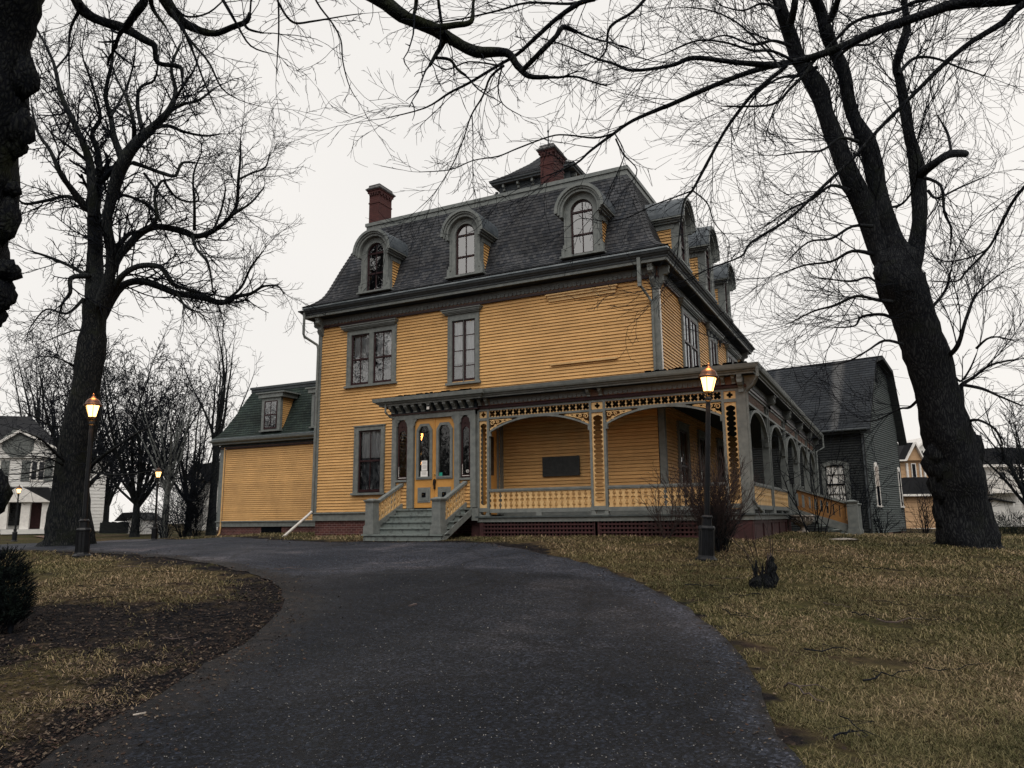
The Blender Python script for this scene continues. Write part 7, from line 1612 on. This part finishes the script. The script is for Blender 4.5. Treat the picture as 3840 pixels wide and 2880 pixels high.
bgtree('bare_background_tree', 'bare tree behind the thick trunk at the right edge of the lawn', 2330, 1150, 50, 14, 71, .6, .3, .25, 0, 9, gap=.5, Ls=(1., 3.))
for i, (x, y, h, sd) in enumerate(((-9, -13, 15, 81), (-20, -10, 17, 82), (-3, -22, 18, 83), (-30, -18, 18, 84), (14, 4, 14, 85), (22, 16, 16, 86))):
    bgtree('bare_background_tree', ['bare tree', 'tall bare tree', 'wide bare tree', 'big bare tree', 'bare street tree', 'old bare tree'][i] + ' outside the view, seen only mirrored in the house windows', 0, 0, 1, h, sd, .6, .35, .25, 0, 9, gap=.9, Ls=(1.2, 3.2), lvl=1, base=Vector((x, y, gz(x, y))))
rt.seed(99)
# --- shrubs
def fan(name, label, b, n, H, spread, r, m, P, lvl=1, cat='shrub', base_r=.2, up=1.0, sub=.5):
    t = thing(name, label, cat, b); tw = TW()
    for k in range(n):
        a = rt.uniform(0, 6.283); el = rt.uniform(.05, 1) ** .7 * spread; d = Vector((math.cos(a) * el, math.sin(a) * el, up)).normalized()
        grow(tw, b + Vector((math.cos(a) * base_r * rt.random(), math.sin(a) * base_r * rt.random(), -.03)), d, H * rt.uniform(.65, 1.08), r * rt.uniform(.6, 1.2), lvl, P)
    tw.build('stems', M[m], t); return t
PB = dict(rmin=.0032, wander=.12, g=.16, ratio=(.28, .5), ang=(12, 34), gap=.16, nseg=6)
b = G(1545, 1192)
fan('twiggy_shrub', 'dense reddish leafless shrub behind the lamp at the porch corner', b, 80, 1.75, .42, .008, 'twigr', PB, 2, base_r=.2)
fan('twiggy_shrub', 'dark low leafless shrub stems at the foot of the reddish shrub', b + Vector((.1, -.15, 0)), 40, .9, .3, .012, 'barkd', PB, 1, base_r=.2)
b = AT(1440, 1160, 18.4); b.z = gz(b.x, b.y)
PS = dict(rmin=.003, wander=.2, g=.1, ratio=(.35, .6), ang=(25, 55), gap=.2, nseg=6)
fan('small_bare_shrub', 'small open leafless shrub before the lattice left of the lamp', b, 12, 1.55, .8, .012, 'twigr', PS, 2, base_r=.08)
for (px, py, D, H, n, lb) in ((1755, 1160, 22.5, 2.6, 4, 'slender dark leafless bush in front of the side stairs'), (1775, 1165, 22.2, 3.4, 3, 'taller leafless bush crossing the side stair panel'), (1850, 1150, 33, 3.2, 9, 'tangled leafless bush against the barn front wall'), (1905, 1148, 36, 1.5, 14, 'low leafless bush at the barn gable foot'), (2000, 1150, 38, 2.2, 12, 'leafless bush before the tan house wall'), (2100, 1150, 34, 2.4, 16, 'brushy leafless bush right of the thick trunk'), (425, 1155, 47, 4.2, 26, 'upright dark bush before the small white house'), (355, 1160, 42, 2.0, 22, 'dark bush behind the distant lamp'), (290, 1158, 50, 2.2, 12, 'small twiggy bush by the white shed'), (395, 1150, 47, 3.2, 20, 'thicket of stems left of the upright dark bush')):
    b = AT(px, py, D); b.z = gz(b.x, b.y); fan('bare_bush', lb, b, n, H, .45, .02 if D < 25 else .022, 'twig', dict(PS, rmin=.0045 if D < 30 else .009, gap=.35), 2, cat='bush', base_r=.15 + .1 * (D > 30))
# stump with shoots on the lawn
b = G(1653, 1273); st_ = thing('old_stump', 'dark gnarled stump with thin upright shoots on the right lawn', 'stump', b)
s_ = (b - CAM).length / F_PX * K
mb = MB(); k = s_; rt.seed(17)
rg = Vector((CR.col[0].x, CR.col[0].y, 0)).normalized()
for j in range(7):
    o_ = rg * rt.uniform(-13, 9) * k; h_ = rt.uniform(16, 30) * k
    knobby(mb, [(b + o_ + Vector((0, 0, -.05)), 14 * k), (b + o_ * 1.05 + Vector((0, 0, h_ * .35)), 15 * k), (b + o_ * 1.2 + Vector((0, 0, h_ * .75)), 12 * k), (b + o_ * 1.25 + Vector((0, 0, h_)), 4 * k)], 9, .4, 4 + j)
knobby(mb, [(b + rg * 9 * k + Vector((0, 0, 4 * k)), 13 * k), (b + rg * 16 * k + Vector((0, 0, 18 * k)), 9 * k), (b + rg * 12 * k + Vector((0, 0, 30 * k)), 8 * k), (b + rg * 16 * k + Vector((0, 0, 40 * k)), 9 * k), (b + rg * 13 * k + Vector((0, 0, 50 * k)), 7 * k), (b + rg * 17 * k + Vector((0, 0, 57 * k)), 6 * k), (b + rg * 19 * k + Vector((0, 0, 60 * k)), 3 * k)], 9, .42, 8)
mb.build('wood', M['barkmoss'], st_)
for j in range(9):
    q_ = b + rg * (rt.uniform(-22, 20)) * k + Vector((0, 0, rt.uniform(4, 24) * k)); ml_ = MB(); dd_ = (Vector((0, 0, 1)) + rv3() * .6).normalized(); ml_.tube([q_, q_ + dd_ * rt.uniform(10, 24) * k, q_ + dd_ * rt.uniform(26, 34) * k + rv3() * 3 * k], [4 * k, 2.4 * k, 1 * k], 6); ml_.build('broken_stub', M['barkd'], st_)
for j in range(4):
    q_ = b + rg * (13 + rt.uniform(-4, 6)) * k + Vector((0, 0, 50 * k)); ml_ = MB(); ml_.tube([q_, q_ + rg * rt.uniform(-3, 4) * k + Vector((0, 0, 9 * k)), q_ + rg * rt.uniform(-6, 8) * k + Vector((0, 0, 17 * k))], [3.5 * k, 2 * k, .5 * k], 5); ml_.build('splinter', M['twigp'], st_)
tw = TW(); PSx = dict(rmin=.0022, wander=.1, g=.05, ratio=(.3, .5), ang=(20, 45), gap=.3, nseg=7)
for dx, hz, tx, L in ((-8, 26, -30, 95), (-2, 30, -25, 118), (15, 55, 6, 110), (17, 56, 20, 60), (-6, 25, -45, 120), (4, 28, 6, 50), (-14, 24, -50, 85)):
    grow(tw, b + rg * dx * k + Vector((0, 0, hz * k)), (Vector((0, 0, L)) + rg * tx).normalized(), L * k, .007, 1, PSx)
tw.build('shoots', M['twigr'], st_)
# evergreen at the bottom left and hedge at the right
def leafy(name, label, cat, blobs, n, size, m):
    c0 = blobs[0][0]; t = thing(name, label, cat, (c0.x, c0.y, gz(c0.x, c0.y))); mb = MB(); tw = TW()
    for c, rx, rz_ in blobs:
        for k in range(n):
            v = rv3(); rr = rt.uniform(.55, 1.05); p = c + Vector((v.x * rx * rr, v.y * rx * rr, v.z * rz_ * rr)); out = (Vector((v.x, v.y, abs(v.z) * .5 + .55)) + rv3() * .35).normalized()
            L = size * rt.uniform(.6, 1.5); tw.add([p, p + out * L * .6, p + out * L], .004, .002)
            for j in range(9):
                q = p + out * L * (.1 + .1 * j); sd = rv3(); sd = (sd - out * sd.dot(out)).normalized(); e = q + (sd * .8 + out * .7) * size * .22; wv = out.cross(sd) * size * .045
                mb.add([q - wv, q + wv, e], [(0, 1, 2)])
    for c, rx, rz_ in blobs: tw.add([Vector((c.x, c.y, gz(c.x, c.y))), c], .03, .02)
    mb.build('needles', m, t); tw.build('stems', M['twig'], t); return t
De = 8.6
leafy('evergreen_shrub', 'dark clipped evergreen shrub at the lower left edge', 'shrub', [(AT(2, 1275, De), .26, .30), (AT(30, 1290, De), .17, .24), (AT(8, 1230, De), .20, .18), (AT(-30, 1260, De), .3, .36), (AT(25, 1320, De), .15, .2), (AT(-5, 1330, De), .25, .2)], 330, .11, M['ever'])
leafy('dark_hedge', 'dark rounded hedge at the right edge below the balcony house', 'hedge', [(AT(2150, 1140, 34), .75, .55), (AT(2185, 1138, 34), .8, .6), (AT(2225, 1140, 34), .8, .55)], 420, .2, M['ever'])
leafy('dark_hedge', 'low dark growth along the foot of the tan house', 'hedge', [(AT(1975, 1150, 40), .9, .2), (AT(2020, 1152, 40), .9, .2), (AT(1945, 1149, 40), .6, .16)], 150, .16, M['twigr'])
# fallen sticks
sticks = [(1480,1272,1560,1274),(1560,1258,1650,1254),(1590,1232,1720,1238),(1770,1232,1830,1252),(1640,1196,1780,1200),(1700,1192,1740,1197),(1860,1232,1960,1240),(1890,1308,1990,1320),(1840,1340,1900,1347),(1780,1310,1840,1318),(1560,1326,1640,1350),(1590,1335,1620,1340),(1740,1420,1840,1415),(1900,1360,2000,1352),(2010,1468,2130,1460),(1860,1490,1960,1475),(1980,1350,2090,1362),(1700,1500,1780,1540),(1820,1560,1880,1620),(1800,1620,1850,1600),(1590,1388,1700,1380),(2020,1290,2120,1300),(1640,1290,1560,1300),(1470,1230,1520,1233),
          (215,1226,260,1233),(258,1228,330,1236),(200,1246,262,1238),(165,1274,205,1277),(195,1298,270,1292),(380,1290,436,1288),(390,1310,430,1322),(90,1310,190,1322),(370,1340,400,1382),(350,1390,410,1384),(220,1270,290,1272),(330,1240,420,1246),(500,1336,420,1348),(590,1235,690,1238)]
_ord = {True: sorted([i for i, s in enumerate(sticks) if s[0] < 700], key=lambda i: -(sticks[i][1] + sticks[i][3])), False: sorted([i for i, s in enumerate(sticks) if s[0] >= 700], key=lambda i: -(sticks[i][1] + sticks[i][3]))}
def ordn(k): return ['lowest', 'second', 'third', 'fourth', 'fifth', 'sixth', 'seventh', 'eighth', 'ninth', 'tenth', 'eleventh', 'twelfth', 'thirteenth', 'fourteenth', 'fifteenth', 'sixteenth', 'seventeenth', 'eighteenth', 'nineteenth', 'twentieth', 'twenty-first', 'twenty-second', 'twenty-third', 'twenty-fourth', 'twenty-fifth', 'twenty-sixth'][k]
for i, (x0, y0, x1, y1) in enumerate(sticks):
    a, b = G(x0, y0), G(x1, y1); L = (b - a).length
    if L > 2.2: b = a + (b - a) * (2.2 / L); L = 2.2
    n = 6; pts = []; sd = Vector((-(b - a).y, (b - a).x, 0)).normalized()
    for k in range(n + 1):
        p = a.lerp(b, k / n) + sd * rt.gauss(0, .035 * L); p.z = gz(p.x, p.y) + .03 + abs(rt.gauss(0, .02)); pts.append(p)
    mb = MB(); r = rt.uniform(.004, .009); mb.tube(pts, [r * (1 - .6 * k / n) for k in range(n + 1)], 6)
    if rt.random() < .6: q = pts[2]; mb.tube([q, q + (pts[4] - pts[2]) * .5 + sd * .12 * rt.choice((-1, 1)) + Vector((0, 0, .03)), q + (pts[4] - pts[2]) * .9 + sd * .2 * rt.choice((-1, 1))], [r * .6, r * .4, r * .2], 5)
    o = mb.build('fallen_stick', M['twigp'] if i % 4 == 1 else M['twig']); left = x0 < 700
    tag(o, ('pale' if i % 4 == 1 else 'dark') + ' fallen stick on the ' + ('left' if left else 'right') + ' lawn, ' + ordn(_ord[left].index(i)) + ' from the bottom of the view', 'stick', 'fallen sticks on the left lawn' if left else 'fallen sticks on the right lawn')
# wood chips and pale bits at lower left
for i, (x, y, s_) in enumerate(((300, 1558, 26), (425, 1392, 20), (890, 1452, 0), (892, 1314, 26), (1860, 1600, 20))):
    if not s_: continue
    p = G(x, y); u_ = (p - CAM).length * K / F_PX * s_ / 2; mb = MB(); a = rt.uniform(0, 3); d_ = Vector((math.cos(a), math.sin(a), .1)) * u_ * .8; e_ = Vector((-math.sin(a), math.cos(a), 0)) * u_ * .25
    mb.hexa([p - d_ - e_, p + d_ - e_ * .6, p + d_ + e_ * .6, p - d_ + e_], [v + Vector((0, 0, u_ * .35)) for v in (p - d_ - e_, p + d_ - e_ * .6, p + d_ + e_ * .6, p - d_ + e_)])
    lb = ['pale broken wood chip lying on the bare earth at lower left', 'small pale bark chip beside the left driveway edge', '', 'flat pink-brown stone at the left edge of the driveway', 'pale split stick end on the lower right lawn'][i]
    tag(mb.build('wood_chip' if i != 3 else 'flat_stone', M['twigp'] if i else M['board']), lb, 'chip' if i != 3 else 'stone')
# overhead power lines in front of the far white house
for i, y in enumerate((1017, 1028)):
    a, b = AT(-60, y - 2, 40), AT(420, y + 4 * (i - 1), 46); pts = [a.lerp(b, t / 12) - Vector((0, 0, .5 * math.sin(math.pi * t / 12))) for t in range(13)]
    mb = MB(); mb.tube(pts, .012, 4); tag(mb.build('power_line', M['iron']), ['upper thin power line crossing before the far white house', 'lower thin power line crossing before the far white house'][i], 'cable')
